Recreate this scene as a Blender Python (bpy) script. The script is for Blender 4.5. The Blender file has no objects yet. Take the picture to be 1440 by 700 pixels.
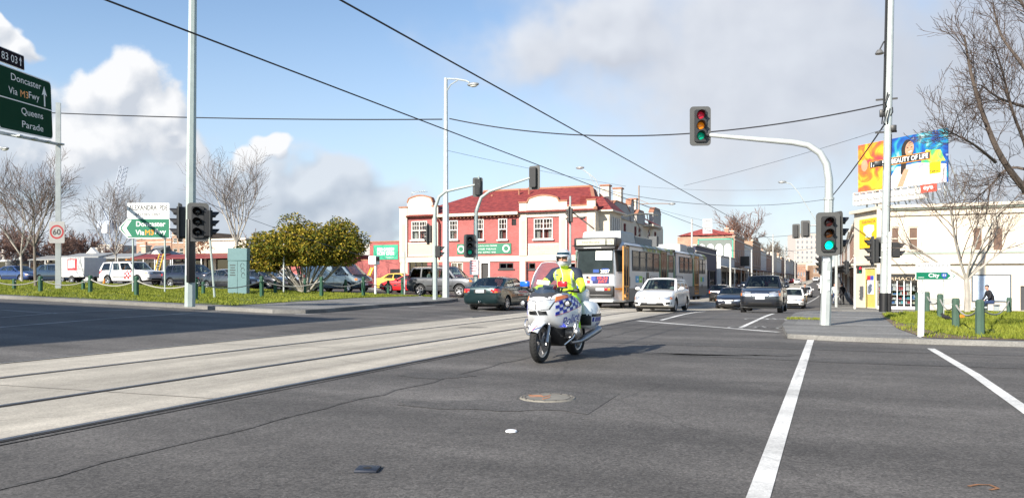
import bpy, bmesh, math, random
from mathutils import Vector, Matrix, noise
from mathutils.bvhtree import BVHTree
V = Vector
R = math.radians
rnd = random.Random(7)
scene = bpy.context.scene
COL = scene.collection
# ------------------------------------------------------------------ survey of the place
F = 1100.0; CH = 1.25; HY = 395.0
TH = math.atan(455 / 1100.0); CT = math.cos(TH); ST = math.sin(TH)
def sstep(a, b, x):
    t = max(0.0, min(1.0, (x - a) / (b - a)))
    return t * t * (3 - 2 * t)
def street_profile(y):
    if y < 90: return -0.75 * sstep(28, 58, y) - 0.25 * sstep(58, 90, y)
    if y < 125: return -1.0 + 0.016 * (y - 90) ** 2 / 70
    return min(-1.0 + 0.28 + 0.016 * (y - 125), 9.0)
def zg(x, y):
    left = min(0.025 * max(0.0, -x - 12), 1.15)
    return left + street_profile(y) * sstep(-20, -2, x)
def at(px, Z):
    xc = (px - 720) / F * Z
    return V((xc * CT - Z * ST, xc * ST + Z * CT))
def hz(py, Z): return CH + (HY - py) / F * Z
def gnd(px, Z, dz=0.0):
    p = at(px, Z)
    return V((p.x, p.y, zg(p.x, p.y) + dz))
def G(px, py, dz=0.0):
    Z = 2.0; st = 0.25
    while Z < 500:
        p = at(px, Z)
        if hz(py, Z) <= zg(p.x, p.y) + dz: break
        Z += st
    a, b = Z - st, Z
    for _ in range(20):
        m = (a + b) / 2; p = at(px, m)
        if hz(py, m) <= zg(p.x, p.y) + dz: b = m
        else: a = m
    p = at(px, b)
    return V((p.x, p.y, zg(p.x, p.y) + dz))
def depth(p): return -p[0] * ST + p[1] * CT
# ------------------------------------------------------------------ materials
MATS = {}
def lin(c):
    if isinstance(c, str):
        c = c.lstrip('#'); c = [int(c[i:i + 2], 16) / 255 for i in (0, 2, 4)]
        c = [x / 12.92 if x <= .04045 else ((x + .055) / 1.055) ** 2.4 for x in c]
    return tuple(c)
def newmat(name):
    m = bpy.data.materials.new(name); m.use_nodes = True
    nt = m.node_tree; nt.nodes.clear()
    out = nt.nodes.new('ShaderNodeOutputMaterial')
    return m, nt, out
def N(nt, t, **kw):
    n = nt.nodes.new(t)
    for k, v in kw.items():
        if k.startswith('i_'):
            key = k[2:]
            key = int(key) if key.isdigit() else key.replace('_', ' ')
            n.inputs[key].default_value = v
        else: setattr(n, k, v)
    return n
def mat(name, col, rough=.55, metal=0., var=.12, scale=5., bump=0., bscale=60., coat=0., spec=.5, stretch=None):
    if name in MATS: return MATS[name]
    col = lin(col)
    m, nt, out = newmat(name); L = nt.links.new
    b = N(nt, 'ShaderNodeBsdfPrincipled'); L(b.outputs[0], out.inputs[0])
    b.inputs['Roughness'].default_value = rough; b.inputs['Metallic'].default_value = metal
    b.inputs['Coat Weight'].default_value = coat; b.inputs['Coat Roughness'].default_value = .06
    b.inputs['Specular IOR Level'].default_value = spec
    b.inputs['Base Color'].default_value = (*col, 1)
    tc = N(nt, 'ShaderNodeTexCoord'); src = tc.outputs['Object']
    if stretch:
        mp = N(nt, 'ShaderNodeMapping'); mp.inputs['Scale'].default_value = stretch; L(src, mp.inputs[0]); src = mp.outputs[0]
    if var:
        n = N(nt, 'ShaderNodeTexNoise'); n.inputs['Scale'].default_value = scale; n.inputs['Detail'].default_value = 6; n.inputs['Roughness'].default_value = .65
        L(src, n.inputs['Vector'])
        r = N(nt, 'ShaderNodeMapRange'); r.inputs[1].default_value = .25; r.inputs[2].default_value = .75
        r.inputs[3].default_value = 1 - var; r.inputs[4].default_value = 1 + var; L(n.outputs[0], r.inputs[0])
        mx = N(nt, 'ShaderNodeVectorMath', operation='SCALE'); mx.inputs[0].default_value = col; L(r.outputs[0], mx.inputs['Scale'])
        L(mx.outputs[0], b.inputs['Base Color'])
    if bump:
        n2 = N(nt, 'ShaderNodeTexNoise'); n2.inputs['Scale'].default_value = bscale; n2.inputs['Detail'].default_value = 4; L(src, n2.inputs['Vector'])
        bp = N(nt, 'ShaderNodeBump'); bp.inputs['Strength'].default_value = bump; bp.inputs['Distance'].default_value = .02
        L(n2.outputs[0], bp.inputs['Height']); L(bp.outputs[0], b.inputs['Normal'])
    MATS[name] = m
    return m
def emat(name, col, s):
    if name in MATS: return MATS[name]
    m, nt, out = newmat(name)
    b = N(nt, 'ShaderNodeBsdfPrincipled'); nt.links.new(b.outputs[0], out.inputs[0])
    b.inputs['Base Color'].default_value = (*lin(col), 1); b.inputs['Roughness'].default_value = .2
    b.inputs['Emission Color'].default_value = (*lin(col), 1); b.inputs['Emission Strength'].default_value = s
    MATS[name] = m; return m
def gmat(name, tint, base=.06, rough=.03):
    if name in MATS: return MATS[name]
    m, nt, out = newmat(name); L = nt.links.new
    t = N(nt, 'ShaderNodeBsdfTransparent'); t.inputs[0].default_value = (*tint, 1)
    g = N(nt, 'ShaderNodeBsdfGlossy'); g.inputs['Roughness'].default_value = rough
    fr = N(nt, 'ShaderNodeLayerWeight'); fr.inputs[0].default_value = .5
    pw = N(nt, 'ShaderNodeMath', operation='POWER'); pw.inputs[1].default_value = 4; L(fr.outputs['Facing'], pw.inputs[0])
    ad = N(nt, 'ShaderNodeMath', operation='ADD', use_clamp=True); ad.inputs[1].default_value = base; L(pw.outputs[0], ad.inputs[0])
    mx = N(nt, 'ShaderNodeMixShader'); L(ad.outputs[0], mx.inputs[0]); L(t.outputs[0], mx.inputs[1]); L(g.outputs[0], mx.inputs[2]); L(mx.outputs[0], out.inputs[0])
    MATS[name] = m; return m
# plain stock
BLACK = mat('black_plastic', (.012, .012, .013), .45, var=.2)
RUBBER = mat('rubber', (.016, .016, .017), .85, var=.25, scale=12)
CHROME = mat('chrome', (.62, .62, .63), .22, 1., var=.05)
ALLOY = mat('alloy', (.5, .5, .52), .35, .9, var=.08)
GALV = mat('galvanised_steel', (.46, .49, .48), .5, .35, var=.16, scale=3)
GALVG = mat('painted_green_grey_steel', (.36, .42, .40), .5, .1, var=.12, scale=3)
WHITE = mat('white_paint', (.78, .78, .76), .45, var=.05)
PLATE = mat('number_plate_white', (.7, .72, .75), .4, var=.03)
GLASS = gmat('car_glass', (.66, .71, .70), .06)
DGLASS = gmat('dark_glass', (.10, .11, .12), .08)
WGLASS = gmat('window_glass', (.62, .66, .66), .10)
LAMP = mat('headlight_glass', (.50, .52, .55), .10, .6, var=.35, scale=16, coat=1)
REDL = mat('red_lens', (.55, .015, .02), .18, coat=1, var=.1)
ORAL = mat('orange_lens', (.8, .2, .015), .2, coat=1, var=.1)
SEATM = mat('seat_cloth', (.06, .06, .065), .9)
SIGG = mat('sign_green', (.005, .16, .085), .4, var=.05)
SIGGD = mat('backlit_sign_green', (.003, .042, .020), .85, var=.05, spec=.1)  # sign green darkened in the colour so the face reads as backlit
SIGW = mat('sign_white', (.74, .75, .74), .4, var=.05)
SIGO = mat('sign_orange', (.85, .32, .02), .4, var=.03)
INK = mat('sign_black_ink', (.012, .012, .014), .5, var=0)
# ------------------------------------------------------------------ mesh builder
OFF = {}
class MB:
    def __init__(s, m=None): s.v = []; s.f = []; s.mi = []; s.mats = []; s.sm = []; s.use(m or WHITE)
    def use(s, m):
        if m not in s.mats: s.mats.append(m)
        s.c = s.mats.index(m); return s
    def add(s, vs, fs, smooth=False):
        o = len(s.v); s.v += [tuple(p) for p in vs]
        for f in fs: s.f.append([i + o for i in f]); s.mi.append(s.c); s.sm.append(smooth)
        return s
    def box(s, c, d, rz=0, M=None):
        c = V(c); vs = []
        r = Matrix.Rotation(rz, 3, 'Z') if M is None else M
        for k in range(8):
            vs.append(c + r @ V(((k & 1) - .5, ((k >> 1) & 1) - .5, ((k >> 2) & 1) - .5)) * 1 if False else c + r @ V((((k & 1) - .5) * d[0], (((k >> 1) & 1) - .5) * d[1], (((k >> 2) & 1) - .5) * d[2])))
        return s.add(vs, [(0, 2, 3, 1), (4, 5, 7, 6), (0, 1, 5, 4), (2, 6, 7, 3), (0, 4, 6, 2), (1, 3, 7, 5)])
    def rbox(s, c, d, b=.02, seg=2, rz=0, M=None):
        bm = bmesh.new(); bmesh.ops.create_cube(bm, size=1)
        for v in bm.verts: v.co = V((v.co.x * d[0], v.co.y * d[1], v.co.z * d[2]))
        b = min(b, min(d) * .45)
        bmesh.ops.bevel(bm, geom=bm.edges[:], offset=b, segments=seg, affect='EDGES', profile=.5)
        r = Matrix.Rotation(rz, 3, 'Z') if M is None else M
        bm.verts.index_update()
        s.add([V(c) + r @ v.co for v in bm.verts], [[v.index for v in f.verts] for f in bm.faces], True); bm.free(); return s
    def bar(s, p, q, w, t, up=(0, 0, 1)):
        p, q = V(p), V(q); d = (q - p).normalized(); a = d.cross(V(up))
        if a.length < 1e-4: a = d.cross(V((1, 0, 0)))
        a.normalize(); b = a.cross(d)
        vs = [e + a * i * w / 2 + b * j * t / 2 for e in (p, q) for i, j in ((-1, -1), (1, -1), (1, 1), (-1, 1))]
        return s.add(vs, [(3, 2, 1, 0), (4, 5, 6, 7), (0, 1, 5, 4), (1, 2, 6, 5), (2, 3, 7, 6), (3, 0, 4, 7)])
    def tube(s, path, rad, n=8, cap=True, smooth=True):
        path = [V(p) for p in path]
        if not isinstance(rad, (list, tuple)): rad = [rad] * len(path)
        vs = []; a = None
        for i, p in enumerate(path):
            d = (path[min(i + 1, len(path) - 1)] - path[max(i - 1, 0)])
            d = d.normalized() if d.length > 1e-9 else V((0, 0, 1))
            if a is None:
                a = d.cross(V((0, 0, 1)))
                if a.length < 1e-3: a = d.cross(V((1, 0, 0)))
            a = (a - d * a.dot(d)).normalized(); b = d.cross(a)
            for k in range(n):
                t = 2 * math.pi * k / n
                vs.append(p + (a * math.cos(t) + b * math.sin(t)) * rad[i])
        fs = [[i * n + k, i * n + (k + 1) % n, (i + 1) * n + (k + 1) % n, (i + 1) * n + k] for i in range(len(path) - 1) for k in range(n)]
        s.add(vs, fs, smooth)
        if cap:
            o = len(path) * n
            base = len(s.v) - o
            s.f += [[base + k for k in range(n)][::-1], [base + o - n + k for k in range(n)]]; s.mi += [s.c] * 2; s.sm += [False] * 2
        return s
    def prism(s, poly, Mx, d0, d1):
        """poly in the (a,b) plane of Mx, from depth d0 to d1 along its third axis"""
        n = len(poly)
        vs = [Mx @ V((a, b, d0)) for a, b in poly] + [Mx @ V((a, b, d1)) for a, b in poly]
        return s.add(vs, [list(range(n))[::-1], list(range(n, 2 * n))] + [[i, (i + 1) % n, n + (i + 1) % n, n + i] for i in range(n)])
    def lathe(s, prof, n=20, M=None, smooth=True):
        M = M or Matrix(); vs = []
        for r, z in prof:
            for k in range(n):
                t = 2 * math.pi * k / n
                vs.append(M @ V((r * math.cos(t), r * math.sin(t), z)))
        fs = [[i * n + k, i * n + (k + 1) % n, (i + 1) * n + (k + 1) % n, (i + 1) * n + k] for i in range(len(prof) - 1) for k in range(n)]
        return s.add(vs, fs, smooth)
    def ball(s, c, r, n=12, m=8, M=None):
        if not isinstance(r, (tuple, list)): r = (r, r, r)
        vs = []; M = M or Matrix.Identity(3)
        for i in range(m + 1):
            a = math.pi * i / m
            for k in range(n):
                t = 2 * math.pi * k / n
                vs.append(V(c) + M @ V((r[0] * math.sin(a) * math.cos(t), r[1] * math.sin(a) * math.sin(t), r[2] * math.cos(a))))
        fs = [[i * n + k, (i + 1) * n + k, (i + 1) * n + (k + 1) % n, i * n + (k + 1) % n] for i in range(m) for k in range(n)]
        return s.add(vs, fs, True)
    def grid(s, P, smooth=True, flip=False):
        r, c = len(P), len(P[0]); vs = [p for row in P for p in row]
        fs = [[i * c + j, i * c + j + 1, (i + 1) * c + j + 1, (i + 1) * c + j] for i in range(r - 1) for j in range(c - 1)]
        if flip: fs = [f[::-1] for f in fs]
        return s.add(vs, fs, smooth)
    def slab(s, P, nrm, t, smooth=True):
        """a curved sheet with thickness t against nrm"""
        nrm = V(nrm) * t; r, c = len(P), len(P[0])
        s.grid(P, smooth); s.grid([[V(p) - nrm for p in row] for row in P], smooth, True)
        edge = [(0, j) for j in range(c)] + [(i, c - 1) for i in range(1, r)] + [(r - 1, j) for j in range(c - 2, -1, -1)] + [(i, 0) for i in range(r - 2, 0, -1)]
        vs = [V(P[i][j]) for i, j in edge]; n = len(vs)
        return s.add(vs + [v - nrm for v in vs], [[k, n + k, n + (k + 1) % n, (k + 1) % n] for k in range(n)])
    def loft(s, rings, smooth=True, cap=True):
        n = len(rings[0]); vs = [p for r in rings for p in r]
        s.add(vs, [[i * n + k, i * n + (k + 1) % n, (i + 1) * n + (k + 1) % n, (i + 1) * n + k] for i in range(len(rings) - 1) for k in range(n)], smooth)
        if cap:
            b = len(s.v) - n * len(rings)
            s.f += [[b + k for k in range(n)][::-1], [b + n * (len(rings) - 1) + k for k in range(n)]]; s.mi += [s.c] * 2; s.sm += [smooth] * 2
        return s
    def data(s, name, off=V((0, 0, 0)), sharp=38):
        me = bpy.data.meshes.new(name)
        me.from_pydata([V(p) - off for p in s.v], [], s.f)
        for m in s.mats: me.materials.append(m)
        me.polygons.foreach_set('material_index', s.mi); me.polygons.foreach_set('use_smooth', s.sm)
        if any(s.sm): me.set_sharp_from_angle(angle=R(sharp))
        me.update(); return me
    def build(s, name, parent=None, fixn=False, label=None, cat=None, group=None, kind=None, sharp=38):
        if parent is not None:
            o = link(name, s.data(name, OFF[parent.name], sharp), parent)
        else:
            c = V((0, 0, 0))
            if kind is None and s.v:
                xs, ys, zs = zip(*s.v); c = V(((min(xs) + max(xs)) / 2, (min(ys) + max(ys)) / 2, min(zs)))
            o = link(name, s.data(name, c, sharp), None); o.location = c; OFF[o.name] = c
        if fixn: fixnormals(o.data)
        if label or kind: tag(o, label, cat, group, kind)
        return o
def fixnormals(me):
    bm = bmesh.new(); bm.from_mesh(me); bmesh.ops.recalc_face_normals(bm, faces=bm.faces[:]); bm.to_mesh(me); bm.free()
def link(name, me, parent):
    o = bpy.data.objects.new(name, me); COL.objects.link(o)
    if parent is not None: o.parent = parent; OFF[o.name] = OFF[parent.name]
    return o
def tag(o, label=None, cat=None, group=None, kind=None):
    if label: o['label'] = label
    if cat: o['category'] = cat
    if group: o['group'] = group
    if kind: o['kind'] = kind
    return o
def thing(name, label, cat, loc=(0, 0, 0), group=None, local=False, rz=0):
    o = bpy.data.objects.new(name, None); COL.objects.link(o); o.empty_display_size = .3
    o.location = loc; o.rotation_euler = (0, 0, rz)
    OFF[o.name] = V((0, 0, 0)) if local else V(loc)
    return tag(o, label, cat, group)
def dup(o, loc, rz=0, label=None, group=None, scale=None):
    def cp(a, par):
        c = a.copy(); COL.objects.link(c); c.parent = par
        if par is not None and 'label' not in a.keys(): pass
        for ch in a.children: cp(ch, c)
        return c
    r = cp(o, None); r.location = loc; r.rotation_euler = (0, 0, rz)
    if label: r['label'] = label
    if group: r['group'] = group
    if scale: r.scale = scale
    return r
def evalmesh(o):
    dg = bpy.context.evaluated_depsgraph_get()
    return bpy.data.meshes.new_from_object(o.evaluated_get(dg))
def frame(O, u, n, up=(0, 0, 1)):
    u = V(u).normalized(); up = V(up); n = V(n).normalized()
    M = Matrix((( u.x, up.x, n.x, O[0]), (u.y, up.y, n.y, O[1]), (u.z, up.z, n.z, O[2]), (0, 0, 0, 1)))
    return M
TXT = {}
def textdata(s):
    if s not in TXT:
        cu = bpy.data.curves.new('lettering', 'FONT'); cu.body = s; cu.size = 1; cu.align_x = 'CENTER'; cu.align_y = 'CENTER'; cu.resolution_u = 3; cu.extrude = .0
        o = bpy.data.objects.new('lettering', cu); COL.objects.link(o)
        me = evalmesh(o); bpy.data.objects.remove(o)
        TXT[s] = ([v.co.copy() for v in me.vertices], [list(p.vertices) for p in me.polygons]); bpy.data.meshes.remove(me)
    return TXT[s]
def put_text(mb, s, M, h, w=None, ext=.004, bold=0.):
    """lettering of cap height h centred on frame M, on its +n side, optionally fitted to width w"""
    vs, fs = textdata(s)
    x0 = min(v.x for v in vs); x1 = max(v.x for v in vs); y0 = min(v.y for v in vs); y1 = max(v.y for v in vs)
    sy = h / .72 if w is None or h else 1
    sx = sy if w is None else w / (x1 - x0)
    cx, cy = (x0 + x1) / 2, (y0 + y1) / 2
    offs = [(0, 0)] if not bold else [(-bold, 0), (bold, 0), (0, bold), (0, -bold)]
    for k, (dx, dy) in enumerate(offs):
        mb.add([M @ V(((v.x - cx) * sx + dx, (v.y - cy) * sy + dy, ext + k * .0006)) for v in vs], fs)
    return mb
def text(name, s, M, h, m, parent, w=None, ext=.004, bold=0.):
    return put_text(MB(m), s, M, h, w, ext, bold).build(name, parent)
def capsule_body(caps, voxel, iters=4, name='person'):
    """one continuous figure grown from tapered limbs (p, q, r1, r2, material)"""
    mb = MB(WHITE)
    for p, q, r1, r2, m in caps:
        p, q = V(p), V(q); d = q - p
        if d.length < 1e-5: d = V((0, 0, 1e-4)); q = p + d
        d = d.normalized(); path = []; rad = []
        for k in range(5):
            a = math.pi / 2 * (1 - k / 4); path.append(p - d * r1 * math.sin(a)); rad.append(max(r1 * math.cos(a), r1 * .06))
        for k in range(5):
            a = math.pi / 2 * k / 4; path.append(q + d * r2 * math.sin(a)); rad.append(max(r2 * math.cos(a), r2 * .06))
        mb.tube(path, rad, 12)
    me = mb.data(name); o = bpy.data.objects.new(name, me); COL.objects.link(o)
    r = o.modifiers.new('r', 'REMESH'); r.mode = 'VOXEL'; r.voxel_size = voxel; r.use_smooth_shade = True
    s = o.modifiers.new('s', 'SMOOTH'); s.factor = .5; s.iterations = iters
    m2 = evalmesh(o); bpy.data.objects.remove(o)
    ms = []
    for c in caps:
        if c[4] not in ms: ms.append(c[4])
    m2.materials.clear()
    for m in ms: m2.materials.append(m)
    segs = [(V(c[0]), V(c[1]) - V(c[0]), c[2], c[3], ms.index(c[4])) for c in caps]
    for pl in m2.polygons:
        x = pl.center; best = 1e9; bi = 0
        for p, d, r1, r2, i in segs:
            t = max(0, min(1, (x - p).dot(d) / max(d.length_squared, 1e-9)))
            e = (x - p - d * t).length - (r1 + (r2 - r1) * t)
            if e < best: best = e; bi = i
        pl.material_index = bi; pl.use_smooth = True
    m2.name = name
    return m2
def project(bvh, quad, o, a, b, d, off=.006, n=6, m=3, back=.02):
    """a patch lying on a surface: quad of four (s,t) corners in the plane o + a*s + b*t, thrown along d"""
    o, a, b, d = V(o), V(a), V(b), V(d); P = []; last = None
    for i in range(m + 1):
        row = []
        for j in range(n + 1):
            s, t = j / n, i / m
            q = [(1 - s) * (1 - t), s * (1 - t), s * t, (1 - s) * t]
            x = sum(q[k] * quad[k][0] for k in range(4)); y = sum(q[k] * quad[k][1] for k in range(4))
            st = o + a * x + b * y
            h = bvh.ray_cast(st, d)
            if h[0] is None: row.append(None)
            else: row.append(h[0] - d * off)
        P.append(row)
    flat = [p for r in P for p in r if p is not None]
    if not flat: return None
    dm = sum(p.dot(d) for p in flat) / len(flat)
    for i in range(m + 1):
        for j in range(n + 1):
            if P[i][j] is None:
                s, t = j / n, i / m
                q = [(1 - s) * (1 - t), s * (1 - t), s * t, (1 - s) * t]
                st = o + a * sum(q[k] * quad[k][0] for k in range(4)) + b * sum(q[k] * quad[k][1] for k in range(4))
                near = min(flat, key=lambda p: (p - st - d * (p - st).dot(d)).length)
                P[i][j] = st + d * ((near - st).dot(d))
    return P
def patch(mb, bvh, quad, o, a, b, d, off=.006, n=6, m=3, t=.02):
    P = project(bvh, quad, o, a, b, d, off, n, m)
    if P:
        nn = V(a).cross(V(b))
        mb.slab(P if nn.dot(V(d)) < 0 else [r[::-1] for r in P], -V(d), t)
    return mb
def bvh_of(me): return BVHTree.FromPolygons([v.co.copy() for v in me.vertices], [list(p.vertices) for p in me.polygons])
# ------------------------------------------------------------------ vehicles
def paint(name, col, metal=0.25):
    return mat('car_paint_' + name, col, .32, metal, var=.03, coat=1.)
def catmull(pts, x):
    if x <= pts[0][0]: return pts[0][1:]
    for i in range(len(pts) - 1):
        if pts[i][0] <= x <= pts[i + 1][0]:
            p0, p1, p2, p3 = pts[max(i - 1, 0)], pts[i], pts[i + 1], pts[min(i + 2, len(pts) - 1)]
            h = p2[0] - p1[0]; t = (x - p1[0]) / h; o = []
            for k in range(1, len(p1)):
                d1 = (p2[k] - p0[k]) / max(p2[0] - p0[0], 1e-6); d2 = (p3[k] - p1[k]) / max(p3[0] - p1[0], 1e-6)
                s = (p2[k] - p1[k]) / h
                if s == 0: d1 = d2 = 0
                else:
                    d1 = max(min(d1 / s, 2.5), 0) * s; d2 = max(min(d2 / s, 2.5), 0) * s
                t2, t3 = t * t, t * t * t
                o.append((2 * t3 - 3 * t2 + 1) * p1[k] + (t3 - 2 * t2 + t) * h * d1 + (-2 * t3 + 3 * t2) * p2[k] + (t3 - t2) * h * d2)
            return o
    return pts[-1][1:]
WHEELS = {}
def wheel_meshes(r, w, style):
    k = (r, w, style)
    if k in WHEELS: return WHEELS[k]
    X = Matrix.Rotation(R(90), 4, 'X')      # axle along y
    t = MB(RUBBER); ri = r * .64
    t.lathe([(ri, -w * .42), (r * .86, -w * .5), (r * .97, -w * .42), (r, -w * .2), (r, w * .2), (r * .97, w * .42), (r * .86, w * .5), (ri, w * .42), (ri, -w * .42)], 28, X)
    tm = t.data('wheel')
    m = MB(ALLOY if style != 'steel' else mat('steel_rim', (.12, .12, .125), .5, .4))
    m.lathe([(ri * 1.0, -w * .4), (ri * 1.02, w * .44), (ri * .9, w * .44), (ri * .88, w * .2), (ri * .2, w * .12), (0.001, w * .12)], 28, X)
    m.lathe([(ri * 1.0, w * .4), (ri * 1.02, -w * .44), (ri * .9, -w * .44), (ri * .88, -w * .2), (ri * .2, -w * .12), (0.001, -w * .12)], 28, X)
    m.use(BLACK if style != 'cover' else ALLOY)
    for sgn in (-1, 1): m.lathe([(ri * .87, sgn * w * .205), (ri * .2, sgn * w * .13)], 24, X)
    m.use(ALLOY)
    ns = {'alloy': 5, 'cover': 7, 'steel': 6}[style]
    for i in range(ns):
        a = 2 * math.pi * i / ns; d = V((math.cos(a), 0, math.sin(a)))
        for sgn in (-1, 1):
            m.bar(d * ri * .1 + V((0, sgn * w * .22, 0)), d * ri * .95 + V((0, sgn * w * .34, 0)), ri * .26, w * .12, (0, 1, 0))
    m.ball((0, 0, 0), (ri * .24, w * .36, ri * .24), 12, 6)
    rm = m.data('rim')
    WHEELS[k] = (tm, rm); return tm, rm
def car(name, label, loc, head, sp, col, cat='car', group=None, plate=None):
    """x forward, y left; sp gives the proportions of the body style"""
    L, W, H = sp['L'], sp['W'], sp['H']; hw = W / 2; hl = L / 2
    r = sp['r']; xf, xr = sp['xf'], sp['xr']
    xa, za, xb, zr, xc, xd, zd = sp['xa'], sp['za'], sp['xb'], H, sp['xc'], sp['xd'], sp['zd']
    zf, zt = sp['zf'], sp['zt']; zs = sp.get('zs', .2)
    root = thing(name, label, cat, loc, group, True, head)
    P = col
    st = [(-hl, zs + .2, zt - .12, .80), (-hl + .06, zs + .1, zt - .03, .9), (-hl + .25, zs + .04, zt, .965), (max(-hl + .6, xd - .35) if xd > -hl + .65 else -hl + .5, zs, zt + .005, .99)]
    if xd > st[-1][0] + .15: st.append((xd, zs, zd, 1.))
    st += [(.0 if xa > .3 else -.3, zs - .01, (zd + za) / 2, 1.), (xa, zs - .01, za, 1.)]
    if xa < hl - .75: st.append(((xa + hl) / 2, zs, (za * .55 + zf * .45) + .02, .985))
    st += [(hl - .34, zs + .03, zf + .035, .945), (hl - .12, zs + .07, zf - .03, .86), (hl - .03, zs + .10, zf - .10, .78), (hl, zs + .16, zf - .19, .70)]
    rings = []; n = 34
    xs = sorted(set([p[0] for p in st] + [-hl + L * i / n for i in range(1, n)]))
    for x in xs:
        zb, ztp, f = catmull(st, x); w = hw * f; h = ztp - zb; sh = sp.get('sh', .94)
        half = [(w * .80, zb), (w * .95, zb + .05 * h), (w * .99, zb + .2 * h), (w, zb + .45 * h), (w * .985, zb + .62 * h), (w * .975, zb + .78 * h), (w * sh, zb + .94 * h), (w * (sh - .05), ztp), (w * .5, ztp + .02)]
        ring = [(x, 0, zb)] + [(x, y, z) for y, z in half] + [(x, 0, ztp + .03)] + [(x, -y, z) for y, z in half[::-1]]
        rings.append([V(p) for p in ring])
    mb = MB(P); mb.loft(rings)
    me = mb.data('body'); fixnormals(me)
    o = bpy.data.objects.new('body', me); COL.objects.link(o)
    cut = MB(BLACK)
    for x in (xf, xr):
        for s in (-1, 1):
            rr = r * 1.17
            cut.lathe([(.001, -.16), (rr, -.16), (rr, .30), (.001, .30)], 28, Matrix.Translation((x, s * (hw - .06), r + .01)) @ Matrix.Rotation(R(-90 * s), 4, 'X'), False)
    cm = cut.data('cut'); 
    bm = bmesh.new(); bm.from_mesh(cm); bmesh.ops.remove_doubles(bm, verts=bm.verts[:], dist=.003); bmesh.ops.recalc_face_normals(bm, faces=bm.faces[:]); bm.to_mesh(cm); bm.free()
    co = bpy.data.objects.new('cut', cm); COL.objects.link(co)
    bo = o.modifiers.new('b', 'BOOLEAN'); bo.object = co; bo.operation = 'DIFFERENCE'; bo.solver = 'EXACT'; bo.material_mode = 'TRANSFER'
    m2 = evalmesh(o); bpy.data.objects.remove(o); bpy.data.objects.remove(co)
    bv = bvh_of(me)
    m2.set_sharp_from_angle(angle=R(35))
    body = link('body', m2, root)
    # ---- cabin
    wb = hw * sp.get('sh', .94) - .03; wr = hw * sp.get('roofw', .74)
    bz = lambda s: zd + (za - zd) * s - .02
    zrr = zr - sp.get('rdrop', .04)
    def side(s, t, sg, off=0):
        """s from the tail (0) to the nose (1), t from the belt (0) to the roof (1)"""
        x0 = xd + (xa - xd) * s; x1 = xc + (xb - xc) * s
        zt_ = (zrr + (zr - .02 - zrr) * min(1, s * 1.6)) - .035
        bow = .02 * math.sin(math.pi * t)
        return V((x0 + (x1 - x0) * t, sg * (wb + (wr - wb) * t + bow + off), bz(s) + (zt_ - bz(s)) * t))
    cab = MB(P)
    wins = sp['wins']
    ed = [0.] + [e for w in wins for e in w] + [1.]
    def spatch(m, s0, s1, t0, t1, sg, off, th):
        Pp = [[side(s0 + (s1 - s0) * j / 3, t0 + (t1 - t0) * i / 3, sg, off) for j in range(4)] for i in range(4)]
        if sg > 0: Pp = [q[::-1] for q in Pp]
        m.slab(Pp, (0, sg, 0), th)
    for sg in (-1, 1):
        for i in range(0, len(ed), 2):
            if ed[i + 1] - ed[i] > .002:
                if 0 < i < len(ed) - 2: cab.use(BLACK if sp.get('bpil') else P)
                spatch(cab, ed[i], ed[i + 1], 0, 1, sg, .004, .05); cab.use(P)
        spatch(cab, 0, 1, .9, 1.0, sg, .006, .05)
    # roof
    def roofrow(x, z, k=7, extra=0): return [V((x, wr * (1 - 2 * j / k) * 1.0, z - .035 + .06 * (1 - (1 - 2 * j / k) ** 2))) for j in range(k + 1)]
    rows = []
    for i in range(9):
        s = i / 8; x = xc + (xb - xc) * s
        z = zrr + (zr - .02 - zrr) * min(1, s * 1.6) + .018 * math.sin(math.pi * min(1, max(0, s))) - .0
        rows.append(roofrow(x, z))
    cab.slab([q[::-1] for q in rows], (0, 0, 1), .04)
    # windscreen and rear-glass surrounds
    def screen(x0, z0, x1, z1, w0, w1, bulge, s, t):
        y = (w0 + (w1 - w0) * t) * (1 - 2 * s); k = 1 - (1 - 2 * s) ** 2
        return V((x0 + (x1 - x0) * t + bulge * k, y, z0 + (z1 - z0) * t + .025 * k * t))
    fs = lambda s, t: screen(xa, bz(1), xb, zr - .045, wb, wr, .07, s, t)
    rs = lambda s, t: screen(xd, bz(0), xc, zrr - .03, wb, wr, -.05, s, t)
    def swin(m, f, s0, s1, t0, t1, d, th):
        Pp = [[f(s0 + (s1 - s0) * j / 6, t0 + (t1 - t0) * i / 4) for j in range(7)] for i in range(5)]
        if d < 0: Pp = [q[::-1] for q in Pp]
        m.slab(Pp, (d, 0, .35), th)
    solidrear = sp.get('solidrear')
    for f, d in ((fs, 1), (rs, -1)):
        for a, b, c, e in ((0, .055, 0, 1), (.945, 1, 0, 1), (.05, .95, .93, 1)): swin(cab, f, a, b, c, e, d, .035)
    if solidrear: swin(cab, rs, .05, .95, 0, .94, -1, .03)
    if sp.get('belt_step'):
        pass
    cab.build('cabin', root)
    g = MB(GLASS if not sp.get('tint') else DGLASS); swin(g, fs, .05, .95, 0, .94, 1, .01); g.build('windscreen', root)
    if not solidrear:
        g = MB(DGLASS if sp.get('tint') else GLASS); swin(g, rs, .05, .95, .05, .94, -1, .01); g.build('rear_window', root)
    for sg in (-1, 1):
        for k, (a, b) in enumerate(wins):
            g = MB(DGLASS if (sp.get('tint') or (k == 0 and len(wins) > 2)) else GLASS); spatch(g, a, b, .05, .91, sg, -.008, .008); g.build('side_window', root)
    # seats, dash
    rows_x = [xb - .55] + ([xc + .75] if xb - xc > 1.0 and not sp.get('van') else [])
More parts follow.
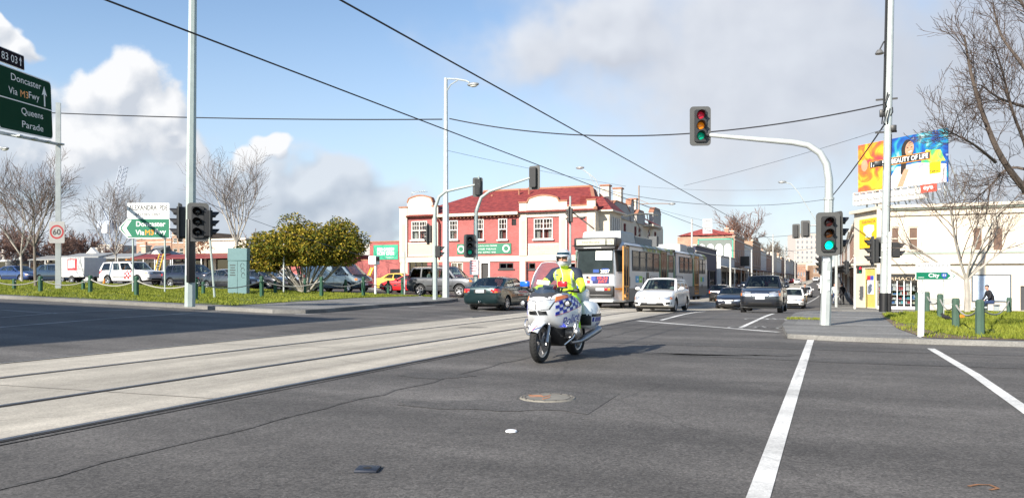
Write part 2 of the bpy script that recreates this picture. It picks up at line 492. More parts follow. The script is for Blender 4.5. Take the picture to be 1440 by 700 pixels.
    for x in rows_x:
        for y in (-hw * .42, hw * .42):
            se = MB(SEATM); se.rbox((x, y, bz(.6) - .02), (.16, .44, .5), .06); se.bar((x, y, bz(.6) + .1), (x - .03, y, bz(.6) + .35), .1, .05, (0, 1, 0)); se.rbox((x - .03, y, bz(.6) + .3), (.1, .26, .18), .04); se.build('seat', root)
    se = MB(BLACK); se.rbox((xa - .18, 0, bz(1) + .02), (.5, W * .78, .10), .04)
    se.tube([V((xb - .02 + .09 * math.sin(a) * -.4, -hw * .42 + .19 * math.cos(a), bz(1) + .1 + .18 * math.sin(a))) for a in [2 * math.pi * k / 14 for k in range(15)]], .018, 6)
    se.build('dashboard', root)
    # ---- wheels
    tm, rm = wheel_meshes(r, sp.get('tw', .21), sp.get('rim', 'alloy'))
    for x in (xf, xr):
        for s in (-1, 1):
            w_ = link('wheel', tm, root); w_.location = (x, s * (hw - .13), r)
            link('rim', rm, w_)
    # ---- front
    xo = (hl + 1, 0, 0); Y, Zv, D = V((0, 1, 0)), V((0, 0, 1)), V((-1, 0, 0))
    hb = zf - .20 + sp.get('lampz', 0); hh = sp.get('lamph', .15)
    for s in (-1, 1):
        q = [(s * hw * .86, hb + .03), (s * hw * .40, hb + .0), (s * hw * .42, hb + hh * .75), (s * hw * .84, hb + hh)]
        hl2 = patch(MB(LAMP), bv, q, xo, Y, Zv, D, .012, 8, 3, .03).build('headlight', root)
        cx_, cz_ = sum(p[0] for p in q) / 4, sum(p[1] for p in q) / 4; q2 = [(cx_ + (p[0] - cx_) * 1.12, cz_ + (p[1] - cz_) * 1.22) for p in q]; patch(MB(mat('lamp_seal', (.03, .03, .032), .5)), bv, q2, xo, Y, Zv, D, .005, 8, 3, .01).build('seal', hl2)
        q = [(s * hw * .9, zs + .16), (s * hw * .66, zs + .15), (s * hw * .66, zs + .24), (s * hw * .9, zs + .25)]
        patch(MB(BLACK), bv, q, xo, Y, Zv, D, .008, 4, 2).build('fog_lamp', root)
    q = [(-hw * .36, hb + .02), (hw * .36, hb + .02), (hw * .40, hb + hh * .8), (-hw * .40, hb + hh * .8)]
    gr = MB(sp.get('grillem', BLACK)); patch(gr, bv, q, xo, Y, Zv, D, .008, 8, 3)
    gr.use(CHROME); patch(gr, bv, [(-hw * .3, hb + hh * .36), (hw * .3, hb + hh * .36), (hw * .3, hb + hh * .46), (-hw * .3, hb + hh * .46)], xo, Y, Zv, D, .016, 8, 1)
    gr.build('grille', root)
    low = MB(BLACK)
    patch(low, bv, [(-hw * .6, zs + .10), (hw * .6, zs + .10), (hw * .52, zs + .22), (-hw * .52, zs + .22)], xo, Y, Zv, D, .006, 8, 2)
    low.build('air_intake', root)
    if sp.get('clad'):
        c = MB(mat('grey_cladding', (.045, .047, .05), .6))
        patch(c, bv, [(-hw * .92, zs - .02), (hw * .92, zs - .02), (hw * .92, zs + .12), (-hw * .92, zs + .12)], xo, Y, Zv, D, .012, 12, 2)
        c.build('lower_bumper', root)
    pz = zs + .27 + sp.get('platez', 0)
    pl = MB(PLATE); xx = hl + .015
    pl.rbox((xx, 0, pz), (.015, .37, .125), .004)
    po = pl.build('number_plate', root)
    if plate: text('plate_lettering', plate, frame((xx + .008, 0, pz), (0, 1, 0), (1, 0, 0)), .07, mat('plate_ink', (.03, .05, .16), .5, var=0), po, w=.3)
    # ---- rear
    xo = (-hl - 1, 0, 0); D = V((1, 0, 0))
    tb = zt - .25 + sp.get('tailz', 0); thh = sp.get('tailh', .16)
    for s in (-1, 1):
        t_ = MB(REDL); a0, a1 = sp.get('tailw', (.50, .88))
        patch(t_, bv, [(s * hw * a1, tb), (s * hw * a0, tb), (s * hw * a0, tb + thh), (s * hw * a1, tb + thh)], xo, Y, Zv, D, .012, 6, 3, .03)
        t_.use(ORAL); patch(t_, bv, [(s * hw * a1, tb), (s * hw * (a0 * .4 + a1 * .6), tb), (s * hw * (a0 * .4 + a1 * .6), tb + thh * .36), (s * hw * a1, tb + thh * .36)], xo, Y, Zv, D, .016, 4, 2, .03)
        t_.use(LAMP); patch(t_, bv, [(s * hw * (a0 + .1), tb), (s * hw * a0, tb), (s * hw * a0, tb + thh * .36), (s * hw * (a0 + .1), tb + thh * .36)], xo, Y, Zv, D, .016, 3, 2, .03)
        t_.build('tail_light', root)
        t2 = MB(REDL); ys = V((1, 0, 0))
        patch(t2, bv, [(-hl + .06, tb + .02), (-hl + .26, tb + .03), (-hl + .2, tb + thh), (-hl + .06, tb + thh)], (0, s * (hw + 1), 0), ys, Zv, V((0, -s, 0)), .008, 4, 3)
        t2.build('tail_light', root)
    pl = MB(BLACK); patch(pl, bv, [(-hw * .32, tb - .02), (hw * .32, tb - .02), (hw * .32, tb + .13), (-hw * .32, tb + .13)], xo, Y, Zv, D, .006, 6, 2)
    h = bv.ray_cast(V((-hl - 1, 0, tb + .05)), V((1, 0, 0)))[0]
    pl.use(PLATE); pl.rbox((h.x - .02, 0, tb + .055), (.015, .37, .12), .004); pl.build('number_plate', root)
    # ---- sides: shut lines, handles, mirrors, sill
    X1 = V((1, 0, 0))
    for s in (-1, 1):
        S = MB(mat('shut_line', (.006, .006, .006), .8)); mo = MB(BLACK if not sp.get('moldp') else P)
        D = V((0, -s, 0)); o_ = (0, s * (hw + 1), 0)
        doors = sp.get('doors', [xa - .12, (xa + xd) / 2 + .12, xd + .35])
        for x in doors:
            patch(S, bv, [(x - .006, zs + .12), (x + .006, zs + .12), (x + .006, bz(.5) - .02), (x - .006, bz(.5) - .02)], o_, X1, Zv, D, .002, 1, 5, .004)
        patch(S, bv, [(doors[-1], zs + .12), (doors[0], zs + .12), (doors[0], zs + .132), (doors[-1], zs + .132)], o_, X1, Zv, D, .002, 6, 1, .004)
        for x in doors[1:]:
            Hn = MB(P if not sp.get('blackh') else BLACK); patch(Hn, bv, [(x + .06, bz(.5) - .14), (x + .24, bz(.5) - .14), (x + .24, bz(.5) - .105), (x + .06, bz(.5) - .105)], o_, X1, Zv, D, .02, 3, 1, .03); Hn.build('door_handle', root)
        zz = zs + .30
        patch(mo, bv, [(xr + r + .14, zz), (xf - r - .14, zz), (xf - r - .14, zz + .06), (xr + r + .14, zz + .06)], o_, X1, Zv, D, .008, 8, 1, .015)
        if sp.get('clad'):
            c = MB(mat('grey_cladding', (.045, .047, .05), .6))
            patch(c, bv, [(xr + r * .9, zs - .0), (xf - r * .9, zs - .0), (xf - r * .9, zs + .14), (xr + r * .9, zs + .14)], o_, X1, Zv, D, .012, 8, 2); c.build('sill_cladding', root)
        m = MB(P if not sp.get('blackm') else BLACK); m.ball((xa - .3, s * (hw + .1), bz(1) + .09), (.07, .115, .075), 12, 8); m.bar((xa - .3, s * (wb), bz(1) + .05), (xa - .3, s * (hw + .05), bz(1) + .07), .07, .04); m.build('wing_mirror', root)
        ind = MB(ORAL); patch(ind, bv, [(hl - .30, hb + .03), (hl - .12, hb + .03), (hl - .16, hb + hh * .9), (hl - .30, hb + hh)], o_, X1, Zv, D, .008, 3, 2); ind.build('side_indicator', root); S.build('door_seam', root); mo.build('side_trim', root)
    if sp.get('rails'):
        for s in (-1, 1): rl = MB(BLACK); rl.tube([V((xc + .15, s * wr * .9, zr + .0)), V((xc + .2, s * wr * .9, zr + .06)), V((xb - .3, s * wr * .9, zr + .07)), V((xb - .22, s * wr * .9, zr))], .017, 6); rl.build('roof_rail', root)
        for x in sp.get('cross', []): rl = MB(BLACK); rl.bar((x, -wr * .95, zr + .085), (x, wr * .95, zr + .085), .05, .025); rl.build('roof_bar', root)
    if sp.get('wheelon'):
        x = -hl - .1; ww = link('spare_wheel', wheel_meshes(.34, .2, 'steel')[0], root); ww.location = (x, 0, zt - .1); ww.rotation_euler = (0, 0, R(90))
    un = MB(BLACK); un.rbox((0, 0, zs + .06), (L * .86, W * .72, .22), .05); un.build('underside', root)
    OFF[root.name] = V((0, 0, 0))
    return root
SEDAN = dict(L=4.42, W=1.70, H=1.39, r=.30, xf=1.36, xr=-1.24, xa=.98, za=.93, xb=.22, xc=-.92, xd=-1.62, zd=.98, zf=.74, zt=.99, wins=[(.12, .46), (.50, .94)], doors=[.86, -.2, -1.02], rim='cover', tailw=(.56, .93))
BIGSEDAN = dict(L=4.85, W=1.80, H=1.43, r=.32, xf=1.5, xr=-1.3, xa=1.05, za=.96, xb=.2, xc=-1.0, xd=-1.75, zd=1.0, zf=.76, zt=1.0, wins=[(.1, .46), (.50, .94)], lamph=.13)
WAGON = dict(L=4.45, W=1.70, H=1.44, r=.30, xf=1.34, xr=-1.22, xa=1.0, za=.92, xb=.22, xc=-1.72, xd=-2.05, zd=.95, zf=.73, zt=.96, wins=[(.05, .27), (.30, .60), (.635, .955)], doors=[.86, -.22, -1.1], rails=1, rim='cover', platez=-.02, lamph=.13, tailh=.3, tailw=(.7, .93), moldp=1)
SUV = dict(L=4.55, W=1.78, H=1.66, r=.35, tw=.23, xf=1.36, xr=-1.26, xa=1.15, za=1.10, xb=.42, xc=-1.75, xd=-2.02, zd=1.08, zf=.97, zt=1.09, zs=.28, wins=[(.06, .26), (.30, .60), (.64, .955)], rails=1, clad=1, lamph=.24, lampz=-.03, platez=.14, cross=[.1, -1.0], grillem=CHROME, blackm=0, roofw=.72)
HATCH = dict(L=4.1, W=1.70, H=1.46, r=.30, xf=1.28, xr=-1.22, xa=1.02, za=.95, xb=.3, xc=-1.35, xd=-1.88, zd=.98, zf=.76, zt=1.0, wins=[(.16, .50), (.54, .95)], tailh=.25, tailw=(.68, .93))
VAN = dict(L=4.95, W=1.90, H=1.92, r=.34, xf=1.62, xr=-1.38, xa=1.86, za=1.16, xb=1.02, xc=-2.36, xd=-2.44, zd=1.12, zf=.98, zt=1.13, zs=.26, wins=[(.715, .955)], roofw=.80, sh=.965, van=1, solidrear=1, bpil=0, lamph=.2, doors=[1.45, .45, -.75], tailh=.3, tailw=(.78, .95), blackm=1, blackh=1)
FWD = dict(L=4.9, W=1.94, H=1.88, r=.39, tw=.25, xf=1.5, xr=-1.35, xa=1.2, za=1.2, xb=.55, xc=-2.05, xd=-2.3, zd=1.2, zf=1.1, zt=1.2, zs=.34, wins=[(.05, .27), (.30, .60), (.635, .955)], roofw=.76, clad=1, rails=1, lamph=.22, platez=.1, doors=[1.0, -.1, -1.1], tailh=.3, tailw=(.75, .95), blackm=1)
UTE = dict(L=5.1, W=1.80, H=1.78, r=.38, tw=.25, xf=1.55, xr=-1.5, xa=1.2, za=1.15, xb=.5, xc=-2.2, xd=-2.45, zd=1.13, zf=1.05, zt=1.13, zs=.34, wins=[(.05, .30), (.40, .60), (.64, .955)], roofw=.76, clad=0, rails=1, lamph=.22, platez=.1, doors=[1.0, .05, -.75], tailh=.3, tailw=(.78, .95), blackm=1, cross=[-.3, -1.5])
COUPE = dict(L=4.3, W=1.74, H=1.34, r=.32, xf=1.3, xr=-1.25, xa=.9, za=.9, xb=.05, xc=-.9, xd=-1.85, zd=.98, zf=.72, zt=.98, wins=[(.2, .46), (.5, .94)], doors=[.8, -.55], tailw=(.5, .9))
def gp(x, y): return V((x, y, zg(x, y) + .006))
SY = R(-90); NY = R(90)
white = paint('white', (.74, .74, .73), 0); 
def P2(px, Z, dz=.006):
    g = gnd(px, Z); return V((g.x, g.y, g.z + dz))
wag = car('station_wagon', 'white station wagon with roof rails facing us beside the tram', gp(-6.95, 34.0), SY, WAGON, white, plate='OLP 257')
crv = car('compact_suv', 'dark blue grey compact SUV with silver grille waiting at the stop line', gp(-2.95, 36.8), SY, SUV, paint('slate', (.022, .026, .036), .5), plate='TQR 018')
dks = car('dark_sedan', 'dark navy sedan facing us between the tram and the grey SUV', gp(-6.35, 54.0), SY, BIGSEDAN, paint('navy', (.012, .016, .032), .4), plate='SVC 641')
civ = car('green_sedan', 'dark green sedan seen from behind with red and orange tail lights', gp(-13.45, 31.3), NY, SEDAN, paint('green', (.005, .024, .028), .35))
tb = MB(CHROME); tb.bar((-2.1, 0, .36), (-2.33, 0, .34), .05, .03); tb.ball((-2.33, 0, .38), .03); tb.build('tow_ball', civ)
car('black_hatchback', 'black hatchback with a lit red tail lamp just behind the tram', gp(-9.2, 70), NY, HATCH, paint('black', (.01, .01, .012), .2))
car('white_hatchback', 'small white hatchback half hidden behind the grey SUV', gp(-2.9, 61.5), SY, HATCH, white, plate='NAF 733')
car('white_sedan', 'far white sedan driving down the street behind the cyclist', gp(-3.7, 112), SY, SEDAN, white)
car('blue_sedan', 'bright navy car far left beyond the rope fence', P2(26, 66), 0, SEDAN, paint('blue', (.02, .05, .16), .4))
car('blue_hatchback', 'dark teal blue hatchback behind the speed sign post', P2(84, 62), 0, HATCH, paint('teal', (.012, .03, .06), .4))
ute = car('utility_vehicle', 'white utility with canopy and red and white checkered front door', P2(186, 57.5), R(-2), UTE, white, 'utility vehicle')
car('navy_suv', 'dark navy wagon parked behind the tall traffic light pole', P2(271, 55.5), R(-3), SUV, paint('navy2', (.008, .012, .028), .4))
car('grey_sedan', 'grey sedan largely hidden by the teal cabinet', P2(322, 54), R(-3), SEDAN, paint('grey', (.07, .075, .085), .6))
car('black_sedan', 'black sedan with pale front guard right of the teal cabinet', P2(368, 56), R(-2), SEDAN, paint('ink', (.012, .014, .022), .3))
wr_ = car('white_red_sedan', 'white sedan with a red front guard under the green tree', P2(394, 58), R(-4), HATCH, white)
van = car('panel_van', 'blue grey panel van with black bonnet parked behind the rope fence', P2(474, 53.6), R(-4), VAN, paint('van', (.17, .22, .26), .5), 'van')
car('yellow_taxi', 'yellow car half hidden behind the red coupe', P2(566, 61), R(-4), SEDAN, paint('yellow', (.72, .46, .06), .0))
car('red_coupe', 'bright red car in front of the red brick hotel', P2(577, 55.5), R(180), COUPE, paint('red', (.58, .02, .025), .0))
fw = car('four_wheel_drive', 'silver grey four wheel drive wagon behind the street poles', P2(627, 49.5), R(-3), FWD, paint('silver', (.11, .115, .125), .6), '4WD')
# van bonnet in black, red guard, checkered door
def onside(root, quads, m, s, name, hw=.9):
    b = [c for c in root.children if c.name.startswith('body')][0]; bv = bvh_of(b.data); mb = MB(m)
    for q in quads: patch(mb, bv, q, (0, s * (hw + 1), 0), V((1, 0, 0)), V((0, 0, 1)), V((0, -s, 0)), .006, 4, 3, .008)
    return mb.build(name, root)
def ontop(root, q, m, name):
    b = [c for c in root.children if c.name.startswith('body')][0]; bv = bvh_of(b.data); mb = MB(m)
    patch(mb, bv, q, (0, 0, 3), V((1, 0, 0)), V((0, 1, 0)), V((0, 0, -1)), .006, 6, 6, .008); return mb.build(name, root)
ontop(van, [(1.9, -.72), (2.42, -.55), (2.42, .55), (1.9, .72)], BLACK, 'bonnet')
onside(wr_, [[(1.1, .35), (1.98, .38), (1.9, .66), (1.05, .75)]], paint('red', (.58, .02, .025)), -1, 'front_guard')
q = []
for i in range(4):
    for j in range(4):
        if (i + j) % 2 == 0: q.append([(.25 + i * .17, .5 + j * .155), (.42 + i * .17, .5 + j * .155), (.42 + i * .17, .655 + j * .155), (.25 + i * .17, .655 + j * .155)])
onside(ute, q, mat('checker_red', (.6, .02, .03), .4), -1, 'door_checker')
bm_ = MB(mat('amber_beacon', (.8, .25, .02), .2)); bm_.rbox((-.1, 0, 1.9), (.2, .9, .08), .03); bm_.build('beacon_bar', ute)
# cars parked further along the street
far = [(-13.0, 128, 'silver'), (-13.0, 150, 'navy2'), (-13.1, 176, 'red'), (-13.1, 190, 'black'), (-13.0, 205, 'red'), (-13.1, 235, 'white'), (-2.0, 148, 'white'), (-2.1, 180, 'grey'), (-5.2, 240, 'white'), (-2.1, 215, 'black'), (-13.0, 265, 'red'), (-8.6, 205, 'white')]
pc = {'silver': paint('silver', 0), 'navy2': paint('navy2', 0), 'red': paint('red', 0), 'black': paint('black', 0), 'white': white, 'grey': paint('grey', 0)}
names_ = {'silver': 'silver', 'navy2': 'navy', 'red': 'red', 'black': 'black', 'white': 'white', 'grey': 'grey'}
cnt = {}
ords = ['nearest', 'second', 'third', 'fourth', 'fifth']
for x, y, c in far:
    k = (names_[c], x < -12); cnt[k] = cnt.get(k, -1) + 1
    side_ = 'left kerb' if x < -12 else ('right kerb' if x > -3 else 'middle')
    car('distant_car', '%s %s car along the %s of the far street' % (ords[cnt[k]], names_[c], side_), gp(x, y), NY if x < -8 else SY, HATCH if y % 2 else SEDAN, pc[c], group='small cars far up the street')
# ------------------------------------------------------------------ police motorcycle and its rider
def wrap_text(name, s, h, w, bvh, o, a, b, d, m, parent, off=.004, slant=0.):
    vs, fs = textdata(s); x0 = min(v.x for v in vs); x1 = max(v.x for v in vs); y0 = min(v.y for v in vs); y1 = max(v.y for v in vs)
    bm = bmesh.new(); bv = [bm.verts.new(v) for v in vs]
    for f in fs:
        try: bm.faces.new([bv[i] for i in f])
        except Exception: pass
    bmesh.ops.triangulate(bm, faces=bm.faces[:]); bmesh.ops.subdivide_edges(bm, edges=bm.edges[:], cuts=1)
    out = []; o, a, b, d = V(o), V(a), V(b), V(d); last = o
    for v in bm.verts:
        yy = (v.co.y - (y0 + y1) / 2) / (y1 - y0) * h; xx = (v.co.x - (x0 + x1) / 2) / (x1 - x0) * w + yy * slant
        st = o + a * xx + b * yy; out.append((st, bvh.ray_cast(st, d)[0]))
    hs = [(h - st).dot(d) for st, h in out if h is not None]; md = sum(hs) / len(hs)
    out = [(h if h is not None and (h - st).dot(d) < md + .2 else st + d * md) - d * off for st, h in out]
    bm.verts.index_update()
    mb = MB(m); mb.add(out, [[v.index for v in f.verts] for f in bm.faces]); bm.free()
    return mb.build(name, parent)
MW = mat('bike_white', (.76, .77, .78), .25, var=.02, coat=1); MBLUE = mat('police_blue', (.012, .03, .30), .35, var=.05)
DKG = mat('engine_dark', (.02, .02, .022), .5, .3, var=.3); SILV = mat('engine_silver', (.36, .36, .37), .38, .8, var=.15)
MPOS = V((-4.13, 11.95, 0)); MPOS.z = zg(MPOS.x, MPOS.y) + .006; MROT = R(-93)
bike = thing('police_motorcycle', 'white police motorcycle with blue checks, red and blue lamps and a tall windscreen', 'motorcycle', MPOS, None, True, MROT)
fst = [(-.04, .66, .95, .385), (.06, .58, 1.0, .405), (.18, .50, 1.05, .40), (.33, .50, 1.09, .37), (.48, .51, 1.10, .325), (.62, .575, 1.08, .27), (.75, .67, 1.03, .21), (.84, .75, .97, .145), (.89, .80, .91, .07)]
rings = []
for i in range(25):
    x = -.04 + .93 * i / 24; zb, zt, w = catmull(fst, x); h = zt - zb
    half = [(w * .66, zb), (w * .95, zb + .06 * h), (w, zb + .36 * h), (w * .985, zb + .66 * h), (w * .84, zb + .92 * h), (w * .5, zt)]
    rings.append([V((x, 0, zb))] + [V((x, y, z)) for y, z in half] + [V((x, 0, zt + .005))] + [V((x, -y, z)) for y, z in half[::-1]])
fm = MB(MW).loft(rings); fo = fm.build('fairing', bike, True, sharp=60); fb = bvh_of(fo.data)
X1, Y1, Z1 = V((1, 0, 0)), V((0, 1, 0)), V((0, 0, 1))
# lower grille, lamps, black cowl
DX = V((-1, 0, 0)); OX = (2, 0, 0)
hl_ = MB(mat('bike_headlight', (.72, .74, .76), .12, .3, var=.25, scale=22, coat=1))
for s in (-1, 1): patch(hl_, fb, [(s * .02, .80), (s * .17, .82), (s * .235, .965), (s * .02, .93)], OX, Y1, Z1, DX, .010, 8, 5)
hl_.build('headlight', bike)
for s in (-1, 1): patch(MB(mat('lamp_seal', (.03, .03, .032), .5)), fb, [(s * .01, .79), (s * .18, .812), (s * .25, .975), (s * .01, .94)], OX, Y1, Z1, DX, .004, 8, 5).build('lamp_seal', bike)
kg = MB(BLACK)
for s in (-1, 1): patch(kg, fb, [(s * .012, .725), (s * .15, .735), (s * .14, .79), (s * .012, .785)], OX, Y1, Z1, DX, .008, 6, 3)
kg.build('kidney_grille', bike)
cw = MB(mat('cowl_grey', (.05, .052, .056), .45)); patch(cw, fb, [(.30, -.30), (.80, -.17), (.80, .17), (.30, .30)], (0, 0, 3), X1, Y1, V((0, 0, -1)), .012, 8, 10); cw.build('windscreen_cowl', bike)
for s in (-1, 1):
    D = V((0, -s, 0)); O = (0, 2 * s, 0)
    i_ = MB(ORAL); patch(i_, fb, [(.70, .94), (.38, 1.0), (.40, 1.04), (.66, 1.005)], O, X1, Z1, D, .010, 6, 3); i_.build('indicator', bike)
    ck_ = MB(MBLUE)
    for r_ in range(4):
        for c_ in range(9):
            if (r_ + c_) % 2: continue
            f = lambda u, v: (.70 - u * .076, .72 + v * .05 + u * .016)
            patch(ck_, fb, [f(c_, r_), f(c_ + 1, r_), f(c_ + 1, r_ + 1), f(c_, r_ + 1)], O, X1, Z1, D, .005, 2, 2, .006)
    ck_.build('blue_checks', bike)
    rs_ = MB(mat('red_stripe', (.5, .03, .06), .4))
    for v in (-.12, 4.02):
        f = lambda u, v: (.70 - u * .076, .72 + v * .05 + u * .016)
        patch(rs_, fb, [f(0, v), f(9, v), f(9, v + .12), f(0, v + .12)], O, X1, Z1, D, .005, 8, 1, .006)
    rs_.build('red_stripe', bike)
    wrap_text('police_lettering', 'Police', .14, .42, fb, V((.34, 2 * s, .66)), (V((-1, 0, .25)).normalized() if s > 0 else V((1, 0, -.25)).normalized()), Z1, D, MBLUE, bike, .007, .15)
    # fog lamp, emergency lamp, grip, lever
    m = MB(BLACK); m.lathe([(.001, .03), (.035, .03), (.05, .045), (.052, 0), (.04, -.06), (.001, -.07)], 16, Matrix.Translation((.54, s * .375, .90)) @ Matrix.Rotation(R(90), 4, 'Y')); m.bar((.46, s * .28, .92), (.52, s * .375, .90), .04, .03)
    lo = m.build('fog_lamp', bike); m = MB(LAMP); m.lathe([(.001, .042), (.034, .034)], 14, Matrix.Translation((.54, s * .375, .90)) @ Matrix.Rotation(R(90), 4, 'Y')); m.build('lens', lo)
    m = MB(BLACK); m.tube([(.52, s * .24, 1.05), (.58, s * .29, 1.11), (.61, s * .315, 1.15)], .014, 6)
    m.rbox((.60, s * .315, 1.145), (.10, .13, .03), .01); st_ = m.build('lamp_stalk', bike)
    c_ = emat('red_beacon', (.62, .015, .025), .25) if s > 0 else emat('blue_beacon', (.01, .10, .55), .25)
    m = MB(c_); m.rbox((.615, s * .315, 1.20), (.09, .145, .085), .022, 3); m.build('emergency_lamp', st_)
    m = MB(BLACK); m.tube([(.22, s * .12, 1.06), (.20, s * .26, 1.09), (.10, s * .42, 1.08)], .017, 8); m.tube([(.17, s * .28, 1.075), (.16, s * .44, 1.06)], .007, 5); m.build('handlebar', bike)
    m = MB(CHROME); m.tube([(.34, s * .24, .36), (.38, s * .38, .40), (.39, s * .42, .48), (.37, s * .425, .58), (.33, s * .425, .63), (.26, s * .42, .63), (.22, s * .415, .58), (.23, s * .41, .48), (.30, s * .36, .36), (.40, s * .26, .26)], .014, 8); m.build('crash_bar', bike)
    # boxer cylinder
    m = MB(SILV); T = Matrix.Translation((.20, s * .2, .44)) @ Matrix.Rotation(R(-90 * s), 4, 'X')
    pr = []
    for k in range(8): pr += [(.075, k * .022), (.085, k * .022 + .004), (.085, k * .022 + .01), (.075, k * .022 + .014)]
    pr += [(.088, .18), (.082, .22), (.05, .235), (.001, .238)]; m.lathe(pr, 18, T); m.build('cylinder_head', bike)
    # fork leg with brake calliper
    m = MB(SILV); m.tube([(.735, s * .105, .31), (.56, s * .105, .78)], [.030, .022], 10); m.use(DKG); m.rbox((.64, s * .10, .36), (.07, .05, .12), .015); m.build('fork_leg', bike)
    m = MB(SILV); m.tube([(-.12, s * .2, .36), (-.12, s * .33, .36)], .013, 6); m.build('foot_peg', bike)
    # pannier
    pn = [V(p) for p in ()]
    rg = []
    for x, y0, y1, z0, z1 in ((-.42, .22, .34, .56, .84), (-.46, .2, .39, .50, .89), (-.60, .18, .43, .46, .92), (-.85, .18, .42, .46, .90), (-.98, .18, .38, .50, .86), (-1.01, .2, .34, .54, .82)):
        pts = [(y0, z0), (y0 + .05, z0 - .01), (y1 - .07, z0), (y1 - .01, z0 + .08), (y1, z0 + .2), (y1 - .01, z1 - .12), (y1 - .07, z1 - .02), (y0 + .06, z1), (y0, z1 - .02)]
        rg.append([V((x, s * y, z)) for y, z in pts])
    pm = MB(MW).loft(rg); po = pm.build('pannier', bike, True, sharp=50); pb = bvh_of(po.data)
    m = MB(BLACK); patch(m, pb, [(-1.0, .655), (-.43, .655), (-.43, .70), (-1.0, .70)], (0, 2 * s, 0), X1, Z1, V((0, -s, 0)), .006, 10, 2); patch(m, pb, [(.2, .655), (.41, .655), (.41, .70), (.2, .70)] if s > 0 else [(-.41, .655), (-.2, .655), (-.2, .70), (-.41, .70)], (2, 0, 0), Y1, Z1, DX, .006, 4, 2)
    m.build('pannier_band', po)
    m = MB(MBLUE)
    for k in range(6): patch(m, pb, [(-.50 - k * .08, .575), (-.54 - k * .08, .575), (-.55 - k * .08, .645), (-.51 - k * .08, .645)], (0, 2 * s, 0), X1, Z1, V((0, -s, 0)), .006, 2, 2, .008)
    m.build('blue_checks', po)
    wrap_text('police_lettering', 'Police', .05, .2, pb, V((-.72, 2 * s, .53)), V((-s, 0, 0)), Z1, V((0, -s, 0)), MBLUE, po, .006)
    m = MB(DKG); m.rbox((-.36, s * .33, .60), (.05, .2, .16), .02); m.build('pannier_guard', bike)
# windscreen: curled sheet of clear plastic
SCR = gmat('screen_plastic', (.90, .93, .94), .12)
Pw = []
for i in range(9):
    t = i / 8; row = []
    wv = .265 - .02 * t - .10 * max(0, t - .55) ** 1.5 / .3
    for j in range(13):
        y = wv * (1 - j / 6); q_ = (y / .27) ** 2
        zt_ = 1.04 + .50 * t - .05 * q_ * t
        row.append(V((.74 - .34 * t - .22 * q_ * (1 - .35 * t) - .05 * math.sin(math.pi * t) * -1, y, zt_)))
    Pw.append(row)
m = MB(SCR); m.slab(Pw, (1, 0, .4), .004); wso = m.build('windscreen', bike)
m = MB(mat('screen_edge', (.55, .58, .6), .2)); edge_ = [r[0] for r in Pw] + Pw[-1][1:-1] + [r[-1] for r in Pw[::-1]]; m.tube(edge_, .006, 6); m.build('edge_trim', wso)
wb_ = bvh_of(wso.data)
m = MB(mat('sticker', (.8, .76, .78), .5)); patch(m, wb_, [(-.105, 1.20), (.105, 1.185), (.105, 1.245), (-.105, 1.26)], OX, Y1, Z1, DX, .004, 6, 2, .003); so_ = m.build('sticker', wso)
wrap_text('sticker_lettering', 'advisory', .034, .17, wb_, V((2, 0, 1.223)), V((0, 1, -.07)).normalized(), Z1, DX, mat('sticker_ink', (.15, .08, .30), .5), so_, .009)
m = MB(BLACK); pass
for s in (-1, 1): m = MB(BLACK); m.tube([(.55, s * .22, 1.06), (.50, s * .235, 1.2), (.45, s * .225, 1.30)], .012, 6); m.build('screen_strut', bike)
m = MB(BLACK); m.rbox((.40, 0, 1.10), (.12, .36, .10), .03); m.rbox((.36, 0, 1.16), (.05, .24, .06), .02); m.build('instrument_panel', bike)
def loft_x(st, m, name, sharp=50):
    rg = []
    for x, w, z0, z1 in st:
        h = z1 - z0
        half = [(w * .7, z0), (w, z0 + .25 * h), (w, z0 + .65 * h), (w * .75, z1 - .04 * h), (w * .35, z1)]
        rg.append([V((x, 0, z0))] + [V((x, y, z)) for y, z in half] + [V((x, 0, z1))] + [V((x, -y, z)) for y, z in half[::-1]])
    return MB(m).loft(rg).build(name, bike, True, sharp=sharp)
loft_x([(-.28, .14, .72, .86), (-.1, .20, .68, .97), (.1, .24, .68, 1.06), (.26, .22, .7, 1.08)], MW, 'tank')
loft_x([(-.95, .10, .74, .84), (-.7, .17, .72, .88), (-.5, .19, .7, .84), (-.25, .17, .70, .83), (-.12, .10, .72, .86)], BLACK, 'seat')
loft_x([(-.55, .12, .30, .72), (-.35, .2, .26, .74), (0, .22, .22, .7), (.25, .22, .22, .72), (.42, .21, .28, .74), (.56, .15, .44, .76)], DKG, 'engine')
m = MB(MW); m.rbox((-.88, 0, .99), (.30, .34, .24), .05, 3); bx_ = m.build('radio_box', bike)
m = MB(emat('blue_beacon', 0, 0)); m.rbox((-1.0, 0, 1.14), (.06, .1, .08), .02); m.build('rear_beacon', bx_)
m = MB(SILV); m.tube([(.2, .24, .36), (0, .22, .26), (-.35, .24, .26), (-.5, .27, .31), (-1.08, .30, .42)], [.022, .024, .03, .06, .065], 12); m.build('exhaust', bike)
m = MB(SILV); m.tube([(-.74, 0, .31), (-.35, .0, .42)], [.05, .06], 10); m.build('swing_arm', bike)
m = MB(REDL); m.rbox((-1.05, 0, .80), (.04, .22, .07), .015); m.build('tail_light', bike)
m = MB(BLACK); m.bar((-.95, 0, .74), (-1.12, 0, .48), .16, .03, (1, 0, 0)); m.build('rear_mudguard', bike)
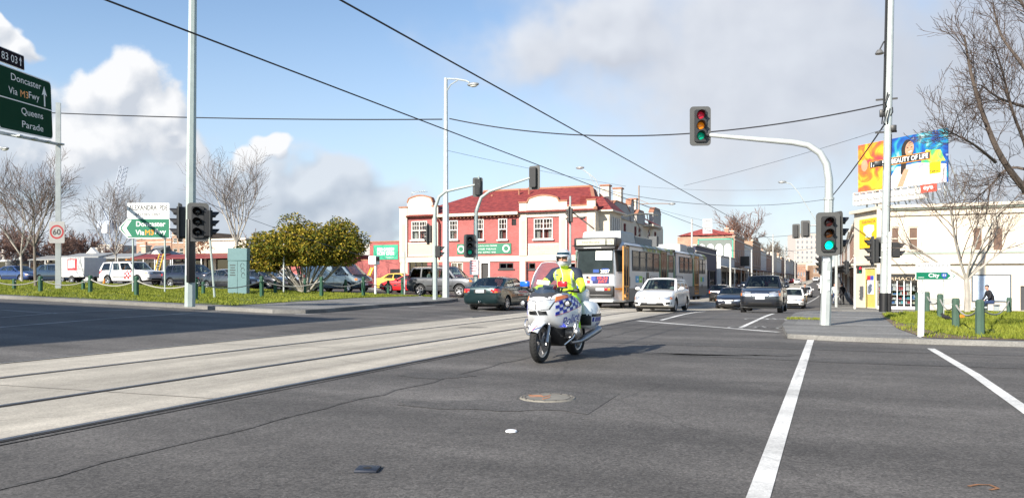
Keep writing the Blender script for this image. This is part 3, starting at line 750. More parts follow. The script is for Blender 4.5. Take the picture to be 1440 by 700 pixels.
# mudguard over the front wheel
Pm = []
for i in range(10):
    a = R(30 + i * 10.5); row = []
    for j in range(7):
        y = .105 * (1 - j / 3); rr = .345 + .02 * (1 - (y / .105) ** 2) - .045 * abs(y / .105) ** 3 + .03 * max(0, 1 - i / 2.5)
        row.append(V((.74 + rr * math.cos(a), y * (1 - .25 * abs(i - 4.5) / 4.5), .31 + rr * math.sin(a))))
    Pm.append(row)
m = MB(MW); m.slab(Pm, (.3, 0, 1), .012); mg = m.build('front_mudguard', bike); mbv = bvh_of(mg.data)
m = MB(MBLUE); patch(m, mbv, [(.01, .50), (.09, .545), (.09, .557), (.01, .515)], OX, Y1, Z1, DX, .005, 5, 1, .006)
m.use(mat('red_stripe', 0)); patch(m, mbv, [(.0, .50), (.05, .58), (.06, .58), (.012, .50)], OX, Y1, Z1, DX, .005, 5, 1, .006); m.build('stripes', mg)
def bike_wheel(x, r, w):
    XX = Matrix.Rotation(R(90), 4, 'X'); t = MB(RUBBER)
    n = 40; ri = r - .085
    prof = [(ri, -w * .32), (r - .05, -w * .5), (r - .022, -w * .46), (r - .006, -w * .28), (r, 0), (r - .006, w * .28), (r - .022, w * .46), (r - .05, w * .5), (ri, w * .32), (ri, -w * .32)]
    t.lathe(prof, n, XX)
    t.use(mat('tread_groove', (.006, .006, .006), .9))
    for k in range(36):
        a = 2 * math.pi * k / 36
        for s in (-1, 1):
            c = V((math.cos(a) * (r - .004), s * w * .22, math.sin(a) * (r - .004))); d = V((-math.sin(a), s * .9, math.cos(a))).normalized() * w * .2
            t.bar(c - d, c + d, .006, .008, (math.cos(a), 0, math.sin(a)))
    o = link('wheel', t.data('wheel'), bike); o.location = (x, 0, r)
    m = MB(SILV); m.lathe([(ri + .004, -w * .34), (ri + .008, w * .34), (ri - .02, w * .3), (ri - .03, 0), (ri - .02, -w * .3), (ri + .004, -w * .34)], n, XX)
    for k in range(5):
        for e in (-.12, .12):
            a = 2 * math.pi * k / 5 + .3; a2 = a + e
            m.bar((.03 * math.cos(a), 0, .03 * math.sin(a)), ((ri - .02) * math.cos(a2), 0, (ri - .02) * math.sin(a2)), .024, .02, (0, 1, 0))
    m.lathe([(.001, -.07), (.045, -.07), (.045, .07), (.001, .07)], 16, XX); link('rim', m.data('rim'), o)
    m = MB(mat('brake_disc', (.22, .22, .23), .3, .9, var=.2, scale=30))
    for s in (-1, 1): m.lathe([(.08, s * .075), (.155, s * .075), (.155, s * .081), (.08, s * .081), (.08, s * .075)], 28, XX)
    link('brake_disc', m.data('brake_disc'), o)
bike_wheel(.74, .315, .12); bike_wheel(-.74, .31, .17)
# the rider
HV = mat('hi_vis_yellow', (.74, .95, .05), .6, var=.10, scale=9, bump=.3, bscale=14); HVG = mat('hi_vis_lime', (.48, .95, .03), .6, var=.12, scale=9, bump=.3, bscale=14)
NAVY = mat('jacket_navy', (.014, .022, .045), .75, var=.25, bump=.3, bscale=14); SKIN = mat('skin', (.50, .27, .19), .5, var=.06)
GLOVE = mat('black_leather', (.012, .012, .013), .5, bump=.2); BOOT = mat('boot_leather', (.014, .014, .015), .4); REFL = mat('reflective_grey', (.45, .47, .50), .4)
caps = [((-.42, 0, .93), (-.37, 0, 1.10), .165, .165, HV), ((-.37, 0, 1.10), (-.31, 0, 1.32), .165, .155, HV),
        ((-.31, -.09, 1.34), (-.31, .09, 1.34), .125, .125, HV), ((-.28, 0, 1.42), (-.25, 0, 1.52), .068, .06, HV), ((-.24, 0, 1.56), (-.235, 0, 1.63), .085, .09, SKIN)]
for s in (-1, 1):
    sh, el, wr, gr_ = (-.31, s * .20, 1.375), (-.14, s * .36, 1.14), (.10, s * .40, 1.09), (.155, s * .36, 1.095)
    caps += [((-.31, s * .10, 1.40), sh, .085, .085, NAVY), (sh, (-.225, s * .28, 1.255), .083, .072, NAVY), ((-.225, s * .28, 1.255), el, .072, .062, HV if s > 0 else HV), (el, wr, .062, .045, HV)]
    caps += [(wr, (.135, s * .375, 1.095), .036, .038, GLOVE)]
    for k in range(4):
        y = s * (.40 - k * .022); caps += [((.15, y, 1.10), (.185, y, 1.112), .0125, .0125, GLOVE), ((.185, y, 1.112), (.19, y, 1.085), .0125, .011, GLOVE), ((.19, y, 1.085), (.165, y, 1.068), .011, .010, GLOVE)]
    caps += [((.14, s * .335, 1.085), (.175, s * .325, 1.07), .014, .012, GLOVE)]
    hip, kn, an = (-.40, s * .11, .90), (.10, s * .27, .86), (-.06, s * .30, .46)
    caps += [(hip, kn, .115, .085, HVG), (kn, (.05, s * .285, .72), .085, .08, HVG), ((.05, s * .285, .72), (-.04, s * .30, .50), .08, .066, HVG)]
    caps += [((-.045, s * .30, .51), (-.075, s * .30, .40), .052, .048, BOOT), ((-.085, s * .30, .395), (.07, s * .315, .375), .045, .036, BOOT), ((.07, s * .315, .375), (.11, s * .318, .372), .036, .030, BOOT)]
me = capsule_body(caps, .011, 5)
for nm in ((REFL),): me.materials.append(nm)
ir = len(me.materials) - 1; inavy = [i for i, m_ in enumerate(me.materials) if m_ == NAVY][0]
for p in me.polygons:
    c = p.center
    if abs(p.center.z - .66) < .03 and abs(c.y) > .2 and c.z < .75 and me.materials[p.material_index] == HVG: p.material_index = ir
    if c.z > 1.14 and c.z < 1.42 and .125 < abs(c.y) < .155 and c.x > -.36 and me.materials[p.material_index] == HV: p.material_index = ir
    if c.z < 1.16 and c.z > 1.0 and c.y > .2 and me.materials[p.material_index] == HV and c.x < -.08: p.material_index = inavy
rider = link('person', me, None); rider.location = MPOS; rider.rotation_euler = (0, 0, MROT)
tag(rider, 'police rider in hi-vis yellow jacket and trousers with silver helmet on the motorcycle', 'person'); OFF[rider.name] = V((0, 0, 0))
hc = V((-.23, 0, 1.61))
def helm(th, ph, r=(.150, .128, .160)): return hc + V((r[0] * math.sin(th) * math.cos(ph), r[1] * math.sin(th) * math.sin(ph), r[2] * math.cos(th) - (.0 if math.cos(th) > 0 else 0)))
m = MB(mat('helmet_silver', (.62, .64, .66), .3, .15, var=.04, coat=1)); nT, nP = 26, 48; vs = []
for rr in (1.0, .93):
    for i in range(nT + 1):
        for j in range(nP):
            th = .02 + (2.42 - .02) * i / nT; ph = 2 * math.pi * j / nP
            chin = .03 * max(0, math.cos(ph)) ** 2 * sstep(1.5, 2.2, th)
            vs.append(hc + (helm(th, ph) - hc) * rr + V((chin, 0, 0)))
fs = []
def hole(i, j):
    th = .02 + 2.4 * (i + .5) / nT; ph = abs(((2 * math.pi * (j + .5) / nP) + math.pi) % (2 * math.pi) - math.pi)
    return 1.38 < th < 1.86 and ph < .92
base2 = (nT + 1) * nP
for i in range(nT):
    for j in range(nP):
        if hole(i, j): continue
        a, b, c, d = i * nP + j, i * nP + (j + 1) % nP, (i + 1) * nP + (j + 1) % nP, (i + 1) * nP + j
        fs += [[a, d, c, b], [base2 + a, base2 + b, base2 + c, base2 + d]]
        for (i2, j2, e) in ((i - 1, j, (a, b)), (i + 1, j, (c, d)), (i, (j + 1) % nP, (b, c)), (i, (j - 1) % nP, (d, a))):
            if 0 <= i2 < nT and hole(i2, j2): fs.append([e[0], e[1], base2 + e[1], base2 + e[0]])
for j in range(nP): fs.append([nT * nP + j, base2 + nT * nP + j, base2 + nT * nP + (j + 1) % nP, nT * nP + (j + 1) % nP])
m.add(vs, fs, True); ho = m.build('helmet', rider, True)
Pv = [[hc + (helm(.92 + .26 * i / 5, ph) - hc) * 1.035 for ph in [-1.25 + 2.5 * j / 14 for j in range(15)]] for i in range(6)]
m = MB(mat('visor_tint', (.008, .035, .05), .12, coat=1, var=.03)); m.slab(Pv, (1, 0, 0), .004); m.build('visor', ho)
m = MB(BLACK); 
for i in range(2): pass
Pv = [[hc + (helm(1.32 + .07 * i, ph) - hc) * 1.02 for ph in [-1.0 + 2 * j / 12 for j in range(13)]] for i in range(2)]
m.slab(Pv, (1, 0, 0), .006); Pv = [[hc + (helm(1.86 + .07 * i, ph) - hc) * 1.03 + V((.012, 0, 0)) for ph in [-1.0 + 2 * j / 12 for j in range(13)]] for i in range(2)]
m.slab(Pv, (1, 0, 0), .006); m.build('opening_trim', ho)
# face inside the helmet: sunglasses, nose, mouth
m = MB(mat('dark_lens', (.006, .006, .007), .1, coat=1))
for s in (-1, 1): m.ball((-.146, s * .036, 1.628), (.012, .030, .021), 12, 8)
m.bar((-.142, -.02, 1.636), (-.142, .02, 1.636), .006, .008); m.build('sunglasses', rider)
m = MB(SKIN); m.ball((-.136, 0, 1.598), (.016, .014, .024), 10, 6); m.ball((-.143, 0, 1.568), (.01, .026, .008), 10, 6); m.build('nose', rider)
m = MB(mat('pocket_patch', (.05, .08, .2), .6)); rb = bvh_of(me)
patch(m, rb, [(-.13, 1.335), (-.07, 1.335), (-.07, 1.355), (-.13, 1.355)], (2, 0, 0), Y1, Z1, DX, .004, 4, 2, .004); m.build('name_patch', rider)
m = MB(mat('zip', (.35, .5, .03), .5)); patch(m, rb, [(-.006, 1.02), (.006, 1.02), (.006, 1.46), (-.006, 1.46)], (2, 0, 0), Y1, Z1, DX, .003, 1, 20, .004); m.build('zip', rider)
# ------------------------------------------------------------------ people riding in the vehicles
SH1 = mat('cream_shirt', (.5, .46, .38), .8); SH2 = mat('dark_shirt', (.02, .02, .026), .8); SH3 = mat('light_shirt', (.45, .5, .5), .8); HAIR = mat('dark_hair', (.025, .018, .014), .7); HVO = mat('orange_vest', (.8, .22, .02), .7)
def sitter(shirt, reach=True):
    c = [((0, 0, .12), (-.06, 0, .48), .15, .17, shirt), ((-.06, -.12, .5), (-.06, .12, .5), .09, .09, shirt), ((-.05, 0, .58), (-.04, 0, .66), .06, .055, SKIN), ((-.02, 0, .72), (-.02, 0, .78), .085, .095, SKIN),
         ((0, -.09, .08), (.42, -.12, .12), .085, .07, SH2), ((0, .09, .08), (.42, .12, .12), .085, .07, SH2)]
    for s in (-1, 1): c += [((-.06, s * .19, .5), (.06, s * .26, .26), .06, .05, shirt), ((.06, s * .26, .26), (.34, s * .15, .42), .045, .035, shirt if s > 0 else SKIN), ((.34, s * .15, .42), (.40, s * .13, .44), .035, .03, SKIN)]
    me = capsule_body(c, .028, 3)
    return me
SITM = {k: sitter(k) for k in (SH1, SH2, SH3, HVO)}
def seat_person(root, dx, y, z, shirt, label, scale=1.):
    me = SITM[shirt]; o = link('person', me, None)
    M = Matrix.Translation(root.location) @ Matrix.Rotation(root.rotation_euler.z, 4, 'Z')
    o.location = M @ V((dx, y, z)); o.rotation_euler = (0, 0, root.rotation_euler.z); o.scale = (scale,) * 3
    tag(o, label, 'person', 'people inside the vehicles'); OFF[o.name] = V((0, 0, 0))
    h = MB(HAIR); h.ball((-.045, 0, .80), (.10, .10, .09), 10, 6); link('hair', h.data('hair'), o)
seat_person(wag, -.28, -.36, .5, SH1, 'driver in a cream shirt at the wheel of the white station wagon', .95)
seat_person(wag, -.28, .36, .5, SH3, 'passenger in a pale top beside the driver of the white wagon', .92)
seat_person(crv, -.25, -.38, .72, SH2, 'driver in dark clothes inside the grey compact SUV', .9)
seat_person(fw, .0, -.38, .85, SH2, 'driver at the wheel of the silver four wheel drive', .9)
seat_person(fw, -.95, -.38, .85, SH3, 'rear passenger in pale clothes in the silver four wheel drive', .9)
seat_person(ute, -.2, -.38, .78, HVO, 'worker in an orange vest sitting in the white utility', .92)
seat_person(dks, -.3, -.36, .48, SH2, 'driver in dark clothes in the navy sedan behind the SUV', .92)
# ------------------------------------------------------------------ tram
TR = R(88.2); TL = V((-10.98, 37.3, 0)); TL.z = zg(TL.x, TL.y) - .05
tram = thing('tram', 'long grey and green two section tram with number 2037 on its end', 'tram', TL, None, True, TR)
TM = Matrix.Translation(TL) @ Matrix.Rotation(TR, 4, 'Z')
def sx(px):
    """place along the tram's right side that is seen at bearing px"""
    k = (px - 720) / F; lo, hi = -1.0, 26.0
    for _ in range(40):
        m_ = (lo + hi) / 2; p = TM @ V((m_, -1.33, 2)); xc = p.x * CT + p.y * ST; zc = -p.x * ST + p.y * CT
        if xc / zc < k: lo = m_
        else: hi = m_
    return lo
TG = mat('tram_grey', (.60, .62, .64), .35, .15, var=.06, coat=.4); TD = mat('tram_skirt_grey', (.13, .135, .14), .5, var=.12); TGR = mat('tram_green', (.015, .16, .09), .4, coat=.5)
TGL = mat('tram_window_glass', (.025, .032, .036), .08, var=.3, scale=1.5, spec=.45); ORD = mat('tram_door_orange', (.55, .24, .04), .45); TFR = mat('tram_window_frame', (.05, .05, .05), .5)
m_, nt_, out_ = newmat('tram_roof_livery'); L_ = nt_.links.new
b_ = N(nt_, 'ShaderNodeBsdfPrincipled'); b_.inputs['Roughness'].default_value = .45; L_(b_.outputs[0], out_.inputs[0])
tc_ = N(nt_, 'ShaderNodeTexCoord'); no_ = N(nt_, 'ShaderNodeTexNoise'); no_.inputs['Scale'].default_value = 1.1; no_.inputs['Detail'].default_value = 1; L_(tc_.outputs['Object'], no_.inputs[0])
cr_ = N(nt_, 'ShaderNodeValToRGB'); cr_.color_ramp.interpolation = 'CONSTANT'; e_ = cr_.color_ramp.elements
e_[0].color = (.42, .44, .45, 1); e_[1].position = .44; e_[1].color = (.10, .20, .06, 1)
for p_, c_ in ((.5, (.30, .30, .05, 1)), (.56, (.03, .14, .10, 1)), (.62, (.25, .33, .30, 1))):
    q_ = e_.new(p_); q_.color = c_
L_(no_.outputs[0], cr_.inputs[0]); L_(cr_.outputs[0], b_.inputs['Base Color']); LIV = m_
END = 23.6
def plan(x0, x1, hw, taper0, taper1, z, face):
    """outline of a section: x0 end narrows to face, likewise x1"""
    pts = []
    a = [(x0, face), (x0 + .06, face + .05), (x0 + taper0, hw)] if taper0 else [(x0, hw)]
    c = [(x1 - taper1, hw), (x1 - .06, face + .05), (x1, face)] if taper1 else [(x1, hw)]
    r = a + c
    return [V((x, -y, z)) for x, y in r] + [V((x, y, z)) for x, y in r[::-1]]
for (x0, x1, t0, t1) in ((0, 11.55, .75, 0), (12.25, END, 0, .75)):
    lv = [(.34, .10, 1.22, .86), (.42, .06, 1.30, .90), (1.15, .0, 1.33, .96), (1.75, .02, 1.33, .95), (2.95, .10, 1.31, .88), (3.16, .13, 1.30, .86)]
    rings = [plan(x0 + (e if t0 else 0), x1 - (e if t1 else 0), hw, t0, t1, z, f) for z, e, hw, f in lv]
    MB(TG).loft(rings, False).build('body', tram, True)
    lv = [(3.17, .14, 1.30, .84), (3.34, .28, 1.12, .74), (3.42, .45, .8, .55)]
    rf = MB(TG); rf.loft([plan(x0 + (e if t0 else 0), x1 - (e if t1 else 0), hw, t0, t1, z, f) for z, e, hw, f in lv], False); rf.build('roof', tram, True)
    m = MB(LIV)
    a, b = (sx(905), 11.5) if t0 else (sx(972), END - 1.1)
    for s in (-1, 1): m.add([(a, s * 1.31, 3.175), (b, s * 1.31, 3.175), (b, s * 1.13, 3.345), (a, s * 1.13, 3.345)], [(0, 1, 2, 3)] if s < 0 else [(3, 2, 1, 0)])
    for s in (-1, 1): m.add([(a, s * 1.342, 2.99), (b, s * 1.342, 2.99), (b, s * 1.332, 3.165), (a, s * 1.332, 3.165)], [(0, 1, 2, 3)] if s < 0 else [(3, 2, 1, 0)])
    m.build('roof_livery', tram)
    m = MB(TD)
    a, b = (x0 + (1.0 if t0 else .02), x1 - (1.0 if t1 else .02))
    for s in (-1, 1): m.box(((a + b) / 2, s * 1.33, .68), (b - a, .035, .58)); 
    m.build('skirt', tram)
    m = MB(BLACK)
    for s in (-1, 1): m.box(((a + b) / 2 - .3, s * 1.335, 3.165), (b - a + .6, .06, .035)); m.box(((a + b) / 2, s * 1.34, 1.0), (b - a, .02, .035))
    m.build('gutter', tram)
m = MB(BLACK)
for k in range(5): m.box((11.62 + k * .14, 0, 1.9), (.09, 2.5, 2.9)); 
m.box((11.9, 0, 1.9), (.72, 2.36, 2.85)); m.build('bellows', tram)
def twin(x0, x1, z0=1.93, z1=2.93, name='window', fr=TFR, bar=None, ys=(-1,)):
    for s in ys:
        y = s * 1.335; f = MB(fr); w = .05
        f.box(((x0 + x1) / 2, y, z0), (x1 - x0, .05, w)); f.box(((x0 + x1) / 2, y, z1), (x1 - x0, .05, w)); f.box((x0, y, (z0 + z1) / 2), (w, .052, z1 - z0 + w)); f.box((x1, y, (z0 + z1) / 2), (w, .052, z1 - z0 + w))
        if bar: f.box(((x0 + x1) / 2, y, bar), (x1 - x0, .045, .04))
        o = f.build(name, tram); g = MB(TGL); g.box(((x0 + x1) / 2, y * .999, (z0 + z1) / 2), (x1 - x0, .03, z1 - z0)); g.build('pane', o)
for a, b in ((889.3, 898.2), (899.7, 907.6), (909.3, 917.4), (918.6, 926.2), (939.8, 946.2), (955.6, 961.0), (962.2, 967.4), (968.6, 973.0), (983.2, 987.0), (987.8, 991.3)):
    twin(sx(a), sx(b), bar=2.62, ys=(-1, 1))
def tdoor(x0, x1, orange=True):
    for s in ((-1,) if x0 < 3 else (-1, 1)):
        y = s * 1.34; c = ORD if orange else mat('tram_door_brown', (.22, .12, .05), .5)
        d = MB(c); xm = (x0 + x1) / 2; w = x1 - x0
        d.box((xm, y, 3.05), (w, .06, .10)); d.box((xm, y, .52), (w, .06, .12))
        for x in (x0 + .05, x1 - .05, xm): d.box((x, y, 1.78), (.07 if x != xm else .09, .064, 2.5))
        d.box((xm, y, .95), (w, .058, .42)); o = d.build('door', tram)
        g = MB(TGL)
        for x in (xm - w / 4, xm + w / 4): g.box((x, y, 2.05), (w / 2 - .1, .05, 1.85)); g.box((x, y * 1.012, .93), (w * .28, .05, .3))
        g.build('pane', o)
        st_ = MB(BLACK); st_.box((x1 + .08, y, 1.8), (.14, .05, 2.7)); st_.build('door_post', tram)
tdoor(sx(875.8), sx(883.2)); tdoor(sx(929), sx(936.5), False); tdoor(sx(976.6), sx(981.8))
g = MB(TGR)
for a, b in ((927, 928.7), (937, 939.4), (946.8, 949), (974, 976.2)): g.box(((sx(a) + sx(b)) / 2, -1.337, 1.98), (sx(b) - sx(a), .03, 1.9))
g.build('green_panel', tram)
# side signs and vents
m = MB(mat('sign_blue', (.02, .30, .55), .4)); a, b, c = sx(893.8), sx(898), sx(902.6); m.box(((a + b) / 2, -1.345, 1.48), (b - a, .02, .34)); m.use(mat('sign_lime', (.20, .5, .04), .4)); m.box(((b + c) / 2, -1.345, 1.48), (c - b, .02, .34)); m.use(WHITE); m.box(((a + b) / 2, -1.357, 1.48), (.22, .006, .09)); m.box(((b + c) / 2, -1.357, 1.48), (.22, .006, .09)); m.build('transit_sign', tram)
for px, z, w, h in ((885, 1.35, .16, .5), (894.5, 1.0, .22, .28), (904.8, 1.3, .16, .55), (910.5, 1.5, .5, .7), (987, 1.0, .25, .3)): m = MB(TFR); m.box((sx(px), -1.345, z), (w, .02, h)); m.build('vent', tram)
m = MB(mat('sign_lime', 0)); m.box((sx(986), -1.346, 1.5), (.5, .015, .34)); m.use(mat('sign_blue', 0)); m.box((sx(988.5), -1.346, 1.5), (.45, .015, .34)); m.build('transit_sign', tram)
# the end that faces us
def fx(z): return .02 + .08 * max(0, (z - 1.75)) / 1.2
m = MB(TFR); m.add([(fx(1.72) - .03, y, 1.72) for y in (-.97, .97)] + [(fx(2.98) - .03, y, 2.98) for y in (.88, -.88)], [(0, 1, 2, 3)])
m.build('windscreen_surround', tram, True)
def facebox(mb, y0, y1, z0, z1, d, th=.03):
    return mb.slab([[V((fx(z) - d, y, z)) for y in (y1, (y0 + y1) / 2, y0)] for z in (z0, z1)], (-1, 0, 0), th)
m = MB(mat('tram_windscreen_glass', (.03, .04, .042), .04, var=.4, scale=1.2, spec=.4)); facebox(m, -.9, .9, 1.78, 2.92, .05); ws_ = m.build('windscreen', tram)
m = MB(WHITE); facebox(m, -.86, -.02, 2.42, 2.86, .065, .02); m.build('sun_blind', tram)
m = MB(mat('seat_blue', (.03, .08, .3), .8)); facebox(m, -.7, -.35, 1.8, 2.0, .058, .012); facebox(m, -.2, .1, 1.8, 1.96, .058, .012); m.build('driver_seat', tram)
text('fleet_number', '2037', frame((fx(1.86) - .07, -.52, 1.86), (0, -1, 0), (-1, 0, 0)), .17, WHITE, tram, bold=.008)
m = MB(WHITE); facebox(m, -.95, .95, 1.2, 1.70, .03); ad = m.build('advert_panel', tram)
m = MB(mat('poster_navy', (.02, .03, .12), .4)); facebox(m, -.72, .14, 1.25, 1.64, .05, .012); m.use(mat('poster_blue', (.05, .08, .45), .4)); facebox(m, -.02, .2, 1.4, 1.64, .055, .012); m.use(mat('poster_red', (.6, .03, .04), .4)); facebox(m, .26, .42, 1.27, 1.42, .05, .012); m.use(SKIN); facebox(m, .22, .34, 1.45, 1.60, .05, .012); m.use(INK); facebox(m, .34, .46, 1.5, 1.64, .05, .012); m.build('poster', ad)
m = MB(mat('poster_letters', (.75, .10, .08), .4)); put_text(m, '19-24', frame((fx(1.53) - .068, -.4, 1.53), (0, -1, 0), (-1, 0, 0)), .13, .5, bold=.008); put_text(m, 'JULY', frame((fx(1.35) - .068, -.4, 1.35), (0, -1, 0), (-1, 0, 0)), .13, .46, bold=.008); m.build('poster_lettering', ad)
m = MB(BLACK); m.rbox((.15, 0, .88), (.5, 1.94, .56), .05); m.rbox((.0, 0, .66), (.3, 1.8, .14), .03); bp_ = m.build('bumper', tram)
m = MB(PLATE); m.box((-.11, -.28, .98), (.02, .42, .13)); m.build('end_plate', bp_)
for y, c in ((-.58, REDL), (-.74, ORAL), (.58, REDL), (.74, ORAL)):
    m = MB(c); m.rbox((-.11, y, .98), (.03, .13, .12), .02); m.build('tail_light', bp_)
m = MB(ORD); m.bar((.06, -1.0, 1.0), (.84, -1.335, 1.0), .03, .08); m.build('orange_stripe', tram)
for s in (-1, 1):
    m = MB(TGL); m.add([(fx(1.85) + .1, s * 1.05, 1.85), (.80, s * 1.345, 1.85), (.88, s * 1.335, 2.9), (fx(2.9) + .06, s * .96, 2.9)], [(0, 1, 2, 3)]); m.add([(fx(1.85) + .1, s * 1.06, 1.85), (.80, s * 1.355, 1.85), (.88, s * 1.345, 2.9), (fx(2.9) + .06, s * .97, 2.9)], [(0, 1, 2, 3)]); m.build('corner_window', tram)
m = MB(BLACK); m.rbox((.42, 0, 3.28), (1.0, 2.2, .50), .08); m.rbox((.2, 0, 3.0), (.6, 2.1, .14), .04); db = m.build('destination_box', tram)
DISP = mat('display_cream', (.46, .46, .36), .4, var=.25, scale=9)
m = MB(DISP); m.box((-.085, .20, 3.30), (.02, 1.5, .27)); m.box((-.085, -.80, 3.30), (.02, .36, .27)); dd = m.build('display', db)
m = MB(mat('display_ink', (.10, .11, .10), .6)); put_text(m, 'Northcote', frame((-.097, .2, 3.30), (0, -1, 0), (-1, 0, 0)), .13, .9); put_text(m, '112', frame((-.097, -.8, 3.30), (0, -1, 0), (-1, 0, 0)), .14); m.build('display_lettering', dd)
m = MB(WHITE); m.box((-.12, .1, 3.02), (.02, .9, .025)); m.build('light_slit', tram)
AC = mat('aircon_grey', (.42, .44, .43), .6)
for x0, x1, z in ((.95, 3.7, 3.92), (14.8, 17.2, 3.85)):
    rg = [[V((x0 + e, -1.02 + e * .3, zz)), V((x1 - e, -1.02 + e * .3, zz)), V((x1 - e, 1.02 - e * .3, zz)), V((x0 + e, 1.02 - e * .3, zz))] for zz, e in ((3.38, 0), (z - .08, .12), (z, .25))]
    MB(AC).loft(rg, False).build('aircon_unit', tram, True)
for x0, x1 in ((3.72, 7.4), (17.3, 19.5)):
    m = MB(mat('roof_box_dark', (.08, .085, .09), .6)); m.box(((x0 + x1) / 2, 0, 3.58), (x1 - x0, 2.0, .42))
    m.use(AC)
    for k in range(int((x1 - x0) / .22)): m.box((x0 + .11 + k * .22, -1.0, 3.58), (.05, .05, .40))
    m.build('roof_box', tram)
xp = sx(927); m = MB(mat('pantograph_steel', (.10, .10, .09), .5, .4))
PB = V((xp + .4, 0, 3.5)); KN = V((xp + 2.0, 0, 4.45)); TP = V((xp + .7, 0, 5.36))
for y in (-.35, .35): m.tube([PB + V((0, y, 0)), KN + V((0, y * .8, 0))], .035, 6); m.tube([KN + V((0, y * .8, 0)), TP + V((0, y * 1.2, 0))], .028, 6)
m.box(PB + V((.3, 0, -.04)), (1.3, .9, .1)); m.tube([TP + V((0, y, -.12 * abs(y) ** 2.5)) for y in (-1.0, -.7, -.35, 0, .35, .7, 1.0)], .035, 6); m.tube([TP + V((.35, y, -.12 * abs(y) ** 2.5)) for y in (-1.0, -.7, -.35, 0, .35, .7, 1.0)], .035, 6); m.bar(TP + V((-.02, 0, -.02)), TP + V((.38, 0, -.02)), .5, .03)
m.build('pantograph', tram)
m = MB(mat('roof_box_dark', 0)); m.box((sx(936), -.6, 3.75), (.5, .5, .6)); m.build('roof_pod', tram)
BG = mat('bogie_iron', (.02, .019, .018), .8)
m = MB(BG)
for x in (2.6, 11.9, 21.0): m.rbox((x, 0, .42), (2.6, 2.1, .36), .05)
m.rbox((11.8, 0, .55), (22.4, 1.9, .4), .05); m.build('underframe', tram)
for x in (1.8, 3.4, 11.1, 12.7, 20.2, 21.8):
    for s in (-1, 1):
        w = MB(BG); w.lathe([(.001, -.06), (.3, -.06), (.33, -.05), (.33, .05), (.3, .06), (.001, .06)], 20, Matrix.Translation((x, s * .86, .36)) @ Matrix.Rotation(R(90), 4, 'X')); w.build('wheel', tram)
# ------------------------------------------------------------------ traffic lights
LENS = {'r': emat('lamp_red', (.55, .02, .05), .12), 'a': emat('lamp_amber', (.75, .22, .01), .15), 'g': emat('lamp_green', (.0, .38, .22), .12), 'G': emat('lamp_green_on', (.0, .85, .42), 1.6), 'R': emat('lamp_red_on', (.9, .02, .04), 1.6), 'o': mat('lamp_dark', (.015, .012, .010), .2), 'x': mat('lamp_dim_red', (.06, .012, .012), .2), 'y': mat('lamp_dim_amber', (.10, .035, .01), .2)}
SIGB = mat('signal_black', (.02, .02, .021), .5); BORD = mat('backing_board_grey', (.075, .076, .074), .55, var=.08)
def rrect(w, h, r, n=5):
    P_ = []
    for cx, cy, a0 in ((w / 2 - r, h / 2 - r, 0), (-w / 2 + r, h / 2 - r, 90), (-w / 2 + r, -h / 2 + r, 180), (w / 2 - r, -h / 2 + r, 270)):
        for k in range(n): a = R(a0 + 90 * k / (n - 1)); P_.append((cx + r * math.cos(a), cy + r * math.sin(a)))
    return P_
def head(par, pos, az, lenses='oog', s=1., board=True, n=None):
    """signal head facing azimuth az (0 = +X east, -90 = towards us)"""
    nn = V((math.cos(R(az)), math.sin(R(az)), 0)); u = V((-nn.y, nn.x, 0)); M = frame(pos, u, nn)
    k = len(lenses); m = MB(BORD); H = (.34 * k + .12) * s
    if board: m.prism(rrect(.60 * s, H, .10 * s), M, -.02 * s, .0)
    m.use(SIGB); m.prism(rrect(.34 * s, (.31 * k) * s, .05 * s), M, -.20 * s, .06 * s)
    o = m.build('signal_head', par)
    for i, c in enumerate(lenses):
        z = (k - 1) / 2 * .30 * s - i * .30 * s
        T = M @ Matrix.Translation((0, z, 0))
        l = MB(LENS[c]); l.lathe([(.105 * s, .062 * s), (.09 * s, .075 * s), (.05 * s, .088 * s), (.001, .092 * s)], 18, T); l.build('lens', o)
        v = MB(SIGB); Pv = []
        for a in range(13):
            t = R(-35 + 250 * a / 12); d = .24 * s * (.45 + .55 * max(0, math.sin(t)) ** .6)
            Pv.append([T @ V((.125 * s * math.cos(t), .125 * s * math.sin(t), e)) for e in (.05 * s, .05 * s + d)])
        P2_ = []
        for a in range(13):
            t = R(-35 + 250 * a / 12); d = .24 * s * (.45 + .55 * max(0, math.sin(t)) ** .6)
            P2_.append([T @ V((.113 * s * math.cos(t), .113 * s * math.sin(t), e)) for e in (.05 * s, .05 * s + d)])
        v.grid(Pv); v.grid(P2_, True, True); v.build('visor', o)
    return o
def octpole(m, p, r0, r1, h, n=8, lean=(0, 0)): return m.tube([V(p), V(p) + V((lean[0], lean[1], h))], [r0, r1], n, smooth=False)
# big mast arm on the right
p = V((-.25, 22.0, 0)); p.z = zg(p.x, p.y) + .10
t1 = thing('traffic_light', 'nearest traffic light on the right with a curved mast arm and lit green lamp', 'traffic light', p)
m = MB(GALV); m.tube([p + V(q) for q in ((0, 0, 0), (.02, 0, .6), (.09, 0, 3.3))], [.135, .13, .115], 8, smooth=False); m.build('pole', t1)
m = MB(GALV); ap = [(.09, 0, 3.28), (.09, 0, 3.8), (.03, 0, 4.2), (-.13, 0, 4.5), (-.42, 0, 4.72), (-.8, 0, 4.82), (-3.0, 0, 5.17)]
m.tube([p + V(q) for q in ap], [.105, .10, .095, .09, .085, .08, .055], 12); m.use(SIGB); m.tube([p + V((-2.95, 0, 5.16)), p + V((-3.12, 0, 5.19))], .06, 8); m.build('mast_arm', t1)
m = MB(GALV); m.lathe([(.13, 3.26), (.13, 3.32)], 12, Matrix.Translation((p.x + .09, p.y, p.z))); m.build('flange', t1)
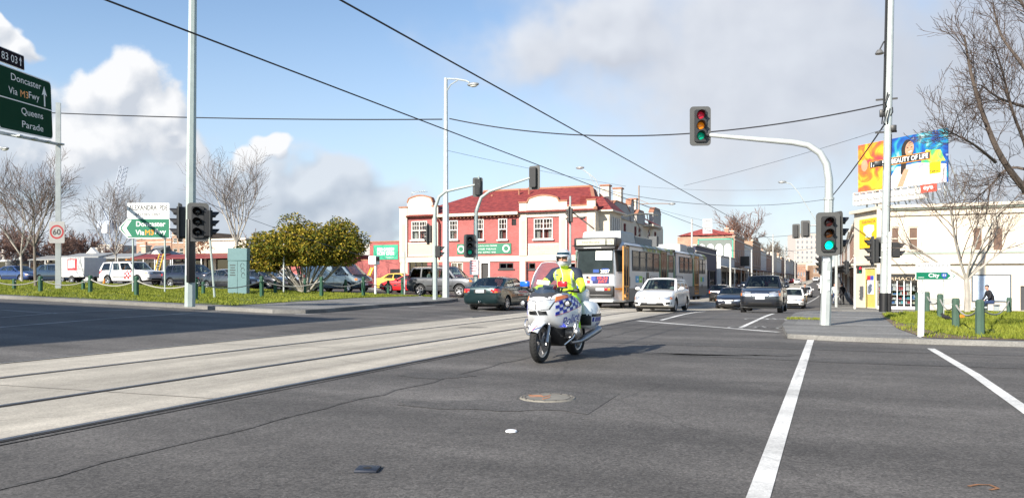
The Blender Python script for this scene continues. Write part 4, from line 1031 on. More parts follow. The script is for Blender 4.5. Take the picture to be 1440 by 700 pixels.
head(t1, p + V((-3.2, -.06, 5.42)), -72, 'rag', .95); head(t1, p + V((.07, -.24, 2.36)), -78, 'xyG', .98); head(t1, p + V((.30, .12, 2.40)), 25, 'ooo', .98)
m = MB(PLATE); 
for z in (1.0, 1.3, 1.75): m = MB(PLATE); m.box(p + V((.03, -.125, z)), (.16, .01, .2)); m.build('sticker', t1)
# slender post behind it
p = gnd(1155.5, 40, .1); t2 = thing('traffic_light', 'slender white signal post with black base just behind the mast arm pole', 'traffic light', p)
m = MB(WHITE); octpole(m, p, .07, .06, 3.2); m.use(BLACK); octpole(m, p, .085, .085, .9); m.build('pole', t2); head(t2, p + V((-.06, -.18, 2.35)), 200, 'ooo', .85)
# tall utility pole with signals
p = gnd(1243, 33.6, .1); t3 = thing('utility_pole', 'very tall grey utility pole with a street lamp, cables and side facing signals', 'utility pole', p)
UT = V((.30, 0, 15.0)); m = MB(GALV); m.tube([p, p + UT * .5, p + UT], [.185, .16, .13], 12); m.use(BLACK); m.tube([p, p + V((.01, 0, .8))], .20, 12); m.build('pole', t3)
m = MB(WHITE); m.tube([p + V((.21, -.1, .8)), p + V((.24, -.1, 3.4))], .06, 8); m.use(BLACK); m.tube([p + V((.21, -.1, 0)), p + V((.21, -.1, .8))], .075, 8); m.build('conduit', t3)
upz = lambda y: hz(y, 33.6) - p.z
ux = lambda z: UT.x * z / 15
m = MB(BLACK)
rr_ = random.Random(3)
for k in range(9):
    a = rr_.uniform(0, 6.3); z0 = upz(rr_.uniform(150, 180)); q = p + V((ux(z0), 0, z0))
    m.tube([q + V((.15 * math.cos(a), .15 * math.sin(a), 0)), q + V((.3 * math.cos(a), .3 * math.sin(a), rr_.uniform(-.2, .3))), q + V((.17 * math.cos(a + .6), .17 * math.sin(a + .6), rr_.uniform(.3, .7)))], .025, 5)
m.rbox(p + V((ux(6) + .25, -.1, upz(182))), (.22, .2, .26), .03); m.rbox(p + V((ux(6) - .2, -.1, upz(160))), (.2, .2, .3), .03)
for a, b in ((-.02, 140), (.04, 186)): m.bar(p + V((ux(upz(b)) - .5, 0, upz(b))), p + V((ux(upz(b)) + .35, 0, upz(b))), .07, .07)
m.build('crossarm_fittings', t3)
m = MB(BLACK); m.tube([p + V((ux(z) - .17, -.05, z)) for z in (upz(160), upz(100), upz(40), upz(-30))], .06, 6); m.tube([p + V((ux(z) + .14, -.1, z)) for z in (upz(400), upz(330), upz(270), upz(190))], .018, 5); m.build('riser_cable', t3)
z = upz(52); q = p + V((ux(z), 0, z)); m = MB(BLACK); m.tube([q, q + V((-.25, -.1, -.25)), q + V((-.42, -.2, -.62))], .03, 6); m.build('lamp_bracket', t3)
m = MB(mat('lamp_grey', (.12, .12, .12), .5)); m.lathe([(.001, .14), (.09, .12), (.17, .0), (.18, -.04), (.16, -.06), (.001, -.06)], 16, Matrix.Translation(q + V((-.42, -.2, -.72)))); m.build('lamp_head', t3)
z = upz(231); q = p + V((ux(z), 0, z)); m = MB(BLACK); m.bar(q, q + V((-.35, -.2, 0)), .05, .05); m.rbox(q + V((-.36, -.22, 0)), (.32, .26, .24), .04); m.build('floodlight', t3)
head(t3, p + V((-.46, -.1, upz(353))), 188, 'ooo', 1.12); head(t3, p + V((-.02, .30, upz(351))), 80, 'ooo', 1.0); head(t3, p + V((.52, -.05, upz(352))), 10, 'oo', 1.05, False)
m = MB(WHITE); m.box(p + V((0, -.19, upz(348))), (.18, .02, .3)); m.bar(p + V((-.5, -.05, upz(362))), p + V((.5, -.05, upz(362))), .04, .04); m.build('bracket', t3)
# far corner of the crossing
p = gnd(1176, 57, .1); t4 = thing('traffic_light', 'far mast arm signals over the street seen beside the curved arm', 'traffic light', p)
m = MB(GALV); m.tube([p, p + V((0, 0, 5.2)), p + V((-.4, 0, 5.9)), p + V((-1.2, 0, 6.0)), p + V((-2.2, 0, 6.0))], [.1, .09, .07, .06, .05], 8); m.build('mast_arm', t4)
head(t4, p + V((-2.1, -.1, 5.75)), 90, 'ooo', 1.1); head(t4, p + V((-2.75, 0, 5.6)), 75, 'ooo', .95)
p = gnd(1202, 53, .1); t5 = thing('traffic_light', 'white pedestrian signal post with a red lamp at the pharmacy corner', 'traffic light', p)
m = MB(WHITE); octpole(m, p, .07, .06, 3.5); m.build('pole', t5); head(t5, p + V((-.55, -.1, 2.85)), 195, 'ooo', .85); head(t5, p + V((.30, -.16, 2.65)), -70, 'Rg', .8, False)
# left: tall square pole
p = G(267, 431, .13); Zl = depth(p); t6 = thing('traffic_light', 'tall grey square pole on the left with a cluster of black signals', 'traffic light', p)
m = MB(GALVG); m.tube([p, p + V((.12, .05, 13.5))], [.19, .13], 8, smooth=False); m.build('pole', t6)
zz = hz(313, Zl) - p.z
head(t6, p + V((-.34, -.12, zz)), 215, 'ooo', 1.18); head(t6, p + V((.42, -.05, zz)), -55, 'ooo', 1.18); head(t6, p + V((.75, .2, zz - .05)), 40, 'ooo', 1.0)
m = MB(BLACK); m.rbox(p + V((.14, -.1, zz - 1.0)), (.14, .3, 2.2), .03); m.build('cable_cover', t6)
m = MB(PLATE); m.box(p + V((.1, -.19, 1.4)), (.2, .01, .6)); m.build('sticker', t6)
# mast arms before the hotel
p = gnd(612, 40, .13); t7 = thing('traffic_light', 'left of two mast arm signals in front of the hotel, beside the lamp pole', 'traffic light', p)
zz = lambda y: hz(y, 40) - p.z
m = MB(GALVG); m.tube([p, p + V((-.02, 0, zz(310)))], [.13, .11], 8, smooth=False); m.build('pole', t7)
m = MB(GALVG); m.tube([p + V((-.02, 0, zz(311))), p + V((0, 0, zz(292))), p + V((.22, 0, zz(277))), p + V((.6, 0, zz(270))), p + V((2.45, 0, zz(262)))], [.10, .09, .08, .07, .05], 10); m.tube([p + V((2.45, 0, zz(270))), p + V((2.45, 0, zz(251)))], .04, 6); m.build('mast_arm', t7)
head(t7, p + V((2.35, .1, zz(266))), 110, 'ooo', .85); head(t7, p + V((-.42, 0, zz(329))), 195, 'ooo', .95); head(t7, p + V((.26, -.05, zz(354))), 20, 'oo', .95, False); head(t7, p + V((-.16, .2, zz(376))), 120, 'oo', .85, False)
p = gnd(669, 38.5, .02); t8 = thing('traffic_light', 'mast arm signal above the green sedan with a white notice on its pole', 'traffic light', p)
zz = lambda y: hz(y, 38.5) - p.z
m = MB(GALVG); m.tube([p, p + V((0, 0, zz(312)))], [.13, .11], 8, smooth=False); m.build('pole', t8)
m = MB(GALVG); m.tube([p + V((0, 0, zz(314))), p + V((.03, 0, zz(297))), p + V((.3, 0, zz(278))), p + V((.75, 0, zz(270))), p + V((2.9, 0, zz(254)))], [.10, .09, .08, .07, .05], 10); m.build('mast_arm', t8)
head(t8, p + V((3.05, .12, zz(254))), 80, 'ooo', 1.0); head(t8, p + V((-.2, -.25, zz(346))), -62, 'oog', 1.0); 
m = MB(mat('notice_white', (.72, .68, .68), .5, var=.12, scale=30)); m.box(p + V((.02, -.2, zz(376))), (.46, .12, .72)); nb = m.build('notice_box', t8)
m = MB(mat('notice_ink', (.5, .12, .14), .6))
for k in range(5): m.box(p + V((.02, -.265, zz(367) - k * .12)), (.3 + .08 * (k % 2), .006, .05))
m.build('notice_lines', nb)
p = gnd(802, 55, .1); t9 = thing('traffic_light', 'signal with a diagonal arm rising behind the left edge of the tram', 'traffic light', p)
zz = lambda y: hz(y, 55) - p.z
m = MB(GALVG); octpole(m, p, .08, .07, zz(276)); m.build('pole', t9); head(t9, p + V((.0, -.2, zz(303))), 185, 'ooo', 1.05)
m = MB(SIGB); m.bar(p + V((.2, 0, zz(299))), p + V((1.75, 0, zz(323))), .09, .09); m.rbox(p + V((.9, -.05, zz(307))), (.35, .2, .15), .03); m.build('diagonal_arm', t9)
# ------------------------------------------------------------------ camera, sky, sun
cam = bpy.data.cameras.new('camera'); camo = bpy.data.objects.new('camera', cam); COL.objects.link(camo)
camo.location = (0, 0, CH); camo.rotation_euler = (R(90), 0, TH)
cam.sensor_width = 36; cam.lens = F / 1440 * 36; cam.shift_y = (HY - 350) / 1440; cam.clip_start = .1; cam.clip_end = 5000
scene.camera = camo
EL = R(28); SUNV = V((-.30, -.955, 0)).normalized() * math.cos(EL) + V((0, 0, math.sin(EL)))
sl = bpy.data.lights.new('sun', 'SUN'); sl.energy = 4.6; sl.angle = R(.5); sl.color = (1, .93, .82)
so = bpy.data.objects.new('sun', sl); COL.objects.link(so); so.rotation_euler = SUNV.to_track_quat('Z', 'Y').to_euler(); so.location = (0, 0, 60)
world = bpy.data.worlds.new('World'); scene.world = world; world.use_nodes = True
nt = world.node_tree; nt.nodes.clear(); L = nt.links.new
wo = N(nt, 'ShaderNodeOutputWorld'); bg = N(nt, 'ShaderNodeBackground'); bg.inputs[1].default_value = .1; L(bg.outputs[0], wo.inputs[0])
sky = N(nt, 'ShaderNodeTexSky', sky_type='NISHITA', sun_disc=False); sky.sun_elevation = EL; sky.sun_rotation = math.atan2(SUNV.x, SUNV.y)
sky.air_density = 1.0; sky.dust_density = .3; sky.ozone_density = 2.0
tc = N(nt, 'ShaderNodeTexCoord'); D = tc.outputs['Generated']
def dot(v):
    n = N(nt, 'ShaderNodeVectorMath', operation='DOT_PRODUCT'); n.inputs[1].default_value = v; L(D, n.inputs[0]); return n.outputs['Value']
def mth(op, a, b=None, c=None, clamp=False):
    n = N(nt, 'ShaderNodeMath', operation=op, use_clamp=clamp)
    for i, x in enumerate((a, b, c)):
        if x is None: continue
        if isinstance(x, (int, float)): n.inputs[i].default_value = x
        else: L(x, n.inputs[i])
    return n.outputs[0]
def smooth(x, a, b):
    n = N(nt, 'ShaderNodeMapRange', interpolation_type='SMOOTHSTEP'); n.inputs[1].default_value = a; n.inputs[2].default_value = b; L(x, n.inputs[0]); return n.outputs[0]
# the clouds stand at fixed headings: bearing u and height v as tangents round the street's heading
fw_ = mth('MAXIMUM', dot((-ST, CT, 0)), .05)
U0 = mth('DIVIDE', dot((CT, ST, 0)), fw_); V0 = mth('DIVIDE', dot((0, 0, 1)), fw_)
cmb = N(nt, 'ShaderNodeCombineXYZ'); L(U0, cmb.inputs[0]); L(V0, cmb.inputs[1])
def fbm(vec, scale, det, off=(0, 0, 0), rough=.6, sc=(1, 1, 1)):
    mp = N(nt, 'ShaderNodeMapping'); mp.inputs['Location'].default_value = off; mp.inputs['Scale'].default_value = sc; L(vec, mp.inputs[0])
    n = N(nt, 'ShaderNodeTexNoise'); n.inputs['Scale'].default_value = scale; n.inputs['Detail'].default_value = det; n.inputs['Roughness'].default_value = rough; L(mp.outputs[0], n.inputs['Vector']); return n
def sgn(x, k=1): return mth('MULTIPLY_ADD', x, 2 * k, -k)
def field(du, dv):
    """lump heights of the cumulus, the grey bank and the veil, looked up du, dv aside"""
    o = N(nt, 'ShaderNodeVectorMath', operation='ADD'); o.inputs[1].default_value = (du, dv, 0); L(cmb.outputs[0], o.inputs[0])
    w1 = fbm(o.outputs[0], 4.5, 2, (2, 7, 0)).outputs['Color']; w2 = fbm(o.outputs[0], 17, 2, (9, 1, 0)).outputs['Color']
    def warp(v, w, k):
        s = N(nt, 'ShaderNodeVectorMath', operation='SUBTRACT'); L(w, s.inputs[0]); s.inputs[1].default_value = (.5, .5, .5)
        m = N(nt, 'ShaderNodeVectorMath', operation='MULTIPLY_ADD'); L(s.outputs[0], m.inputs[0]); m.inputs[1].default_value = (k, k, 0); L(v, m.inputs[2]); return m.outputs[0]
    wv = warp(warp(o.outputs[0], w1, .22), w2, .085); sp = N(nt, 'ShaderNodeSeparateXYZ'); L(wv, sp.inputs[0])
    def blob(px, py, rx, ry):
        a = mth('MULTIPLY', mth('SUBTRACT', sp.outputs[0], (px - 720) / F), F / rx); b = mth('MULTIPLY', mth('SUBTRACT', sp.outputs[1], (HY - py) / F), F / ry)
        return mth('SUBTRACT', 1.0, mth('SQRT', mth('ADD', mth('MULTIPLY', a, a), mth('MULTIPLY', b, b))))
    def many(bs):
        r = None
        for b in bs: x = blob(*b); r = x if r is None else mth('SMOOTH_MAX', r, x, .25)
        return r
    n1 = sgn(fbm(o.outputs[0], 13, 8, rough=.62).outputs[0]); n2 = sgn(fbm(o.outputs[0], 3.5, 4, (3, 1, 0)).outputs[0])
    hd = mth('ADD', many([(155, 115, 75, 60), (220, 165, 75, 55), (120, 190, 95, 75), (250, 205, 60, 50), (362, 210, 34, 30), (40, 30, 60, 20), (-330, 150, 300, 150)]), mth('MULTIPLY', n1, .55))
    bk = mth('ADD', mth('ADD', many([(60, 175, 190, 105), (240, 280, 190, 110), (430, 260, 120, 60), (500, 300, 150, 60), (-400, 260, 420, 160), (120, 340, 400, 90)]), mth('MULTIPLY', n1, .38)), mth('MULTIPLY', n2, .3))
    vl = mth('ADD', mth('ADD', many([(1130, 110, 480, 220), (1500, 150, 520, 420), (830, 60, 190, 85), (2300, 200, 700, 400)]), mth('MULTIPLY', n2, .5)), mth('MULTIPLY', n1, .22))
    return hd, bk, vl, n1, n2
hd, bk, vl, n1, n2 = field(0, 0); hd2, bk2, vl2, _, _ = field(-.016, .022)
def rgb(c, s=5.2):
    n = N(nt, 'ShaderNodeRGB'); n.outputs[0].default_value = (c[0] * s, c[1] * s, c[2] * s, 1); return n.outputs[0]
def mix(f, a, b):
    n = N(nt, 'ShaderNodeMix', data_type='RGBA'); L(f, n.inputs[0]); L(a, n.inputs[6]); L(b, n.inputs[7]); return n.outputs[2]
relief = lambda a, b, k: mth('MULTIPLY_ADD', mth('SUBTRACT', a, b), k, .45, clamp=True)
base_ = mix(mth('MULTIPLY', smooth(V0, .40, .0), .62), sky.outputs[0], rgb((.66, .76, .90)))
bankc = mix(relief(bk, bk2, 1.3), rgb((.46, .52, .62)), rgb((.74, .79, .86)))
base_ = mix(mth('MULTIPLY', smooth(bk, -.15, .45), .90), base_, bankc)
veilc = mix(relief(vl, vl2, 1.1), rgb((.62, .64, .70)), rgb((.82, .84, .88))); veilc = mix(mth('MULTIPLY', smooth(U0, .30, .68), .75), veilc, rgb((.52, .55, .62)))
base_ = mix(mth('MULTIPLY', smooth(vl, -.25, .65), .90), base_, veilc)
headc = mix(relief(hd, hd2, 1.5), rgb((.62, .67, .75)), rgb((.97, .98, 1.0)))
base_ = mix(mth('MULTIPLY', smooth(hd, -.06, .30), smooth(V0, .09, .17)), base_, headc)
L(base_, bg.inputs[0])
vs_ = scene.view_settings; vs_.view_transform = 'Standard'; vs_.look = 'None'; vs_.gamma = 1; vs_.use_curve_mapping = False; vs_.exposure = .95
try: world.cycles.sampling_method = 'MANUAL'; world.cycles.sample_map_resolution = 256
except Exception: pass
try: scene.cycles.max_bounces = 6; scene.cycles.transparent_max_bounces = 16
except Exception: pass
# ------------------------------------------------------------------ ground
GX = [-1500, -800, -400, -250, -160, -120, -90] + list(range(-70, 21)) + [25, 30, 40, 60, 100, 200, 400, 900]
GY = [-400, -150, -60, -30, -15] + list(range(-6, 71)) + list(range(74, 140, 4)) + list(range(145, 300, 10)) + list(range(320, 800, 40)) + [1000, 1500, 2500, 4000]
def drape(name, poly, dz, m, skirt=0, parent=None, kind='structure', lines=True):
    bm = bmesh.new(); vs = [bm.verts.new((p[0], p[1], 0)) for p in poly]; bm.faces.new(vs)
    x0 = min(p[0] for p in poly); x1 = max(p[0] for p in poly); y0 = min(p[1] for p in poly); y1 = max(p[1] for p in poly)
    if lines:
        for g, ax in ((GX, 0), (GY, 1)):
            lo, hi = (x0, x1) if ax == 0 else (y0, y1)
            for c in g:
                if lo < c < hi:
                    co = V((c, 0, 0)) if ax == 0 else V((0, c, 0)); no = V((1, 0, 0)) if ax == 0 else V((0, 1, 0))
                    bmesh.ops.bisect_plane(bm, geom=bm.verts[:] + bm.edges[:] + bm.faces[:], plane_co=co, plane_no=no, dist=1e-5)
    bmesh.ops.triangulate(bm, faces=[f for f in bm.faces if len(f.verts) > 4])
    for f in bm.faces:
        if f.normal.z < 0: f.normal_flip()
    for v in bm.verts: v.co.z = zg(v.co.x, v.co.y) + dz
    if skirt:
        be = [e for e in bm.edges if len(e.link_faces) == 1]
        r = bmesh.ops.extrude_edge_only(bm, edges=be)
        for v in [g for g in r['geom'] if isinstance(g, bmesh.types.BMVert)]: v.co.z -= skirt
        bmesh.ops.recalc_face_normals(bm, faces=bm.faces[:])
    me = bpy.data.meshes.new(name); bm.to_mesh(me); bm.free(); me.materials.append(m)
    o = link(name, me, parent)
    if kind: tag(o, kind=kind)
    return o
def ribbon(pts, w):
    """outline of a strip of width w along pts"""
    l, r_ = [], []
    for i, p in enumerate(pts):
        a = V(pts[max(i - 1, 0)][:2]); b = V(pts[min(i + 1, len(pts) - 1)][:2]); d = (b - a).normalized(); n = V((-d.y, d.x)) * w / 2
        l.append(V(p[:2]) + n); r_.append(V(p[:2]) - n)
    return l + r_[::-1]
def asphalt(name, col, patchy=.22, grit=1., along=(.12, 1, 1)):
    m, nt, out = newmat(name); L = nt.links.new
    b = N(nt, 'ShaderNodeBsdfPrincipled'); L(b.outputs[0], out.inputs[0]); b.inputs['Roughness'].default_value = .82; b.inputs['Specular IOR Level'].default_value = .35
    tc = N(nt, 'ShaderNodeTexCoord')
    def ns(s, det, rough=.6, sc=None):
        src = tc.outputs['Object']
        if sc: mp = N(nt, 'ShaderNodeMapping'); mp.inputs['Scale'].default_value = sc; L(src, mp.inputs[0]); src = mp.outputs[0]
        n = N(nt, 'ShaderNodeTexNoise'); n.inputs['Scale'].default_value = s; n.inputs['Detail'].default_value = det; n.inputs['Roughness'].default_value = rough; L(src, n.inputs[0]); return n.outputs[0]
    def mr(x, a, b_, c, d):
        n = N(nt, 'ShaderNodeMapRange'); n.inputs[1].default_value = a; n.inputs[2].default_value = b_; n.inputs[3].default_value = c; n.inputs[4].default_value = d; L(x, n.inputs[0]); return n.outputs[0]
    def mul(a, b_):
        n = N(nt, 'ShaderNodeMath', operation='MULTIPLY'); L(a, n.inputs[0]); L(b_, n.inputs[1]); return n.outputs[0]
    big = mr(ns(.35, 5), .3, .7, 1 - patchy, 1 + patchy)
    # worn wheel lanes and oil, running across the picture with the traffic of the near carriageway
    lane = mr(ns(.9, 4, .55, along), .32, .68, .74, 1.26)
    mid = mr(ns(3.2, 5), .3, .7, .9, 1.1)
    fine = mr(ns(60, 4, .85), .32, .68, 1 - .58 * grit, 1 + .7 * grit)
    vor = N(nt, 'ShaderNodeTexVoronoi'); vor.inputs['Scale'].default_value = 48; L(tc.outputs['Object'], vor.inputs[0])
    stones = mr(vor.outputs['Color'], 0, 1, 1 - .40 * grit, 1 + .44 * grit)
    v = mul(mul(mul(big, lane), mul(mid, fine)), stones)
    # hairline cracks
    wv = N(nt, 'ShaderNodeTexVoronoi', feature='DISTANCE_TO_EDGE'); wv.inputs['Scale'].default_value = .22
    wn = N(nt, 'ShaderNodeTexNoise'); wn.inputs['Scale'].default_value = 1.4; wn.inputs['Detail'].default_value = 5; L(tc.outputs['Object'], wn.inputs[0])
    ad = N(nt, 'ShaderNodeMix', data_type='VECTOR'); ad.inputs[0].default_value = .25; L(tc.outputs['Object'], ad.inputs[4]); L(wn.outputs['Color'], ad.inputs[5]); L(ad.outputs[1], wv.inputs[0])
    cr = mr(wv.outputs['Distance'], 0, .005, .80, 1.0); v = mul(v, cr)
    sc = N(nt, 'ShaderNodeVectorMath', operation='SCALE'); sc.inputs[0].default_value = col; L(v, sc.inputs['Scale']); L(sc.outputs[0], b.inputs['Base Color'])
    bp = N(nt, 'ShaderNodeBump'); bp.inputs['Strength'].default_value = .5; bp.inputs['Distance'].default_value = .006; L(ns(120, 3, .7), bp.inputs['Height']); L(bp.outputs[0], b.inputs['Normal'])
    return m
ASPH = asphalt('asphalt', (.096, .089, .082), .26)
ASPHD = asphalt('asphalt_dark_patch', (.080, .075, .070), .12)
CONC = asphalt('track_concrete', (.39, .355, .295), .14, .35, (1.6, .07, 1))
PAVE = asphalt('footpath_asphalt', (.17, .165, .155), .14)
KERB = asphalt('bluestone_kerb', (.165, .16, .15), .25, .4)
MARK = asphalt('road_paint', (.62, .61, .58), .10, .3)
MARKW = asphalt('worn_road_paint', (.34, .335, .32), .3, .6)
DIRT = asphalt('bare_dirt', (.16, .115, .075), .25)
bm = bmesh.new()
gv = [[bm.verts.new((x, y, zg(x, y))) for x in GX] for y in GY]
for i in range(len(GY) - 1):
    for j in range(len(GX) - 1): bm.faces.new((gv[i][j], gv[i][j + 1], gv[i + 1][j + 1], gv[i + 1][j]))
me = bpy.data.meshes.new('road'); bm.to_mesh(me); bm.free(); me.materials.append(ASPH)
tag(link('road', me, None), kind='structure')
# tram tracks: concrete bed with four rails, straight down the street
RX = [-11.65, -9.92, -7.68, -6.02]
TY0, TY1 = -40, 330
drape('tram_track_bed', [(-11.72, TY0), (-5.98, TY0), (-5.98, TY1), (-11.72, TY1)], .006, CONC)
RAIL = mat('worn_rail_steel', (.16, .16, .17), .35, .7, var=.2); GROOVE = mat('rail_groove', (.02, .018, .018), .9)
JOINT = mat('concrete_joint', (.17, .155, .135), .9)
for x in RX:
    drape('tram_rail', [(x - .035, TY0), (x + .035, TY0), (x + .035, TY1), (x - .035, TY1)], .016, RAIL)
    drape('rail_groove', [(x + .035, TY0), (x + .085, TY0), (x + .085, TY1), (x + .035, TY1)], .013, GROOVE)
drape('dark_seam', [(-5.97, TY0), (-5.86, TY0), (-5.86, TY1), (-5.97, TY1)], .007, ASPHD)
for y in (6.2, 12.1, 17.5, 23, 29, 37):
    drape('concrete_joint', ribbon([(-11.7, y), (-6.1, y + .25)], .02), .0095, JOINT)
# curved turnout rails between the two tracks
for dx in (0, 1.5):
    pts = [(-11.4 + dx + 4.3 * sstep(27, 52, y), y) for y in [24 + i * 1.2 for i in range(26)]]
    drape('turnout_rail', ribbon(pts, .09), .019, RAIL)
# darker resurfaced strips beside the tracks
drape('patched_strip', ribbon([G(400, 470), G(560, 447), G(700, 432), G(770, 424)], 1.1), .004, ASPHD)
drape('patched_strip', ribbon([G(835, 462), G(900, 452), G(1000, 441)], .9), .004, ASPHD)
# medians, footpaths
def slab(name, poly, dz, m, kerb=True, kw=.28):
    o = drape(name, poly, dz, m, skirt=dz + .05)
    if kerb:
        pts = [V(p[:2]) for p in poly]; n = len(pts); ins = []
        for i in range(n):
            a, b, c = pts[i - 1], pts[i], pts[(i + 1) % n]
            d1 = (b - a).normalized(); d2 = (c - b).normalized(); nn = (V((-d1.y, d1.x)) + V((-d2.y, d2.x))).normalized()
            ins.append(nn)
        area = sum(pts[i - 1].x * pts[i].y - pts[i].x * pts[i - 1].y for i in range(n))
        sg = 1 if area > 0 else -1
        for i in range(n):
            a, b = pts[i], pts[(i + 1) % n]
            if (b - a).length > 120: continue
            drape('kerb', [a + ins[i] * sg * -.02, b + ins[(i + 1) % n] * sg * -.02, b + ins[(i + 1) % n] * sg * kw, a + ins[i] * sg * kw], dz + .004, KERB, skirt=dz)
    return o
lk = [(-130, 22.4), (-60, 22.2), (-33, 22.1), (-22, 21.9), (-17.8, 21.6), (-16.9, 22.2), (-16.9, 23.4), (-17.6, 28), (-18.1, 35), (-18.9, 38), (-20.5, 39.5), (-24, 40.6), (-130, 41.4)]
slab('median_footpath', lk, .13, PAVE)
rk = [(-.95, 18.0), (.0, 17.6), (1.6, 17.4), (6, 17.3), (60, 17.0), (60, 40), (4.5, 40), (.2, 39.2), (-1.0, 37.5), (-1.35, 30), (-1.3, 22)]
slab('median_footpath', rk, .10, PAVE)
slab('far_footpath', [(-14.4, 53.6), (-13.9, 56), (-13.9, 420), (-140, 420), (-140, 53.4)], .12, PAVE)
slab('far_footpath', [(-.3, 55.2), (.4, 54.0), (60, 53.4), (60, 420), (-.9, 420), (-.9, 57)], .12, PAVE)
# painted lines
def stripe(pts, w, m=MARK, dz=.0055, name='road_marking'): return drape(name, ribbon(pts, w), dz, m)
stripe([G(1140, 478), G(1103, 588), G(1066, 700), G(1020, 840)], .13)
stripe([G(1309, 490), G(1370, 526), G(1440, 575), G(1560, 660)], .13)
stripe([G(897, 451), G(1095, 467)], .16)
stripe([G(930, 450), G(993, 437.5)], .12)
stripe([G(1041, 461), G(1088, 441)], .12)
stripe([G(1128, 428), G(1152, 416)], .12)
stripe([G(-60, 468), G(0, 460), G(150, 448), G(310, 437.5)], .11, MARKW)
stripe([G(0, 446.5), G(80, 440), G(225, 433)], .11, MARKW)
stripe([G(0, 435.5), G(80, 441)], .10, MARKW)
stripe([G(415, 442), G(450, 441)], .22, MARKW)
stripe([G(575, 432), G(612, 429.5)], .16, MARKW)
stripe([G(673, 437), G(735, 431.5)], .10, MARKW)
stripe([G(830, 437.5), G(886, 431)], .11, MARKW)
# bicycle symbols before the stop line
for (px, py) in ((1078, 461), (1092, 449)):
    c = G(px, py); k = 1.0
    mbx = []
    def ring(cx, cy, r):
        return [(c.x + cx + r * math.cos(2 * math.pi * t / 20), c.y + cy + r * math.sin(2 * math.pi * t / 20) * 1.6) for t in range(21)]
    for cx in (-.62, .62): drape('bicycle_marking', ribbon(ring(cx, 0, .36), .07), .0058, MARKW)
    for a, b in (((-.62, 0), (-.2, .8)), ((-.2, .8), (.45, .8)), ((.62, 0), (.4, 1.1)), ((-.2, .8), (0, 0)), ((0, 0), (.45, .8)), ((-.62, 0), (0, 0)), ((.2, 1.15), (.5, 1.1))):
        drape('bicycle_marking', ribbon([(c.x + a[0], c.y + a[1]), (c.x + b[0], c.y + b[1])], .07), .0062, MARKW)
# access covers and a reflector in the road
pc_ = G(770, 560)
drape('patched_square', [G(722, 566), G(735, 548), G(872, 553), G(826, 583)], .004, ASPHD)
mh = thing('manhole_cover', 'round concrete manhole cover with orange spray marks in the road', 'manhole', (pc_.x, pc_.y, pc_.z))
m = MB(mat('cast_grey', (.20, .185, .155), .8, var=.3, scale=14)); m.lathe([(.001, .016), (.26, .016), (.262, .012), (.275, .012), (.277, .016), (.29, .016), (.30, .004)], 40, Matrix.Translation(pc_)); m.build('cover', mh)
m = MB(mat('iron_ring', (.11, .10, .09), .7, .3, var=.3)); m.lathe([(.235, .018), (.25, .018)], 40, Matrix.Translation(pc_)); 
for k in range(14):
    a = k * 2 * math.pi / 14; m.box(pc_ + V((.268 * math.cos(a), .268 * math.sin(a), .018)), (.02, .012, .006), a)
m.build('iron_ring', mh)
m = MB(mat('orange_spray', (.55, .17, .04), .8, var=.3, scale=30))
for a, b, c_ in ((-.12, -.02, .5), (-.03, .05, 1.3), (-.16, .06, .2), (.02, -.09, 1.4)): m.box(pc_ + V((a, b, .0185)), (.15, .014, .002), c_)
m.build('spray_mark', mh)
p = G(517, 661); m = MB(mat('blue_iron', (.03, .035, .05), .5, .5)); m.rbox(p + V((0, 0, .008)), (.15, .15, .02), .004, rz=.35)
m.use(GROOVE); m.lathe([(.001, .0195), (.03, .0195)], 14, Matrix.Translation(p)); m.build('valve_cover', label='small square blue iron valve cover in the road', cat='valve cover')
p = G(719, 607); m = MB(mat('reflector_white', (.8, .8, .8), .2)); m.lathe([(.05, .004), (.045, .016), (.02, .022), (.001, .023)], 18, Matrix.Translation(p)); m.build('road_stud', label='small round white stud on the asphalt below the manhole', cat='road stud')
stripe([G(1362, 684), G(1374, 681.5), G(1392, 682), G(1404, 687), G(1392, 689)], .022, mat('faded_orange_spray', (.26, .12, .05), .8, var=.5, scale=30), .005, 'spray_mark_on_road')
for q in (([(-4.6, 0), (-4.7, 18), (-4.75, 40)], .05),):
    rr_ = random.Random(int(q[1] * 999)); P_ = [V(p) for p in q[0]]; pts = []
    for a, b in zip(P_, P_[1:]): n = max(2, int((b - a).length / .35)); pts += [a.lerp(b, k / n) + V((rr_.gauss(0, .03), rr_.gauss(0, .03))) for k in range(n)]
    drape('tar_seam', ribbon(pts, q[1]), .0045, ASPHD)
for x0, y0, w, h, a in ((-3.2, 7.2, .9, .35, .3), (-4.9, 9.2, .5, .3, .1), (3.5, 13.5, 6, .5, .02), (0, 15.6, 9, .35, -.01), (-2.6, 13.8, 2.2, .4, .1), (-9, 19, .4, .2, .2)):  # small dark patches and long dark streaks lying on the road
    rr_ = random.Random(int(x0 * 77)); drape('dark_road_patch', [(x0 + (w * math.cos(t) * (1 + rr_.uniform(-.2, .2))) * math.cos(a) - h * math.sin(t) * math.sin(a), y0 + w * math.cos(t) * math.sin(a) + h * math.sin(t) * (1 + rr_.uniform(-.3, .3))) for t in [k * 2 * math.pi / 26 for k in range(26)]], .0042 if x0 > -6 else .011, ASPHD if x0 > -6 else JOINT)
